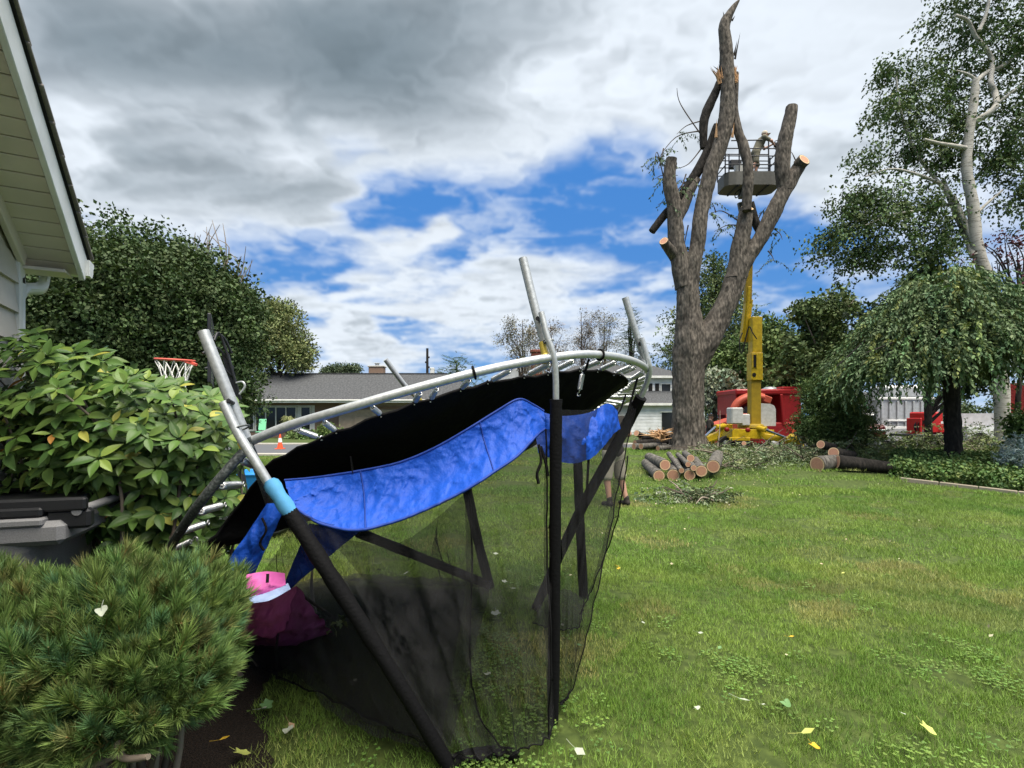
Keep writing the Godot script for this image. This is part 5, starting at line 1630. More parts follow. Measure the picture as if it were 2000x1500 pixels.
		var v := rng.randi() % 3
		xf[v].append(Transform3D(Basis(Vector3.UP, -a + rng.randfn(0, 0.5)) * Basis(Vector3.BACK, rng.randfn(-0.2, 0.35)).scaled(Vector3.ONE * rng.randf_range(0.7, 1.15)), Vector3(px, y, pz)))
		var g := rng.randf()
		cs[v].append(tint(0.095, 0.15, 0.065, 0.3) if g < 0.85 else tint(0.16, 0.2, 0.06, 0.2))
	for v in 3: scatter("crown", sp[v], M.leaf, xf[v], cs[v], w)
	# dark conifer and red-leaved tree between birch and weeping tree
	simple_tree("dark_conifer", "near-black round conifer top above the weeping tree", gp(1815, 17.5), 6.0, 0.14, [[p(1815, 560, 17.5), Vector3(0.8, 0.8, 0.6)], [p(1800, 620, 17.5), Vector3(1.1, 0.9, 0.7)], [p(1830, 640, 17.5), Vector3(1.4, 1.0, 0.7)], [p(1740, 640, 17.5), Vector3(1.2, 0.8, 0.7)], [p(1895, 720, 17.5), Vector3(1.0, 0.9, 0.7)], [p(1940, 650, 17.5), Vector3(0.8, 0.8, 0.7)]], 1500, M.clump_med, Color(0.035, 0.06, 0.03), 0.25, 720, {"group": "trees on this side of the street", "leafmat": M.leaf, "gap": -0.5, "skin": 0.5})
	var rb := []
	for q in [[1985, 485, 0.5, 0.4], [1960, 505, 0.35, 0.3], [1990, 540, 0.4, 0.4], [1890, 510, 0.3, 0.4], [1885, 540, 0.25, 0.3], [2030, 500, 0.7, 0.7], [1940, 470, 0.3, 0.2]]: rb.append([p(q[0], q[1], 15.0), Vector3(q[2], q[3], 0.4)])
	simple_tree("red_maple", "red-leaved maple branches beside the birch trunk", gp(1990, 15.0), 5.8, 0.09, rb, 70, [clump(9, 0.16, 0.1, 0.06, 75, 0.3)], Color(0.075, 0.022, 0.03), 0.3, 730, {"group": "trees on this side of the street", "limbs": 4, "gap": -0.1, "leafmat": M.leaf})
	# rounded yew
	var yb := []
	for q in [[1625, 815, 0.95, 0.9], [1622, 775, 0.72, 0.6], [1596, 845, 0.5, 0.5], [1655, 842, 0.7, 0.6], [1612, 752, 0.4, 0.3]]: yb.append([p(q[0], q[1], 16.0), Vector3(q[2], q[3], 0.95)])
	simple_tree("yew_bush", "rounded dark green yew bush behind the fallen logs", gp(1615, 16.0), 1.3, 0.1, yb, 2100, [sprig(16, 0.3, 0.08, 0.03, 91, -0.3), clump(20, 0.13, 0.08, 0.035, 92)], Color(0.085, 0.135, 0.04), 0.28, 740, {"category": "shrub", "group": "shrubs by the street", "leafmat": M.leaf, "skin": 0.35, "gap": -0.5, "s0": 0.8, "s1": 1.3})
	var bb := [[p(2010, 885, 11.4), Vector3(0.5, 0.45, 0.45)], [p(1985, 900, 11.2), Vector3(0.28, 0.28, 0.28)]]
	simple_tree("blue_spruce", "low blue-grey dwarf spruce at the end of the planting bed", gp(2005, 11.4), 0.8, 0.04, bb, 520, [sprig(22, 0.16, 0.05, 0.014, 95, -0.1)], Color(0.2, 0.27, 0.27), 0.2, 750, {"category": "shrub", "group": "shrubs by the street", "leafmat": M.leaf, "limbs": 1, "skin": 0.4, "gap": -0.6})
	simple_tree("bed_shrub", "leafy green shrub behind the blue spruce", gp(2000, 13.0), 1.2, 0.05, [[p(2000, 838, 13.0), Vector3(0.35, 0.5, 0.4)]], 160, M.clump_med, Color(0.11, 0.18, 0.06), 0.2, 755, {"category": "shrub", "group": "shrubs by the street", "leafmat": M.leaf, "limbs": 1, "s0": 0.5, "s1": 0.8})
	# ground cover in the bed, with its timber edging
	rng.seed = 760
	var gx := []
	var gc := []
	for k in 2300:
		var px := rng.randf_range(1745, 2080)
		var f := rng.randf()
		var a := onground(px, 940.0 + (px - 1765.0) * 0.12)
		var d: float = -a.z + 0.15 + f * 3.0
		var q := gp(px, d)
		gx.append(Transform3D(Basis(Vector3.UP, rng.randf() * TAU).scaled(Vector3.ONE * rng.randf_range(0.6, 1.1)), q + Vector3.UP * rng.randf_range(0.02, 0.32)))
		gc.append(tint(0.09, 0.16, 0.05, 0.28) if rng.randf() < 0.75 else tint(0.15, 0.21, 0.06, 0.2))
	tag(scatter("ground_cover", clump(10, 0.12, 0.085, 0.055, 96, 0.2, 0.6), M.leaf, gx, gc), "low leafy ground cover filling the edged planting bed", "ground cover")
	var ed := thing("bed_edging", "weathered timber edging along the front of the planting bed", "edging", onground(1850, 952))
	var e0 := 1758.0
	for k in 4:
		var a := onground(e0, 940.0 + (e0 - 1765.0) * 0.12, 0.03)
		var bq := onground(e0 + 76, 940.0 + (e0 + 76 - 1765.0) * 0.12, 0.03)
		put("timber", mb().beam(a - ed.position, a.lerp(bq, 0.985) - ed.position, 0.08, 0.1, 0.012).mesh(), M.timber, ed)
		e0 += 77

# ---------- the locust being felled
func barked(pts: Array, hw: Array, d0: float, o: Vector3, sides := 30, ridge := 0.07, darkk := 1.0) -> ArrayMesh:
	# pts: [px, py, distance]; hw: half widths in the same bearings; furrowed bark as relief
	var c := ps(pts)
	var fine := PackedVector3Array()
	var rad := []
	for k in c.size() - 1:
		var n := maxi(3, int(c[k].distance_to(c[k + 1]) / 0.10))
		for j in n:
			var t := float(j) / n
			fine.append(c[k].cubic_interpolate(c[k + 1], c[maxi(k - 1, 0)], c[mini(k + 2, c.size() - 1)], t))
			rad.append(lerpf(hw[k], hw[k + 1], t) * 0.001 * d0)
	fine.append(c[c.size() - 1])
	rad.append(hw[hw.size() - 1] * 0.001 * d0)
	var m := mb()
	var up := Vector3.BACK
	var run := 0.0
	for k in fine.size():
		var t := (fine[mini(k + 1, fine.size() - 1)] - fine[maxi(k - 1, 0)]).normalized()
		var s := t.cross(up).normalized()
		up = s.cross(t).normalized()
		if k > 0: run += fine[k].distance_to(fine[k - 1])
		for j in sides + 1:
			var a := TAU * (j % sides) / sides
			var dir := s * cos(a) + up * sin(a)
			var q: Vector3 = fine[k] + dir * rad[k]
			# long plates: noise stretched along the stem
			var w := nz2.get_noise_3d(cos(a) * rad[k] * 7.0, run * 1.3 + pts[0][0], sin(a) * rad[k] * 7.0)
			var w2 := nz2.get_noise_3d(q.x * 9.0, q.y * 3.0, q.z * 9.0)
			var lump := nz2.get_noise_3d(q.x * 1.3, q.y * 1.0, q.z * 1.3)
			var r: float = rad[k] * (1.0 + ridge * (w * 1.2 + w2 * 0.8) + 0.09 * lump)
			var tone: float = (1.0 + 0.3 * w + 0.22 * w2 + 0.15 * lump) * darkk
			m.col = Color(tone, tone * (1.0 + 0.03 * lump), tone)
			m.vert(fine[k] + dir * r - o, dir, Vector2(float(j) / sides, run))
	# normals from the relief
	var rw := sides + 1
	for k in fine.size():
		for j in rw:
			var a := m.v[k * rw + (j + 1 if j < sides else 1)] - m.v[k * rw + (j - 1 if j > 0 else sides - 1)]
			var b := m.v[mini(k + 1, fine.size() - 1) * rw + j] - m.v[maxi(k - 1, 0) * rw + j]
			var nn := b.cross(a).normalized()
			if nn.dot(m.n[k * rw + j]) < 0: nn = -nn
			m.n[k * rw + j] = nn
	for k in fine.size() - 1:
		for j in sides:
			var a := k * rw + j
			m.i.append_array([a, a + 1, a + rw, a + 1, a + rw + 1, a + rw])
	for e in 2:
		var k := 0 if e == 0 else fine.size() - 1
		var t := (fine[1] - fine[0]).normalized() * -1.0 if e == 0 else (fine[k] - fine[k - 1]).normalized()
		m.col = Color(0.8, 0.8, 0.8)
		var ctr := m.vert(fine[k] - o + t * 0.01, t)
		for j in sides: m.vert(m.v[k * rw + j], t)
		for j in sides:
			if e == 1: m.i.append_array([ctr, ctr + 1 + j, ctr + 1 + (j + 1) % sides])
			else: m.i.append_array([ctr, ctr + 1 + (j + 1) % sides, ctr + 1 + j])
	return m.mesh()

func splinter(m: MB, a: Vector3, b: Vector3, w: float) -> void:
	var t := (b - a).normalized()
	var s := t.cross(Vector3.BACK).normalized() * w
	var u := s.cross(t).normalized() * w * 0.6
	m.tri3(a - s - u, b, a + s - u)
	m.tri3(a + s - u, b, a + u)
	m.tri3(a + u, b, a - s - u)

func make_locust() -> void:
	var D := 17.0
	var t := thing("locust_tree", "tall lopped locust tree with forked grey trunk, broken top and sawn stubs", "tree", gp(1345, D), 0.0, "trees on this side of the street")
	var o := t.position
	var part := func(called: String, pts: Array, hw: Array, m: Material, dk := 1.0, sides := 26) -> MeshInstance3D:
		return put(called, barked(pts, hw, D, o, sides, 0.12, dk), m, t)
	part.call("trunk", [[1345, 890, D], [1345, 872, D], [1344, 845, D], [1344, 790, D], [1344, 740, D], [1347, 690, D], [1348, 650, D], [1344, 600, D], [1342, 550, D], [1342, 520, D]], [46, 36, 31, 29, 28.5, 31, 28, 22, 21, 18], M.bark, 1.0, 40)
	part.call("limb", [[1352, 720, D], [1366, 685, D], [1385, 655, D], [1405, 620, D], [1424, 580, D], [1440, 535, D], [1448, 505, D]], [22, 28, 25, 21, 19.5, 20, 19], M.bark, 1.0, 34)
	# left stem up to its sawn top
	part.call("limb", [[1340, 560, D], [1330, 520, D], [1322, 480, D], [1319, 440, D], [1316, 400, D], [1309, 365, D], [1308, 335, D], [1311, 318, D]], [21, 18, 15.5, 14.5, 14, 13, 11, 11], M.bark)
	part.call("stub", [[1318, 500, D], [1308, 487, D - 0.25], [1300, 477, D - 0.4]], [12, 10, 9], M.bark)
	part.call("limb", [[1322, 430, D], [1336, 402, D + 0.1], [1350, 372, D + 0.15], [1362, 350, D + 0.2]], [11, 10, 8, 7], M.bark)
	# main stem to the broken tip
	part.call("limb", [[1346, 560, D], [1352, 520, D - 0.1], [1362, 480, D - 0.1], [1367, 430, D - 0.1], [1376, 385, D], [1388, 335, D], [1406, 285, D], [1418, 235, D], [1421, 180, D], [1420, 130, D], [1417, 85, D], [1414, 55, D], [1420, 35, D]], [18, 16, 14, 13.5, 14, 14.5, 14, 14.5, 13, 12.5, 11.5, 10.5, 9], M.bark)
	part.call("limb", [[1419, 40, D], [1427, 24, D], [1436, 10, D], [1444, 0, D]], [9.5, 7, 4.5, 1.2], M.bark, 0.85)
	# right fork
	part.call("limb", [[1436, 545, D], [1440, 515, D], [1445, 480, D], [1452, 445, D], [1457, 413, D]], [20, 17, 16, 14.5, 12], M.bark)
	part.call("limb", [[1446, 530, D], [1462, 500, D], [1484, 468, D], [1502, 432, D], [1520, 395, D], [1536, 365, D], [1548, 345, D], [1558, 330, D], [1566, 317, D]], [15, 14.5, 13.5, 15, 14.5, 14.5, 13, 11.5, 11], M.bark)
	part.call("limb", [[1534, 372, D], [1530, 340, D - 0.05], [1529, 305, D - 0.05], [1534, 270, D - 0.05], [1542, 235, D - 0.05], [1546, 208, D - 0.05]], [14, 14, 13.5, 13, 11.5, 10.5], M.bark)
	# broken limbs caught in the crown
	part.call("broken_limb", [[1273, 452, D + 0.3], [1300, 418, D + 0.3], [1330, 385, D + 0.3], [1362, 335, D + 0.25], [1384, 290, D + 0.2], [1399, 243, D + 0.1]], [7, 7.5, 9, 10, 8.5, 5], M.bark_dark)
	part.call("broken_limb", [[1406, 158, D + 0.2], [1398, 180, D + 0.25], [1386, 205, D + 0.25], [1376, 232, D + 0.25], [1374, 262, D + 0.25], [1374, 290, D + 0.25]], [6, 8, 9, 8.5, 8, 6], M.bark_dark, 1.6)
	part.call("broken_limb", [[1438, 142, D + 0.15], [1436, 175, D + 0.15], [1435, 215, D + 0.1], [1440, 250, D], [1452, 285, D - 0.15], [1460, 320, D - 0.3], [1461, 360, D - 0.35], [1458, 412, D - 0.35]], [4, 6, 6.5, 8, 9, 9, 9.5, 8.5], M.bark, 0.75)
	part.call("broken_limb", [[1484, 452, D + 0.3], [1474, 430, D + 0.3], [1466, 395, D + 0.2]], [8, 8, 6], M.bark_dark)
	# sawn faces
	for q in [[1565, 318, D - 0.1, 12, 7, 0.3, 0.42, 0.85], [1299, 476, D - 0.42, 8.5, 8, -0.55, 0.45, 0.7], [1310.5, 317, D, 10, 4, 0.1, 0.95, 0.2], [1457, 414, D, 12, 5, 0.1, 0.75, 0.6]]:
		var m := mb()
		var nn := Vector3(q[5], q[6], q[7]).normalized()
		m.lathe(p(q[0], q[1], q[2]) + nn * 0.02 - o, [[q[3] * 0.0175, -0.12], [q[3] * 0.0178, 0.1], [q[3] * 0.0165, 0.115]], 20, Basis(nn.cross(Vector3.RIGHT).normalized(), nn, nn.cross(Vector3.RIGHT).normalized().cross(nn)))
		put("stub_end", m.mesh(), M.bark, t)
		m = mb()
		m.disc(p(q[0], q[1], q[2]) + nn * 0.137 - o, nn, q[3] * 0.0168, 20)
		put("sawn_face", m.mesh(), M.cut_wood, t)
	# torn wood
	rng.seed = 801
	var sp := mb()
	var spb := mb()
	for k in 16:
		var a := p(1405 + rng.randfn(0, 3), 155 + rng.randfn(0, 4), D - 0.15)
		splinter(sp, a - o, a + Vector3(rng.randfn(-0.12, 0.1), rng.randf_range(0.2, 0.5), rng.randfn(0, 0.05)) - o, 0.035)
		var b := p(1437 + rng.randfn(0, 2), 155 + rng.randfn(0, 5), D - 0.05)
		splinter(spb, b - o, b + Vector3(rng.randfn(0.0, 0.06), rng.randf_range(0.2, 0.45), 0) - o, 0.04)
	put("splinters", sp.mesh(), M.raw_wood, t)
	put("splinters", spb.mesh(), M.raw_wood, t)
	for q in [[1436, 115, 1446, 62], [1434, 108, 1440, 78], [1408, 140, 1392, 128], [1406, 138, 1404, 124], [1424, 30, 1434, 12], [1416, 34, 1412, 22], [1430, 40, 1436, 30]]:
		var sp2 := mb()
		splinter(sp2, p(q[0], q[1], D) - o, p(q[2], q[3], D) - o, 0.035)
		put("splinter", sp2.mesh(), M.bark_dark, t)
	for q in [[1399, 268, 1400, 232], [1431, 268, 1434, 238]]:
		var slab := mb()
		splinter(slab, p(q[0], q[1], D - 0.2) - o, p(q[2], q[3], D - 0.2) - o, 0.05)
		put("splinter", slab.mesh(), M.raw_wood, t)
	# twigs with hanging leaflets
	rng.seed = 802
	var spr := [sprig(26, 0.7, 0.13, 0.05, 61, 0.9), sprig(22, 0.6, 0.12, 0.05, 62, 0.6)]
	var xf := [[], []]
	var cs := [[], []]
	for q in [[1374, 270, 1330, 205, 1322, 172, 0], [1374, 235, 1342, 245, 1322, 262, 2], [1372, 255, 1320, 268, 1280, 318, 8], [1370, 290, 1345, 320, 1320, 330, 0], [1338, 355, 1310, 385, 1285, 400, 4], [1330, 395, 1300, 345, 1278, 350, 7], [1340, 340, 1332, 365, 1330, 385, 6], [1344, 440, 1338, 470, 1336, 490, 4], [1440, 430, 1410, 412, 1385, 418, 6], [1440, 440, 1420, 440, 1395, 452, 6], [1398, 415, 1395, 405, 1390, 395, 3], [1500, 440, 1522, 455, 1528, 468, 4], [1480, 430, 1488, 415, 1496, 405, 3], [1500, 490, 1508, 500, 1512, 510, 3], [1556, 318, 1550, 305, 1546, 297, 0], [1300, 365, 1285, 300, 1279, 308, 5], [1296, 290, 1290, 315, 1285, 330, 5]]:
		var a := p(q[0], q[1], D + 0.3) - o
		var b := p(q[2], q[3], D + 0.2) - o
		var c := p(q[4], q[5], D + 0.1) - o
		put("twig", limb(PackedVector3Array([a, b, c]), 0.025, 0.007, 5, 5), M.twig, t)
		for k in q[6]:
			var f := rng.randf_range(0.35, 1.0)
			var v := rng.randi() % 2
			xf[v].append(Transform3D(Basis(Vector3.UP, rng.randf() * TAU).scaled(Vector3.ONE * rng.randf_range(0.6, 1.0)), a.lerp(b, f) if rng.randf() < 0.4 else b.lerp(c, f)))
			cs[v].append(tint(0.1, 0.145, 0.075, 0.25))
	for v in 2: scatter("leaves", spr[v], M.leaf, xf[v], cs[v], t)

# ---------- people
func sdf_mesh(bones: Array, cell: float, k: float) -> ArrayMesh:
	# smooth union of tapered capsules, meshed as surface nets
	var lo := Vector3(9, 9, 9) * 100
	var hi := -lo
	for b in bones:
		var r := maxf(b[2], b[3]) + cell * 2.0
		for q in [b[0], b[1]]:
			lo = lo.min(q - Vector3.ONE * r)
			hi = hi.max(q + Vector3.ONE * r)
	var n := Vector3i(((hi - lo) / cell).ceil()) + Vector3i.ONE
	var f := PackedFloat32Array()
	f.resize(n.x * n.y * n.z)
	f.fill(1.0)
	for b in bones:
		var a: Vector3 = b[0]
		var ab: Vector3 = b[1] - a
		var l2 := maxf(ab.length_squared(), 1e-9)
		var rm := maxf(b[2], b[3]) + cell * 2.0 + k
		var b0 := Vector3i(((a.min(b[1]) - Vector3.ONE * rm - lo) / cell).floor()).clamp(Vector3i.ZERO, n - Vector3i.ONE)
		var b1 := Vector3i(((a.max(b[1]) + Vector3.ONE * rm - lo) / cell).ceil()).clamp(Vector3i.ZERO, n - Vector3i.ONE)
		for z in range(b0.z, b1.z + 1):
			for y in range(b0.y, b1.y + 1):
				var at := (z * n.y + y) * n.x
				for x in range(b0.x, b1.x + 1):
					var q := lo + Vector3(x, y, z) * cell
					var h := clampf((q - a).dot(ab) / l2, 0, 1)
					var dd := (q - a - ab * h).length() - lerpf(b[2], b[3], h)
					var e := f[at + x]
					var s := maxf(k - absf(dd - e), 0.0) / k
					f[at + x] = minf(dd, e) - s * s * k * 0.25
	var m := mb()
	var idx := {}
	var sxy := n.x * n.y
	for z in n.z - 1:
		for y in n.y - 1:
			for x in n.x - 1:
				var base := z * sxy + y * n.x + x
				var mask := 0
				var v8 := [f[base], f[base + 1], f[base + n.x], f[base + n.x + 1], f[base + sxy], f[base + sxy + 1], f[base + sxy + n.x], f[base + sxy + n.x + 1]]
				for j in 8:
					if v8[j] < 0: mask |= 1 << j
				if mask == 0 or mask == 255: continue
				var sum := Vector3.ZERO
				var c := 0
				for e in [[0, 1], [2, 3], [4, 5], [6, 7], [0, 2], [1, 3], [4, 6], [5, 7], [0, 4], [1, 5], [2, 6], [3, 7]]:
					var fa: float = v8[e[0]]
					var fb: float = v8[e[1]]
					if (fa < 0) == (fb < 0): continue
					var t := fa / (fa - fb)
					var pa := Vector3(e[0] & 1, (e[0] >> 1) & 1, e[0] >> 2)
					var pb := Vector3(e[1] & 1, (e[1] >> 1) & 1, e[1] >> 2)
					sum += pa.lerp(pb, t)
					c += 1
				var g := Vector3(v8[1] - v8[0] + v8[3] - v8[2] + v8[5] - v8[4] + v8[7] - v8[6], v8[2] - v8[0] + v8[3] - v8[1] + v8[6] - v8[4] + v8[7] - v8[5], v8[4] - v8[0] + v8[5] - v8[1] + v8[6] - v8[2] + v8[7] - v8[3]).normalized()
				idx[base] = m.vert(lo + (Vector3(x, y, z) + sum / c) * cell, g)
	for z in range(1, n.z - 1):
		for y in range(1, n.y - 1):
			for x in range(1, n.x - 1):
				var base := z * sxy + y * n.x + x
				var f0 := f[base]
				for ax in 3:
					var st: int = [1, n.x, sxy][ax]
					if (f0 < 0) == (f[base + st] < 0): continue
					var s1: int = [n.x, sxy, 1][ax]
					var s2: int = [sxy, 1, n.x][ax]
					var q := [base - s1 - s2, base - s2, base, base - s1]
					if not (idx.has(q[0]) and idx.has(q[1]) and idx.has(q[2]) and idx.has(q[3])): continue
					var w := [idx[q[0]], idx[q[1]], idx[q[2]], idx[q[3]]]
					if f0 < 0: m.i.append_array([w[0], w[2], w[1], w[0], w[3], w[2]])
					else: m.i.append_array([w[0], w[1], w[2], w[0], w[2], w[3]])
	return m.mesh()

func fingers(at: Vector3, dir: Vector3, palm: Vector3, curl: float) -> Array:
	# five short chains from a palm, as bones
	var side := dir.cross(palm).normalized()
	var out := []
	for k in 4:
		var b := at + side * (k - 1.5) * 0.02 + dir * 0.045
		var l: float = [0.032, 0.036, 0.034, 0.027][k]
		var d2 := (dir + palm * curl).normalized()
		var d3 := (dir * 0.3 + palm * curl * 1.6).normalized()
		out.append([b, b + d2 * l, 0.0095, 0.009])
		out.append([b + d2 * l, b + d2 * l + d3 * l, 0.009, 0.008])
	var tb := at + side * -0.034
	out.append([tb, tb + (dir - side).normalized() * 0.035, 0.011, 0.01])
	out.append([tb + (dir - side).normalized() * 0.035, tb + (dir - side).normalized() * 0.035 + (dir + palm).normalized() * 0.025, 0.01, 0.009])
	return out

func make_person(label: String, at: Vector3, turn: float, J: Dictionary, top: Material, bottom: Material, cap: Material, longsleeve := false) -> Node3D:
	# J: joints in metres, figure facing +z
	var t := thing("person", label, "person", at, turn)
	var S := []
	S.append([J.hip + Vector3(-0.075, 0.0, 0), J.hip + Vector3(0.075, 0.0, 0), 0.115, 0.115])
	S.append([J.hip, J.chest, 0.125, 0.14])
	S.append([J.chest + (J.ls - J.chest) * 0.35, J.chest + (J.rs - J.chest) * 0.35, 0.125, 0.125])
	S.append([J.ls, J.rs, 0.075, 0.075])
	S.append([J.chest, J.neck, 0.09, 0.06])
	var legs := []
	var arms := []
	for s in ["l", "r"]:
		legs.append([J.hip + Vector3(-0.09 if s == "r" else 0.09, -0.02, 0), J[s + "k"], 0.092, 0.06])
		legs.append([J[s + "k"], J[s + "a"], 0.062, 0.04])
		arms.append([J[s + "s"], J[s + "e"], 0.056, 0.043])
		arms.append([J[s + "e"], J[s + "w"], 0.043, 0.03])
	var body := S.duplicate() + legs + arms
	body.append([J.neck, J.head, 0.055, 0.06])
	put("body", sdf_mesh(body, 0.024, 0.05), M.skin, t)
	# head, with brow, nose, ears, chin
	var h: Vector3 = J.head
	var f: Vector3 = J.face
	var sd := f.cross(Vector3.UP).normalized()
	var hb := [[h + Vector3.UP * 0.05, h + Vector3.UP * 0.055 - f * 0.02, 0.088, 0.092], [h + f * 0.03 - Vector3.UP * 0.01, h + f * 0.05 - Vector3.UP * 0.055, 0.062, 0.042], [h + f * 0.09 + Vector3.UP * 0.03, h + f * 0.115, 0.012, 0.017], [h + f * 0.07 + Vector3.UP * 0.05 + sd * 0.03, h + f * 0.07 + Vector3.UP * 0.05 - sd * 0.03, 0.018, 0.018], [h + sd * 0.085 + Vector3.UP * 0.03, h + sd * 0.092 - Vector3.UP * 0.005, 0.018, 0.013], [h - sd * 0.085 + Vector3.UP * 0.03, h - sd * 0.092 - Vector3.UP * 0.005, 0.018, 0.013], [h + f * 0.088 - Vector3.UP * 0.032 + sd * 0.018, h + f * 0.088 - Vector3.UP * 0.032 - sd * 0.018, 0.01, 0.01]]
	put("head", sdf_mesh(hb, 0.011, 0.02), M.skin, t)
	var eyes := mb()
	for s in [-1.0, 1.0]: eyes.box(h + f * 0.083 + Vector3.UP * 0.032 + sd * 0.032 * s, Vector3(0.02, 0.01, 0.012), 0.004)
	put("eyes", eyes.mesh(), M.hair_dark, t)
	for s in ["l", "r"]:
		var dir: Vector3 = (J[s + "w"] - J[s + "e"]).normalized()
		var w: Vector3 = J[s + "w"]
		var pm: Vector3 = J.get(s + "palm", Vector3.DOWN)
		var hd := [[w, w + dir * 0.05, 0.03, 0.034]] + fingers(w + dir * 0.035, dir, pm, J.get("curl", 0.6))
		put("hand", sdf_mesh(hd, 0.007, 0.006), J.get("glove", M.skin), t)
	# clothing, a little proud of the body
	var sh := []
	for b in S: sh.append([b[0], b[1], b[2] + 0.014, b[3] + 0.014])
	sh.pop_back()
	for k in [0, 2]:
		var a: Array = arms[k]
		sh.append([a[0], a[0].lerp(a[1], 0.7), a[2] + 0.022, a[3] + 0.024])
	if longsleeve:
		for k in [1, 3]: sh.append([arms[k][0], arms[k][0].lerp(arms[k][1], 0.9), arms[k][2] + 0.016, arms[k][3] + 0.014])
		for k in [0, 2]: sh.append([arms[k][0], arms[k][1], arms[k][2] + 0.018, arms[k][3] + 0.016])
	put("shirt", sdf_mesh(sh, 0.024, 0.04), top, t)
	var st := [[J.hip + Vector3(-0.08, -0.03, 0), J.hip + Vector3(0.08, -0.03, 0), 0.128, 0.128]]
	for k in [0, 2]: st.append([legs[k][0], legs[k][0].lerp(legs[k][1], 0.97), 0.112, 0.098])
	put("shorts", sdf_mesh(st, 0.024, 0.03), bottom, t)
	for s in ["l", "r"]:
		var a: Vector3 = J[s + "a"]
		var ft: Vector3 = J.get("footdir", Vector3(0, 0, 1))
		put("shoe", sdf_mesh([[a + Vector3(0, -0.03, 0) - ft * 0.03, a + Vector3(0, -0.045, 0) + ft * 0.15, 0.045, 0.037], [a, a + Vector3(0, 0.05, 0), 0.047, 0.048]], 0.016, 0.02), M.cloth_dark, t)
	if cap != null:
		var c := mb()
		var bs := Basis(sd, Vector3.UP, sd.cross(Vector3.UP))
		c.lathe(h + Vector3.UP * 0.07 - f * 0.01, [[0.105, -0.03], [0.106, 0.0], [0.098, 0.04], [0.07, 0.072], [0.03, 0.086], [0.0, 0.088]], 16)
		c.box(h + Vector3.UP * 0.055 + f * 0.135, Vector3(0.15, 0.012, 0.09), 0.005, bs)
		put("cap", c.mesh(), cap, t)
	else:
		put("hair", sdf_mesh([[h + Vector3.UP * 0.07 - f * 0.03, h + Vector3.UP * 0.065 + f * 0.02, 0.09, 0.078], [h + Vector3.UP * 0.05 - f * 0.05, h - Vector3.UP * 0.02 - f * 0.06, 0.07, 0.05]], 0.012, 0.02), M.hair_dark, t)
	return t

func make_people() -> void:
	# standing beyond the net, back three-quarters turned
	var g := onground(1198, 989)
	make_person("person in dark shirt and khaki shorts standing behind the netting", g, -2.6, {"hip": Vector3(0, 0.92, 0), "chest": Vector3(0, 1.3, 0.0), "neck": Vector3(0, 1.5, 0.02), "head": Vector3(0, 1.6, 0.04), "face": Vector3(0.3, -0.1, 0.95).normalized(), "ls": Vector3(0.2, 1.42, 0), "rs": Vector3(-0.2, 1.42, 0), "le": Vector3(0.34, 1.2, 0.12), "re": Vector3(-0.36, 1.2, 0.02), "lw": Vector3(0.14, 1.1, 0.26), "rw": Vector3(-0.14, 1.12, 0.22), "lk": Vector3(0.12, 0.5, 0.03), "rk": Vector3(-0.14, 0.5, -0.02), "la": Vector3(0.12, 0.09, -0.04), "ra": Vector3(-0.2, 0.09, -0.1)}, M.cloth_dark, M.cloth_khaki, null)
	# beside the chipper, mostly behind the trunk
	make_person("person in dark clothes standing between the trunk and chipper", gp(1386, 21.5), 1.0, {"hip": Vector3(0, 0.93, 0), "chest": Vector3(0, 1.3, 0.02), "neck": Vector3(0, 1.5, 0.03), "head": Vector3(0, 1.6, 0.05), "face": Vector3(0, -0.1, 1).normalized(), "ls": Vector3(0.2, 1.42, 0), "rs": Vector3(-0.2, 1.42, 0), "le": Vector3(0.3, 1.16, 0.05), "re": Vector3(-0.3, 1.16, 0.05), "lw": Vector3(0.24, 0.95, 0.2), "rw": Vector3(-0.24, 0.95, 0.2), "lk": Vector3(0.11, 0.5, 0.02), "rk": Vector3(-0.11, 0.5, 0.02), "la": Vector3(0.12, 0.09, 0), "ra": Vector3(-0.12, 0.09, 0)}, M.cloth_dark, M.cloth_dark, M.cloth_dark, true)

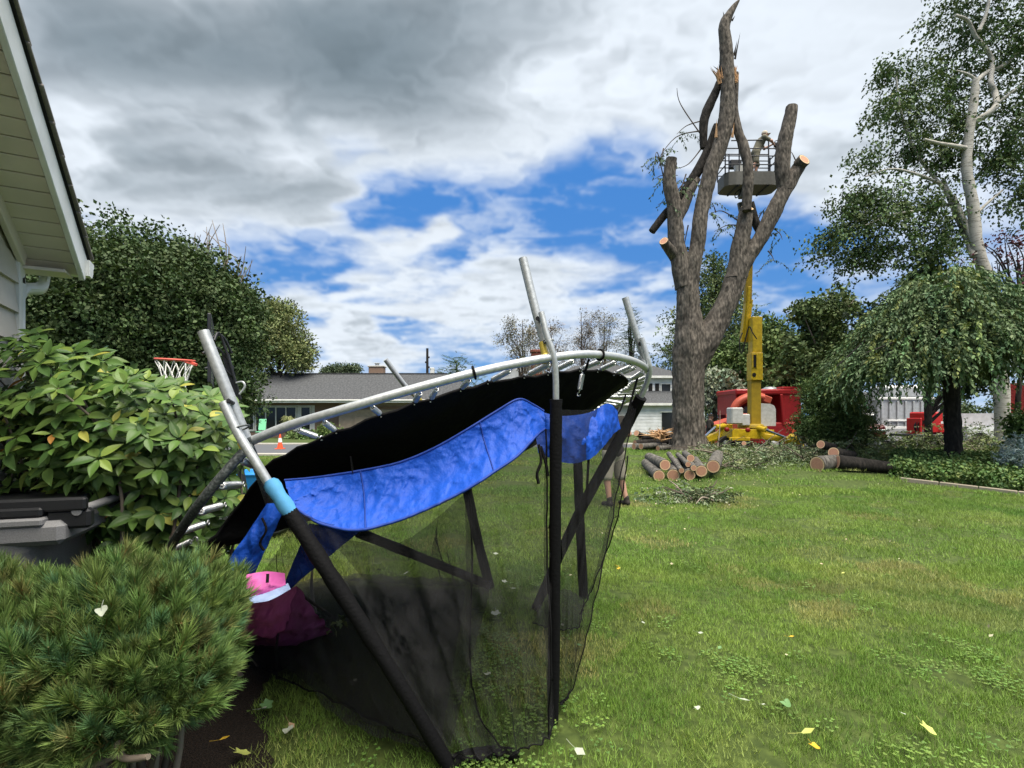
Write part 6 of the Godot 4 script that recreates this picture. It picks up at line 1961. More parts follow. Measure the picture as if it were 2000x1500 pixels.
# ---------- boom lift with basket and worker
func make_lift() -> void:
	var D := 19.0
	var t := thing("boom_lift", "yellow towable boom lift with spread outriggers and vertical mast", "lift", gp(1455, D))
	var o := t.position
	var P := func(px: float, py: float, d: float) -> Vector3: return p(px, py, d) - o
	var beam := func(called: String, a: Array, b: Array, w: float, h: float, m: Material, bev := 0.015) -> MeshInstance3D:
		return put(called, mb().beam(P.call(a[0], a[1], a[2]), P.call(b[0], b[1], b[2]), w, h, bev).mesh(), m, t)
	# chassis
	beam.call("chassis", [1420, 846, D], [1500, 848, D], 0.9, 0.34, M.yellow_paint)
	beam.call("chassis_plate", [1424, 857, D - 0.45], [1465, 858, D - 0.45], 0.06, 0.12, M.yellow_paint)
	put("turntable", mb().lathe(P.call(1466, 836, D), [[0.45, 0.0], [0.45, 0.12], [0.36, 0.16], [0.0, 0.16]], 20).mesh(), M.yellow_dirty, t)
	# outriggers: arm, strut, foot
	for q in [[1405, 848, 1360, 866, 1380, 836, 1415, 832, -0.7], [1490, 852, 1555, 862, 1516, 845, 1474, 834, -0.7], [1425, 846, 1392, 858, 1400, 836, 1425, 832, 0.9], [1480, 848, 1525, 856, 1510, 840, 1478, 832, 0.9]]:
		var dd: float = D + q[8]
		var og := put("outrigger", mb().beam(P.call(q[0], q[1], D + q[8] * 0.5), P.call(q[2], q[3], dd), 0.2, 0.22, 0.02).mesh(), M.yellow_paint, t)
		put("strut", mb().bar(P.call(q[6], q[7], D + q[8] * 0.4), P.call((q[4] + q[6]) * 0.5, (q[5] + q[7]) * 0.5, dd), 0.09, 10).mesh(), M.yellow_paint, og)
		put("ram", mb().bar(P.call((q[4] + q[6]) * 0.5, (q[5] + q[7]) * 0.5, dd), P.call(q[2] - (q[2] - q[4]) * 0.3, q[3] - 4, dd), 0.045, 10).mesh(), M.chrome, og)
		put("bracket", mb().beam(P.call(q[0], q[1] - 2, D + q[8] * 0.45), P.call(q[6], q[7] - 3, D + q[8] * 0.4), 0.08, 0.2, 0.01).mesh(), M.yellow_paint, og)
		var fp: Vector3 = P.call(q[2], q[3] + 4, dd)
		var gy := gh(fp.x + o.x, -(fp.z + o.z)) - o.y
		put("foot", mb().lathe(Vector3(fp.x, gy, fp.z), [[0.26, 0.0], [0.26, 0.04], [0.1, 0.1], [0.07, maxf(0.12, fp.y - gy)]], 14).mesh(), M.yellow_dirty, og)
	var cov := sdf_mesh([[P.call(1548, 858, D - 0.8), P.call(1556, 862, D - 0.8), 0.2, 0.18], [P.call(1556, 864, D - 0.8), P.call(1572, 878, D - 0.8), 0.15, 0.06]], 0.05, 0.08)
	put("yellow_bag", cov, M.yellow_paint, t)
	# wheels
	for q in [[1511, 874], [1418, 872]]:
		var c: Vector3 = P.call(q[0], q[1] - 3, D + 0.1)
		c.y = maxf(c.y, gh(c.x + o.x, -(c.z + o.z)) - o.y + 0.31)
		var wh := put("wheel", mb().lathe(c, [[0.18, -0.1], [0.29, -0.1], [0.31, -0.06], [0.31, 0.06], [0.29, 0.1], [0.18, 0.1]], 20, Basis(Vector3.RIGHT, PI / 2)).mesh(), M.rubber, t)
		put("rim", mb().lathe(c, [[0.0, -0.05], [0.18, -0.08], [0.18, 0.08], [0.0, 0.09]], 16, Basis(Vector3.RIGHT, PI / 2)).mesh(), M.aluminium, wh)
	# red marker lamps
	for q in [[1419, 839], [1460, 840]]:
		put("tail_lamp", mb().lathe(P.call(q[0], q[1], D - 0.62), [[0.085, 0], [0.085, 0.05], [0.06, 0.08], [0, 0.09]], 12, Basis(Vector3.RIGHT, PI / 2)).mesh(), M.lamp_red, t)
	# mast: dark lower column, bright yellow upper box with a slot and a hole
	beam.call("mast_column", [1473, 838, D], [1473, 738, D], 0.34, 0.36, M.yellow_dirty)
	var ub: MeshInstance3D = beam.call("mast_box", [1474, 743, D - 0.06], [1474, 690, D - 0.06], 0.4, 0.42, M.yellow_paint)
	put("slot", mb().box(P.call(1474, 705, D - 0.285), Vector3(0.12, 0.46, 0.03), 0.01).mesh(), M.dark, ub)
	put("cheek", mb().box(P.call(1470, 705, D - 0.3), Vector3(0.04, 0.5, 0.05), 0.01).mesh(), M.yellow_paint, ub)
	put("cheek", mb().box(P.call(1478.2, 705, D - 0.3), Vector3(0.04, 0.5, 0.05), 0.01).mesh(), M.yellow_paint, ub)
	put("pin_hole", mb().disc(P.call(1473, 732, D - 0.275), Vector3.BACK, 0.075, 16).mesh(), M.dark, ub)
	beam.call("mast_top", [1475, 690, D], [1475, 620, D], 0.36, 0.36, M.yellow_paint)
	beam.call("boom", [1468, 645, D + 0.35], [1452, 655, D + 0.4], 0.26, 0.3, M.yellow_paint)
	beam.call("boom", [1452, 668, D + 0.4], [1462, 585, D + 0.2], 0.22, 0.26, M.yellow_paint)
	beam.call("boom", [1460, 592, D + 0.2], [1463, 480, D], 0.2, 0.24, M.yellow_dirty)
	beam.call("boom", [1463, 485, D], [1446, 395, D - 0.2], 0.16, 0.2, M.basket_grey)
	beam.call("boom_ram", [1456, 660, D + 0.25], [1463, 560, D + 0.05], 0.1, 0.1, M.yellow_paint)
	put("hose", mb().tube(curve(PackedVector3Array([P.call(1450, 650, D), P.call(1444, 668, D - 0.1), P.call(1449, 690, D - 0.1), P.call(1462, 640, D - 0.2), P.call(1470, 650, D - 0.3), P.call(1478, 662, D - 0.3)]), 6), 0.022, 6).mesh(), M.rubber, t)
	# motor covers
	var cv := mb()
	cv.prism(PackedVector2Array([Vector2(-0.31, 0), Vector2(0.31, 0), Vector2(0.31, 0.62), Vector2(0.24, 0.76), Vector2(0.1, 0.82), Vector2(-0.31, 0.84)]), P.call(1499, 832, D - 0.1), Vector3.RIGHT, Vector3.UP, Vector3(0, 0, -0.55))
	put("motor_cover", cv.mesh(), M.white_shell, t)
	put("battery_box", mb().box(P.call(1435, 812, D - 0.25), Vector3(0.42, 0.6, 0.5), 0.04).mesh(), M.white_shell, t)
	put("control_box", mb().box(P.call(1452, 820, D - 0.2), Vector3(0.3, 0.42, 0.45), 0.03).mesh(), M.white_shell, t)
	beam.call("control_bar", [1446, 803, D - 0.2], [1455, 802, D - 0.2], 0.06, 0.06, M.black_plastic)
	# basket (part of the lift)
	var B := 18.2
	var c := p(1461, 356, B) - o
	var bk := mb()
	var prof := PackedVector2Array()
	for k in 24:
		var a := TAU * k / 24.0
		prof.append(Vector2(clampf(cos(a) * 1.25, -1, 1) * 0.97, clampf(sin(a) * 1.25, -1, 1) * 0.45))
	bk.prism(prof, c + Vector3(0, -0.28, 0), Vector3.RIGHT, Vector3.BACK, Vector3(0, 0.46, 0))
	var bs := put("basket", bk.mesh(), M.basket_grey, t)
	for x in [-0.55, 0.5]: put("floor_rib", mb().box(c + Vector3(x, -0.3, 0), Vector3(0.06, 0.05, 0.86), 0.01).mesh(), M.rail_dark, bs)
	var hgt := 1.22
	for x in [-0.95, -0.5, 0.52, 0.95]:
		for z in [-0.42, 0.42]:
			put("post", mb().bar(c + Vector3(x, 0.15, z * (0.8 if absf(x) > 0.9 else 1.0)), c + Vector3(x, hgt * (0.86 if absf(x) > 0.9 else 1.0), z * (0.8 if absf(x) > 0.9 else 1.0)), 0.024, 8).mesh(), M.rail_dark, bs)
	for y in [0.42, 0.72, 0.98, hgt]:
		for z in [-0.43, 0.43]:
			if y == hgt and z > 0: put("rail", mb().bar(c + Vector3(-0.78, y + 0.03, z), c + Vector3(0.3, y + 0.05, z), 0.022, 8).mesh(), M.rail_dark, bs)
			else: put("rail", mb().bar(c + Vector3(-0.96, y, z), c + Vector3(0.96, y * 0.99, z), 0.02, 8).mesh(), M.rail_dark, bs)
		for x in [-0.96, 0.96]:
			if y < 1.1: put("rail", mb().bar(c + Vector3(x, y, -0.34), c + Vector3(x, y, 0.34), 0.02, 8).mesh(), M.rail_dark, bs)
	put("control_panel", mb().box(c + Vector3(-0.3, 0.8, -0.35), Vector3(0.42, 0.32, 0.16), 0.03).mesh(), M.black_plastic, bs)
	put("bucket_pail", mb().lathe(c + Vector3(-0.38, 0.18, 0.1), [[0.13, 0], [0.16, 0.36], [0.15, 0.36]], 14).mesh(), M.white_shell, bs)
	put("hose", mb().tube(curve(PackedVector3Array([c + Vector3(-0.35, -0.3, 0.1), c + Vector3(-0.5, -0.45, 0.1), c + Vector3(-0.48, -0.6, 0.1), c + Vector3(-0.36, -0.5, 0.1), c + Vector3(-0.3, -0.3, 0.1)]), 5), 0.018, 6).mesh(), M.rubber, bs)
	put("mount", mb().box(c + Vector3(-0.15, -0.42, 0), Vector3(0.3, 0.26, 0.3), 0.02).mesh(), M.basket_grey, bs)
	# worker in the basket, leaning to the right over a chainsaw
	var w := make_person("worker in cap, olive shirt and shorts leaning from the raised basket", c + o + Vector3(0.28, 0.185, 0.0), PI / 2, {"hip": Vector3(0, 0.86, -0.02), "chest": Vector3(0, 1.2, 0.14), "neck": Vector3(0, 1.38, 0.26), "head": Vector3(0, 1.48, 0.32), "face": Vector3(0, -0.05, 1).normalized(), "ls": Vector3(0.19, 1.32, 0.2), "rs": Vector3(-0.19, 1.32, 0.2), "le": Vector3(0.25, 1.14, 0.42), "re": Vector3(-0.25, 1.16, 0.42), "lw": Vector3(0.12, 1.22, 0.64), "rw": Vector3(-0.12, 1.06, 0.6), "lk": Vector3(0.12, 0.47, 0.1), "rk": Vector3(-0.14, 0.47, -0.06), "la": Vector3(0.12, 0.08, -0.02), "ra": Vector3(-0.16, 0.08, -0.3), "glove": M.cloth_dark, "lpalm": Vector3(0, 0, 1), "rpalm": Vector3(0, 1, 0)}, M.cloth_olive, M.cloth_olive, M.cloth_khaki)
	var s := thing("chainsaw", "dark chainsaw held against the upright sawn stub", "chainsaw", w.position + Vector3(0.82, 1.1, 0.0))
	put("engine_housing", mb().box(Vector3(0, 0, 0), Vector3(0.26, 0.2, 0.18), 0.03).mesh(), M.black_plastic, s)
	put("guide_bar", mb().box(Vector3(0.12, -0.02, -0.22), Vector3(0.08, 0.02, 0.42), 0.006).mesh(), M.chrome, s)
	put("handle", mb().tube(curve(PackedVector3Array([Vector3(-0.12, -0.06, 0.02), Vector3(-0.2, 0.04, 0.02), Vector3(-0.14, 0.17, 0.02), Vector3(0.02, 0.2, 0.02), Vector3(0.08, 0.1, 0.04)]), 5), 0.014, 8).mesh(), M.black_plastic, s)
	put("starter_cover", mb().lathe(Vector3(0.02, -0.14, 0.06), [[0.0, 0.0], [0.06, 0.01], [0.06, 0.04], [0, 0.05]], 12).mesh(), M.white_shell, s)

# ---------- hoop, bin, logs, brush, vehicles
func make_hoop() -> void:
	var D := 6.1
	var at := Vector3((452 - 1000) * 0.001 * 6.6, 0, -6.6)
	var t := thing("basketball_hoop", "portable basketball hoop with red rim, white net and clear backboard", "basketball hoop", at)
	var o := t.position
	var P := func(px: float, py: float, d: float) -> Vector3: return p(px, py, d) - o
	var rc: Vector3 = P.call(342, 703, D)
	var rim := put("rim", mb().tube(curve(ring_pts(rc, 0.2, 20, Vector3(0.05, 1, 0.06).normalized()), 2, true), 0.012, 8, false, true).mesh(), M.rim_red, t)
	put("rim_bracket", mb().beam(rc + Vector3(0.17, -0.01, 0.0), P.call(384, 712, D), 0.05, 0.015).mesh(), M.rim_red, rim)
	put("rim_bracket", mb().beam(rc + Vector3(0.12, -0.01, 0.14), P.call(384, 714, D), 0.02, 0.015).mesh(), M.rim_red, rim)
	var n := mb()
	for k in 12:
		for s in [-1, 1]:
			var pts := PackedVector3Array()
			for j in 6:
				var f := j / 5.0
				var a: float = TAU * (k + s * f * 1.5) / 12.0
				var r := lerpf(0.2, 0.085, pow(f, 0.7))
				pts.append(rc + Vector3(cos(a) * r, -0.02 - 0.4 * f, sin(a) * r))
			n.tube(pts, 0.0045, 4)
	put("net", n.mesh(), M.cord_white, t)
	var b0: Vector3 = P.call(388, 712, D)
	put("backboard", mb().box(b0 + Vector3(0.03, 0.16, -0.2), Vector3(0.02, 0.75, 0.9), 0.004, Basis(Vector3.UP, 0.5)).mesh(), M.clear_board, t)
	var fr := mb()
	var bb := Basis(Vector3.UP, 0.5)
	for s in [-1.0, 1.0]:
		fr.box(b0 + Vector3(0.03, 0.16, -0.2) + bb * Vector3(0, 0.38 * s, 0), Vector3(0.035, 0.03, 1.12), 0.006, bb)
		fr.box(b0 + Vector3(0.03, 0.16, -0.2) + bb * Vector3(0, 0, 0.55 * s), Vector3(0.035, 0.78, 0.03), 0.006, bb)
	put("board_frame", fr.mesh(), M.black_plastic, t)
	for q in [[400, 668, 432, 655, 452, 690], [400, 720, 430, 716, 458, 740], [418, 665, 432, 657, 470, 780], [396, 690, 425, 680, 456, 720]]:
		put("arm", mb().tube(curve(PackedVector3Array([P.call(q[0], q[1], 6.25), P.call(q[2], q[3], 6.4), P.call(q[4], q[5], 6.55)]), 5), 0.016, 8).mesh(), M.black_plastic, t)
	put("pole", mb().tube(PackedVector3Array([P.call(440, 690, 6.5), P.call(458, 760, 6.58), Vector3(0.1, 0.9, 0), Vector3(0.22, 0.1, -0.05)]), 0.045, 10).mesh(), M.black_plastic, t)
	put("crank", mb().tube(curve(PackedVector3Array([P.call(462, 748, 6.5), P.call(474, 746, 6.4), P.call(478, 756, 6.4), P.call(468, 770, 6.4)]), 4), 0.014, 6).mesh(), M.aluminium, t)
	put("base", mb().box(Vector3(0.3, 0.12, -0.3), Vector3(0.8, 0.22, 1.1), 0.06).mesh(), M.black_plastic, t)

func make_bin() -> void:
	# wheeled bin seen across its hinge corner
	var yaw := 0.32
	var t := thing("wheeled_bin", "grey wheeled rubbish bin with ribbed black lid beside the pine shrub", "bin", Vector3(-2.33, 0, -2.25), yaw)
	t.scale = Vector3.ONE * 1.08
	var body := mb()
	var rows := []
	for q in [[0.03, 0.24, 0.23], [0.5, 0.275, 0.265], [0.88, 0.3, 0.285], [0.9, 0.32, 0.3], [0.99, 0.33, 0.31]]:
		var row := PackedVector3Array()
		for k in 33:
			var a := TAU * k / 32.0
			var cx := signf(cos(a)) * pow(absf(cos(a)), 0.28)
			var cz := signf(sin(a)) * pow(absf(sin(a)), 0.28)
			row.append(Vector3(cx * q[1], q[0], cz * q[2]))
		rows.append(row)
	body.grid(rows)
	put("body", body.mesh(), M.grey_plastic, t)
	put("rim_flange", mb().box(Vector3(0.27, 0.955, 0.0), Vector3(0.26, 0.09, 0.62), 0.03).mesh(), M.grey_plastic, t)
	put("rim_lip", mb().box(Vector3(0.0, 1.0, 0.0), Vector3(0.68, 0.03, 0.64), 0.012).mesh(), M.grey_plastic, t)
	var lid := put("lid", mb().box(Vector3(-0.02, 1.035, 0), Vector3(0.7, 0.035, 0.6), 0.014).mesh(), M.black_lid, t)
	for z in [-0.27, 0.27]:
		put("rib", mb().box(Vector3(0.1, 1.058, z), Vector3(0.72, 0.05, 0.035), 0.012).mesh(), M.black_lid, lid)
		for k in 5: put("rib_tooth", mb().box(Vector3(0.02 - k * 0.06, 1.084, z), Vector3(0.034, 0.02, 0.03), 0.008, Basis(Vector3.BACK, 0.5)).mesh(), M.black_lid, lid)
	for k in 3: put("rib", mb().box(Vector3(-0.05 - 0.04 * k, 1.054, 0.0), Vector3(0.03, 0.02, 0.46), 0.008, Basis(Vector3.UP, 0.55)).mesh(), M.black_lid, lid)
	for z in [-0.2, 0.0, 0.2]: put("rib", mb().box(Vector3(-0.22, 1.054, z), Vector3(0.28, 0.022, 0.022), 0.008).mesh(), M.black_lid, lid)
	for z in [-0.25, 0.25]: put("hinge", mb().box(Vector3(0.4, 1.0, z), Vector3(0.14, 0.075, 0.05), 0.02).mesh(), M.black_lid, lid)
	put("handle", mb().bar(Vector3(0.43, 1.03, -0.28), Vector3(0.43, 1.03, 0.28), 0.017, 10).mesh(), M.grey_plastic, t)
	for z in [-0.27, 0.27]: put("wheel", mb().lathe(Vector3(0.25, 0.12, z), [[0.0, -0.03], [0.11, -0.03], [0.12, 0.0], [0.11, 0.03], [0.0, 0.03]], 16, Basis(Vector3.RIGHT, PI / 2)).mesh(), M.rubber, t)

func log_thing(called: String, label: String, a: Vector3, b: Vector3, r0: float, r1: float, group: String, sd: int, bark: Material = null) -> Node3D:
	var t := thing(called, label, "log", a, 0.0, group)
	var ax := (b - a)
	var n := maxi(4, int(ax.length() / 0.15))
	var m := mb()
	var dir := ax.normalized()
	var s := dir.cross(Vector3.UP).normalized()
	var u := s.cross(dir)
	var sides := 16
	for k in n + 1:
		for j in sides + 1:
			var an := TAU * (j % sides) / sides
			var e := s * cos(an) + u * sin(an)
			var r := lerpf(r0, r1, float(k) / n)
			var w := nz2.get_noise_3d(cos(an) * 2.5 + sd, k * 0.22, sin(an) * 2.5)
			r *= 1.0 + 0.10 * w
			m.col = Color(1, 1, 1) * (1.0 + 0.4 * w)
			m.vert(ax * (float(k) / n) + e * r, e)
	for k in n:
		for j in sides:
			var q := k * (sides + 1) + j
			m.i.append_array([q, q + 1, q + sides + 1, q + 1, q + sides + 2, q + sides + 1])
	put("bark", m.mesh(), M.bark_grey if bark == null else bark, t)
	put("cut_end", mb().disc(-dir * 0.004, -dir, r0 * 0.99, 20).mesh(), M.cut_wood, t)
	put("cut_end", mb().disc(ax + dir * 0.004, dir, r1 * 0.99, 20).mesh(), M.cut_wood, t)
	return t

func make_logs() -> void:
	# stacked logs, cut ends towards the camera: [px, py, radius px, px far, py far, distance]
	var D := 11.2
	var list := [[1287, 931, 11.5, 1262, 905, D, "thick log lowest at the grey-barked end of the woodpile"], [1315, 932, 12.5, 1322, 905, D, "thick sawn log on the ground beside the lowest grey-barked log"], [1299, 908, 11, 1268, 893, D + 0.15, "thick log resting across two logs at the pile's grey end"], [1331, 919, 5.5, 1306, 886, D - 0.15, "slim pole lying steeply across the woodpile"], [1344, 907, 5.5, 1324, 888, D + 0.2, "slim log end beside the steep pole on the woodpile"], [1349, 895, 7.5, 1338, 886, D + 0.6, "small log topmost at the back of the woodpile"], [1347, 928, 11, 1342, 905, D, "log with shaded face at the middle bottom of the woodpile"], [1370, 920, 11.5, 1356, 900, D - 0.05, "log with bright torn face beside the shaded log"], [1355, 914, 6, 1346, 900, D - 0.1, "small log tucked between slim log and torn-faced log"], [1393, 911, 13, 1402, 890, D + 0.2, "largest log with dusty face at the leafy end of the woodpile"]]
	var k := 0
	for q in list:
		var a := p(q[0], q[1], q[5])
		var b := p(q[3], q[4], q[5] + 1.6)
		var r: float = q[2] * 0.001 * q[5]
		a.y = maxf(a.y, gh(a.x, -a.z) + r * 0.9)
		b.y = maxf(minf(b.y, a.y + 0.25), gh(b.x, -b.z) + r * 0.8)
		log_thing("log", q[6], a, b, r, r * 0.95, "woodpile in front of the felled tree", 10 + k)
		k += 1
	# limbs heaped beyond, beside the trunk
	var far := [[1238, 878, 1300, 880, 17.0, 9, "long barked limb lowest in the heap beside the trunk"], [1240, 866, 1312, 862, 17.2, 9, "long limb lying in the middle of the heap beside the trunk"], [1252, 872, 1290, 868, 16.6, 8, "short stout limb with pale end in the trunkside heap"], [1250, 855, 1310, 852, 17.6, 7, "upper limb of the heap beside the trunk"], [1285, 880, 1330, 872, 16.7, 7, "thin limb poking from the heap towards the trunk"], [1243, 846, 1262, 856, 17.4, 8, "mossy short limb at the top of the trunkside heap"]]
	for q in far:
		var a := p(q[0], q[1], q[4])
		var b := p(q[2], q[3], q[4] + 0.5)
		var r: float = q[5] * 0.001 * q[4] * 0.75
		a.y = maxf(a.y, gh(a.x, -a.z) + r)
		b.y = maxf(b.y, gh(b.x, -b.z) + r)
		log_thing("limb_log", q[6], a, b, r, r * 0.8, "heap of limbs beside the trunk", 40 + k, M.bark_dark if k % 2 else M.bark_grey)
		k += 1
	# big fallen trunk length by the bed
	var at := p(1636, 903, 12.3)
	at.y = gh(at.x, -at.z) + 0.22
	var bt := p(1752, 912, 12.0)
	bt.y = gh(bt.x, -bt.z) + 0.12
	log_thing("felled_log", "long dark fallen trunk length lying at the edge of the bed", at, bt, 0.17, 0.13, "felled trunk lengths by the bed", 60, M.bark_dark)
	var a2 := p(1628, 884, 12.6)
	log_thing("felled_log", "forked log end with pale oval cut on the brush", a2, a2 + Vector3(0.9, -0.12, -0.7), 0.135, 0.12, "felled trunk lengths by the bed", 61, M.bark_dark)
	var a3 := p(1603, 868, 13.2)
	log_thing("felled_log", "small log with pale cut end before the yew bush", a3, a3 + Vector3(0.55, -0.1, -0.35), 0.11, 0.1, "felled trunk lengths by the bed", 62, M.bark_dark)
	var a4 := p(1596, 910, 12.3)
	a4.y = gh(a4.x, -a4.z) + 0.15
	log_thing("felled_log", "grey lichened log beneath the forked log end", a4 + Vector3(0, 0.0, 0), a4 + Vector3(0.7, 0.04, -0.3), 0.2, 0.18, "felled trunk lengths by the bed", 63)
	var a5 := p(1453, 866, 15.5)
	log_thing("felled_log", "thin limb with pale end pointing out of the brush before the lift", a5, a5 + Vector3(0.2, -0.1, -1.0), 0.07, 0.06, "felled trunk lengths by the bed", 64, M.bark_dark)
	# torn, splintered wood on the heap
	var sp := thing("splintered_wood", "burst of raw orange splinters on the limb heap", "wood", p(1290, 852, 17.0))
	rng.seed = 77
	var sm2 := mb()
	for i in 34: splinter(sm2, rv(0.15), Vector3(rng.randfn(0, 0.35), rng.randf_range(-0.1, 0.32), rng.randfn(0.1, 0.15)), 0.045)
	put("splinters", sm2.mesh(), M.raw_wood, sp)

func brush(called: String, label: String, areas: Array, cnt: int, sd: int, leafc: Color, stick := 26) -> void:
	# cut branches: sticks with leaf sprigs, low on the ground
	rng.seed = sd
	var first: Vector3 = onground(areas[0][0], areas[0][1])
	var t := thing(called, label, "brush", first, 0.0, "heaps of cut branches")
	var spr := [sprig(22, 0.55, 0.085, 0.04, 60, 0.4), sprig(18, 0.45, 0.08, 0.035, 63, 0.1)]
	var xf := [[], []]
	var cs := [[], []]
	for a in areas:
		for k in cnt:
			var px: float = a[0] + rng.randfn(0, 0.45) * a[2]
			var py: float = a[1] + rng.randfn(0, 0.45) * a[3]
			if py < 838: py = 838
			var g := onground(px, maxf(py, 872.0))
			g.y += rng.randf() * rng.randf() * a[4]
			var v := rng.randi() % 2
			xf[v].append(Transform3D(Basis(Vector3.UP, rng.randf() * TAU) * Basis(Vector3.BACK, rng.randfn(0.2, 0.35)).scaled(Vector3.ONE * rng.randf_range(0.5, 1.1)), g - first))
			var f := rng.randf()
			cs[v].append(tint(leafc.r, leafc.g, leafc.b, 0.3) if f < 0.8 else tint(0.24, 0.26, 0.17, 0.2))
	for v in 2: scatter("leaves", spr[v], M.leaf, xf[v], cs[v], t)
	for k in stick:
		var a: Array = areas[rng.randi() % areas.size()]
		var g := onground(a[0] + rng.randfn(0, 0.45) * a[2], maxf(872.0, a[1] + rng.randfn(0, 0.35) * a[3])) - first
		var dir := Vector3(rng.randfn(0, 1), rng.randf_range(0.0, 0.35), rng.randfn(0, 0.5)).normalized() * rng.randf_range(0.4, 1.5) * (0.45 if a[4] < 0.2 else 1.0)
		put("stick", limb(PackedVector3Array([g + Vector3(0, 0.05, 0), g + dir * 0.5 + Vector3(0, 0.12, 0), g + dir + rv(0.1) + Vector3(0, 0.1 + rng.randf() * a[4] * 0.4, 0)]), rng.randf_range(0.012, 0.028), 0.006, 5, 4), M.twig if k % 3 else M.twig_pale, t)

func make_brush() -> void:
	brush("brush_heap", "grey-green heap of cut leafy branches between woodpile and lift", [[1440, 905, 45, 22, 0.35], [1500, 893, 60, 20, 0.35], [1570, 895, 50, 16, 0.3], [1395, 890, 40, 12, 0.3]], 260, 901, Color(0.15, 0.19, 0.095), 40)
	brush("brush_heap", "tall tangle of cut branches behind the fallen trunk length", [[1700, 890, 60, 18, 1.0], [1790, 880, 60, 18, 1.0], [1890, 880, 60, 15, 1.0], [1650, 885, 30, 15, 0.5], [1950, 880, 40, 14, 0.9]], 240, 902, Color(0.17, 0.22, 0.085), 60)
	brush("brush_heap", "small flat scatter of dropped branches on the open lawn", [[1330, 975, 85, 10, 0.08], [1380, 978, 40, 6, 0.08]], 130, 903, Color(0.12, 0.16, 0.085), 10)
	brush("brush_heap", "branches piled before the white house beyond the limb heap", [[1285, 872, 30, 5, 1.1], [1270, 872, 26, 5, 1.0]], 120, 904, Color(0.11, 0.15, 0.075), 14)
	brush("brush_heap", "broken leafy twig lying under the netting", [[640, 1225, 40, 22, 0.06]], 12, 905, Color(0.14, 0.19, 0.06), 4)
	var t := thing("fallen_branch", "bare curved branch lying on the scattered twigs", "branch", onground(1365, 975))
	var q := PackedVector3Array([onground(1345, 985, 0.06), onground(1372, 968, 0.1), p(1392, 950, 9.6), p(1400, 938, 9.7)])
	for k in q.size(): q[k] -= t.position
	put("stem", limb(q, 0.02, 0.008, 6, 5), M.twig, t)

func wheel(parent: Node, c: Vector3, r: float, w: float, axis: Basis) -> void:
	var wh := put("wheel", mb().lathe(c, [[r * 0.6, -w * 0.5], [r * 0.93, -w * 0.5], [r, -w * 0.3], [r, w * 0.3], [r * 0.93, w * 0.5], [r * 0.6, w * 0.5]], 22, axis).mesh(), M.rubber, parent)
	put("rim", mb().lathe(c, [[0.0, -w * 0.3], [r * 0.25, -w * 0.36], [r * 0.5, -w * 0.25], [r * 0.62, -w * 0.42], [r * 0.62, w * 0.42], [r * 0.5, w * 0.25], [r * 0.25, w * 0.36], [0.0, w * 0.3]], 16, axis).mesh(), M.aluminium, wh)

func make_chips() -> void:
	# sawdust and chips thrown about the felling
	rng.seed = 950
	var m := mb()
	m.tri3(Vector3(-0.02, 0.01, 0), Vector3(0.0, 0.016, -0.014), Vector3(0.024, 0.008, 0.004))
	m.tri3(Vector3(-0.02, 0.01, 0), Vector3(0.024, 0.008, 0.004), Vector3(0.0, 0.005, 0.014))
	var xf := []
	var cs := []
	for k in 420:
		var q := Vector2(rng.randfn(0, 1), rng.randfn(0, 1))
		var g := gp(1350 + q.x * 90.0, 11.5 + q.y * 2.4, 0.05)
		if k > 350: g = gp(rng.randf_range(1050, 1950), rng.randf_range(3.0, 11.0), 0.045)
		xf.append(Transform3D(rbasis().scaled(Vector3.ONE * rng.randf_range(0.25, 0.8)), g))
		cs.append(tint(0.42, 0.36, 0.24, 0.25))
	tag(scatter("wood_chips", m.mesh(), M.chip, xf, cs), "pale wood chips scattered on the lawn round the woodpile", "wood chips")

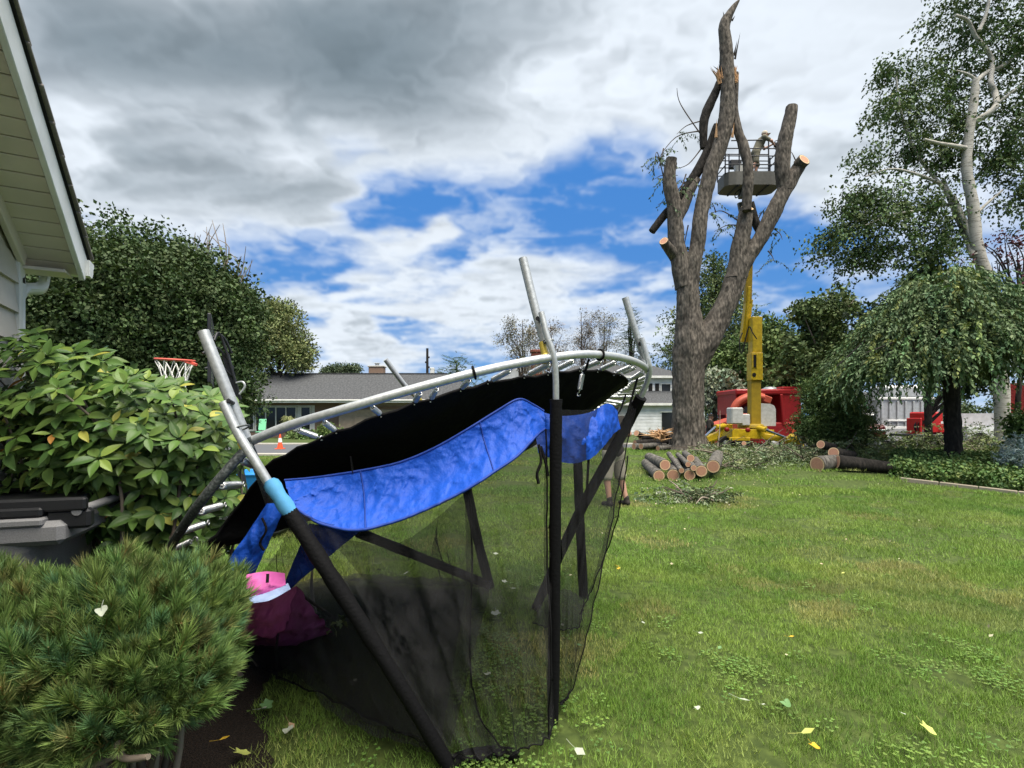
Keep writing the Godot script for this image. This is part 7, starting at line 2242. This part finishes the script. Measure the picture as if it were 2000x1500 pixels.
func make_vehicles() -> void:
	var AX := Basis(Vector3.RIGHT, PI / 2)
	# red chip truck: box body with an open side window, behind the lift
	var t := thing("chip_truck", "dark red forestry truck body with open back behind the lift", "truck", Vector3(0.5 * 24, -0.085, -24.0))
	put("body", mb().box(Vector3(-1.15, 0.95, -0.6), Vector3(1.2, 0.8, 2.1), 0.05).mesh(), M.red_paint, t)
	put("body_side", mb().box(Vector3(0.85, 1.9, -0.6), Vector3(0.9, 2.2, 2.2), 0.06).mesh(), M.red_paint, t)
	put("roof", mb().box(Vector3(-0.2, 2.75, -0.6), Vector3(3.1, 0.26, 2.3), 0.08).mesh(), M.red_paint, t)
	put("lower_panel", mb().box(Vector3(-0.2, 0.85, -0.2), Vector3(2.9, 1.0, 1.5), 0.05).mesh(), M.red_paint, t)
	put("inner_wall", mb().box(Vector3(-0.2, 2.0, -1.68), Vector3(2.9, 1.4, 0.06), 0.01).mesh(), M.red_paint, t)
	put("inner_wall", mb().box(Vector3(-1.68, 2.2, -0.6), Vector3(0.06, 1.0, 2.1), 0.01).mesh(), M.red_paint, t)
	put("corner_post", mb().beam(Vector3(0.46, 1.2, 0.52), Vector3(0.34, 2.65, 0.52), 0.14, 0.14, 0.03).mesh(), M.red_paint, t)
	put("roof_vent", mb().lathe(Vector3(0.25, 2.86, -0.3), [[0.35, 0], [0.33, 0.1], [0.2, 0.16], [0, 0.18]], 14).mesh(), M.aluminium, t)
	for x in [-1.2, 1.1]: wheel(t, Vector3(x, 0.48, 0.2), 0.48, 0.3, AX)
	put("marker_lamp", mb().box(Vector3(0.9, 0.95, 0.55), Vector3(0.25, 0.25, 0.08), 0.03).mesh(), M.cone_orange, t)
	# wood chipper with its curved chute
	var c := thing("wood_chipper", "faded red wood chipper with curved discharge chute beside the lift", "chipper", Vector3(0.425 * 22.5, -0.085, -22.5))
	var infeed := mb()
	infeed.prism(PackedVector2Array([Vector2(-1.15, 0.35), Vector2(0.6, 0.35), Vector2(0.75, 1.55), Vector2(0.1, 1.55), Vector2(-1.15, 1.15)]), Vector3(0, 0, 0.5), Vector3.RIGHT, Vector3.UP, Vector3(0, 0, -1.2))
	put("infeed_hopper", infeed.mesh(), M.orange_paint, c)
	put("drum_housing", mb().box(Vector3(0.75, 1.15, -0.1), Vector3(0.9, 1.2, 1.0), 0.08).mesh(), M.orange_paint, c)
	var ch := PackedVector3Array([Vector3(0.2, 1.4, -0.1), Vector3(0.22, 1.85, -0.1), Vector3(0.4, 2.2, -0.1), Vector3(0.75, 2.42, -0.1), Vector3(1.2, 2.5, -0.1), Vector3(1.55, 2.42, -0.1)])
	put("chute", mb().tube(curve(ch, 5), 0.2, 4).mesh(), M.orange_paint, c)
	put("chute_hood", mb().beam(Vector3(1.5, 2.42, -0.1), Vector3(1.8, 2.3, -0.1), 0.4, 0.3, 0.03).mesh(), M.orange_paint, c)
	put("engine", mb().box(Vector3(1.15, 1.75, -0.1), Vector3(0.5, 0.5, 0.7), 0.06).mesh(), M.black_plastic, c)
	put("exhaust", mb().bar(Vector3(0.62, 1.7, 0.2), Vector3(0.62, 2.05, 0.2), 0.06, 8).mesh(), M.black_plastic, c)
	for k in 3: put("feed_bar", mb().bar(Vector3(-1.0 + k * 0.25, 0.6, 0.52), Vector3(-0.6 + k * 0.25, 1.2, 0.52), 0.02, 6).mesh(), M.cord_white, c)
	wheel(c, Vector3(0.3, 0.35, 0.5), 0.36, 0.22, AX)
	wheel(c, Vector3(0.3, 0.35, -0.7), 0.36, 0.22, AX)
	put("warning_lamp", mb().lathe(Vector3(-0.2, 1.56, 0.3), [[0.08, 0], [0.09, 0.12], [0.05, 0.2], [0, 0.22]], 10).mesh(), M.cone_orange, c)
	# grey dump truck: ribbed bed seen from its rear quarter
	var d := thing("dump_truck", "grey aluminium high-sided dump truck with ribbed bed under the tree", "truck", Vector3(0.745 * 26, -0.085, -26.0))
	put("bed_floor", mb().box(Vector3(0, 0.95, 0), Vector3(3.1, 0.22, 2.3), 0.02).mesh(), M.aluminium, d)
	put("bed_side", mb().box(Vector3(0, 1.75, 1.0), Vector3(3.0, 1.45, 0.06), 0.01).mesh(), M.aluminium, d)
	put("bed_side", mb().box(Vector3(0, 1.95, -1.0), Vector3(3.0, 1.9, 0.06), 0.01).mesh(), M.aluminium, d)
	put("bed_front", mb().box(Vector3(-1.5, 1.75, 0), Vector3(0.06, 1.45, 2.0), 0.01).mesh(), M.aluminium, d)
	for k in 8: put("rib", mb().box(Vector3(-1.35 + k * 0.385, 1.72, 1.06), Vector3(0.1, 1.3, 0.08), 0.015).mesh(), M.aluminium, d)
	put("top_rail", mb().box(Vector3(0, 2.5, 1.05), Vector3(3.1, 0.12, 0.14), 0.02).mesh(), M.truck_white, d)
	put("side_rail", mb().box(Vector3(0.2, 1.42, 1.08), Vector3(2.6, 0.09, 0.1), 0.02).mesh(), M.truck_white, d)
	put("lower_rail", mb().box(Vector3(0, 1.05, 1.08), Vector3(3.0, 0.16, 0.12), 0.02).mesh(), M.truck_white, d)
	put("tarpaulin", mb().box(Vector3(0.45, 2.85, -0.4), Vector3(2.2, 0.75, 1.2), 0.15).mesh(), M.aluminium, d)
	put("tool_box", mb().box(Vector3(-0.9, 0.65, 0.95), Vector3(1.0, 0.42, 0.4), 0.02).mesh(), M.aluminium, d)
	put("chassis", mb().box(Vector3(0.2, 0.72, 0), Vector3(3.6, 0.2, 0.8), 0.02).mesh(), M.dark, d)
	for z in [-0.85, 0.85]: wheel(d, Vector3(0.55, 0.5, z), 0.5, 0.3, AX)
	for z in [-0.85, 0.85]: wheel(d, Vector3(-1.7, 0.5, z), 0.5, 0.3, AX)
	# maroon pickup half hidden by the yew
	var m := thing("pickup_truck", "maroon pickup with white-framed rear window beside the dump truck", "pickup", Vector3(0.693 * 23.5, -0.085, -23.5), 0.0, "pickups parked along the street")
	put("body", mb().box(Vector3(-0.9, 0.95, 0), Vector3(2.4, 0.62, 1.8), 0.12).mesh(), M.dark_red_paint, m)
	put("trim", mb().box(Vector3(-0.85, 1.02, 0.92), Vector3(2.3, 0.07, 0.02), 0.005).mesh(), M.chrome, m)
	put("cab", mb().box(Vector3(-0.9, 1.5, 0), Vector3(1.7, 0.6, 1.55), 0.18).mesh(), M.truck_white, m)
	put("side_glass", mb().box(Vector3(-0.75, 1.5, 0.79), Vector3(1.2, 0.36, 0.02), 0.005).mesh(), M.glass_dark, m)
	put("bumper", mb().box(Vector3(0.36, 0.7, 0), Vector3(0.2, 0.2, 1.8), 0.05).mesh(), M.chrome, m)
	put("underside", mb().box(Vector3(-0.9, 0.55, 0), Vector3(2.3, 0.3, 1.6), 0.03).mesh(), M.dark, m)
	for x in [-1.7, -0.1]: wheel(m, Vector3(x, 0.38, 0.75), 0.38, 0.25, AX)
	# red power unit on a flat trailer
	var r := thing("power_unit", "bright red engine unit on a flat trailer beside the dump truck", "machine", Vector3(0.806 * 23.0, -0.085, -23.0))
	put("trailer_deck", mb().box(Vector3(0.1, 0.78, 0), Vector3(2.2, 0.12, 1.6), 0.02).mesh(), M.rail_dark, r)
	put("housing", mb().box(Vector3(0.05, 1.35, 0), Vector3(0.85, 0.95, 0.9), 0.06).mesh(), M.red_bright, r)
	put("tank", mb().box(Vector3(0.5, 1.1, 0.2), Vector3(0.6, 0.5, 0.6), 0.08).mesh(), M.red_bright, r)
	put("panel_frame", mb().box(Vector3(-0.55, 1.15, 0.1), Vector3(0.1, 0.8, 0.8), 0.02).mesh(), M.red_bright, r)
	put("hose_reel", mb().lathe(Vector3(-0.4, 1.15, 0.35), [[0.1, -0.1], [0.3, -0.1], [0.3, -0.07], [0.12, -0.05], [0.12, 0.05], [0.3, 0.07], [0.3, 0.1]], 14, AX).mesh(), M.black_plastic, r)
	put("label_plate", mb().box(Vector3(0.45, 1.35, 0.51), Vector3(0.3, 0.1, 0.02), 0.004).mesh(), M.truck_white, r)
	put("pipe", mb().bar(Vector3(0.15, 1.8, 0), Vector3(0.15, 2.05, 0), 0.05, 8).mesh(), M.black_plastic, r)
	for x in [-0.5, 0.6]: wheel(r, Vector3(x, 0.36, 0.75), 0.36, 0.22, AX)
	# white pickup with its door open
	var w := thing("pickup_truck", "white pickup parked behind the weeping tree trunk", "pickup", Vector3(0.925 * 22.5, -0.085, -22.5), 0.0, "pickups parked along the street")
	var prof := PackedVector2Array([Vector2(-1.6, 0.55), Vector2(1.55, 0.5), Vector2(1.6, 1.05), Vector2(0.95, 1.22), Vector2(0.55, 1.72), Vector2(-0.35, 1.76), Vector2(-0.42, 1.2), Vector2(-1.6, 1.2)])
	var pm := mb()
	pm.prism(prof, Vector3(0, 0, 0.9), Vector3.RIGHT, Vector3.UP, Vector3(0, 0, -1.8))
	put("body", pm.mesh(), M.truck_white, w)
	put("side_window", mb().box(Vector3(0.05, 1.47, 0.905), Vector3(0.75, 0.36, 0.02), 0.005).mesh(), M.glass_dark, w)
	var dr := put("door", mb().box(Vector3(0.1, 0.92, 0.92), Vector3(0.95, 0.66, 0.04), 0.02).mesh(), M.truck_white, w)
	put("handle", mb().box(Vector3(-0.25, 1.1, 0.95), Vector3(0.14, 0.03, 0.03), 0.008).mesh(), M.chrome, dr)
	put("mirror", mb().box(Vector3(0.62, 1.28, 1.05), Vector3(0.1, 0.2, 0.22), 0.03).mesh(), M.black_plastic, w)
	put("sill_step", mb().box(Vector3(0.05, 0.46, 0.94), Vector3(1.3, 0.1, 0.12), 0.02).mesh(), M.aluminium, w)
	put("sill", mb().box(Vector3(0.0, 0.55, 0.92), Vector3(1.5, 0.06, 0.03), 0.01).mesh(), M.dark, w)
	for x in [-1.05, 1.1]:
		put("wheel_arch", mb().lathe(Vector3(x, 0.45, 0.86), [[0.0, 0.04], [0.49, 0.04], [0.5, 0.06], [0.0, 0.06]], 20, Basis(Vector3.RIGHT, PI / 2)).mesh(), M.dark, w)
		wheel(w, Vector3(x, 0.41, 0.84), 0.41, 0.26, AX)
		wheel(w, Vector3(x, 0.41, -0.78), 0.41, 0.26, AX)
	# round blue paddling tub beyond the ring
	var pt := thing("paddling_pool", "blue round plastic paddling pool on the lawn behind the bent ring", "pool", gp(515, 11.0))
	put("wall", mb().lathe(Vector3.ZERO, [[0.52, 0.0], [0.6, 0.32], [0.62, 0.32], [0.6, 0.35], [0.56, 0.34], [0.5, 0.02], [0.0, 0.02]], 28).mesh(), M.pool_blue, pt)
	var rim := mb().tube(curve(ring_pts(Vector3(0, 0.34, 0), 0.6, 24, Vector3.UP), 2, true), 0.025, 6, false, true)
	put("rim", rim.mesh(), M.pool_blue, pt)

func _ready() -> void:
	rng.seed = 7
	nz.seed = 3
	nz.frequency = 0.02
	nz3.seed = 14
	nz3.frequency = 0.22
	nz3.fractal_octaves = 1
	nz2.seed = 9
	nz2.frequency = 1.0
	make_light()
	make_materials()
	make_ground()
	make_near_house()
	make_ranch_house()
	make_white_house()
	make_brick_house()
	make_trampoline()
	make_far_trees()
	make_right_trees()
	make_rhododendron()
	make_pine_shrub()
	make_hoop()
	make_bin()
	make_locust()
	make_lift()
	make_people()
	make_logs()
	make_brush()
	make_chips()
	make_vehicles()
	make_grass()
	make_fallen_leaves()
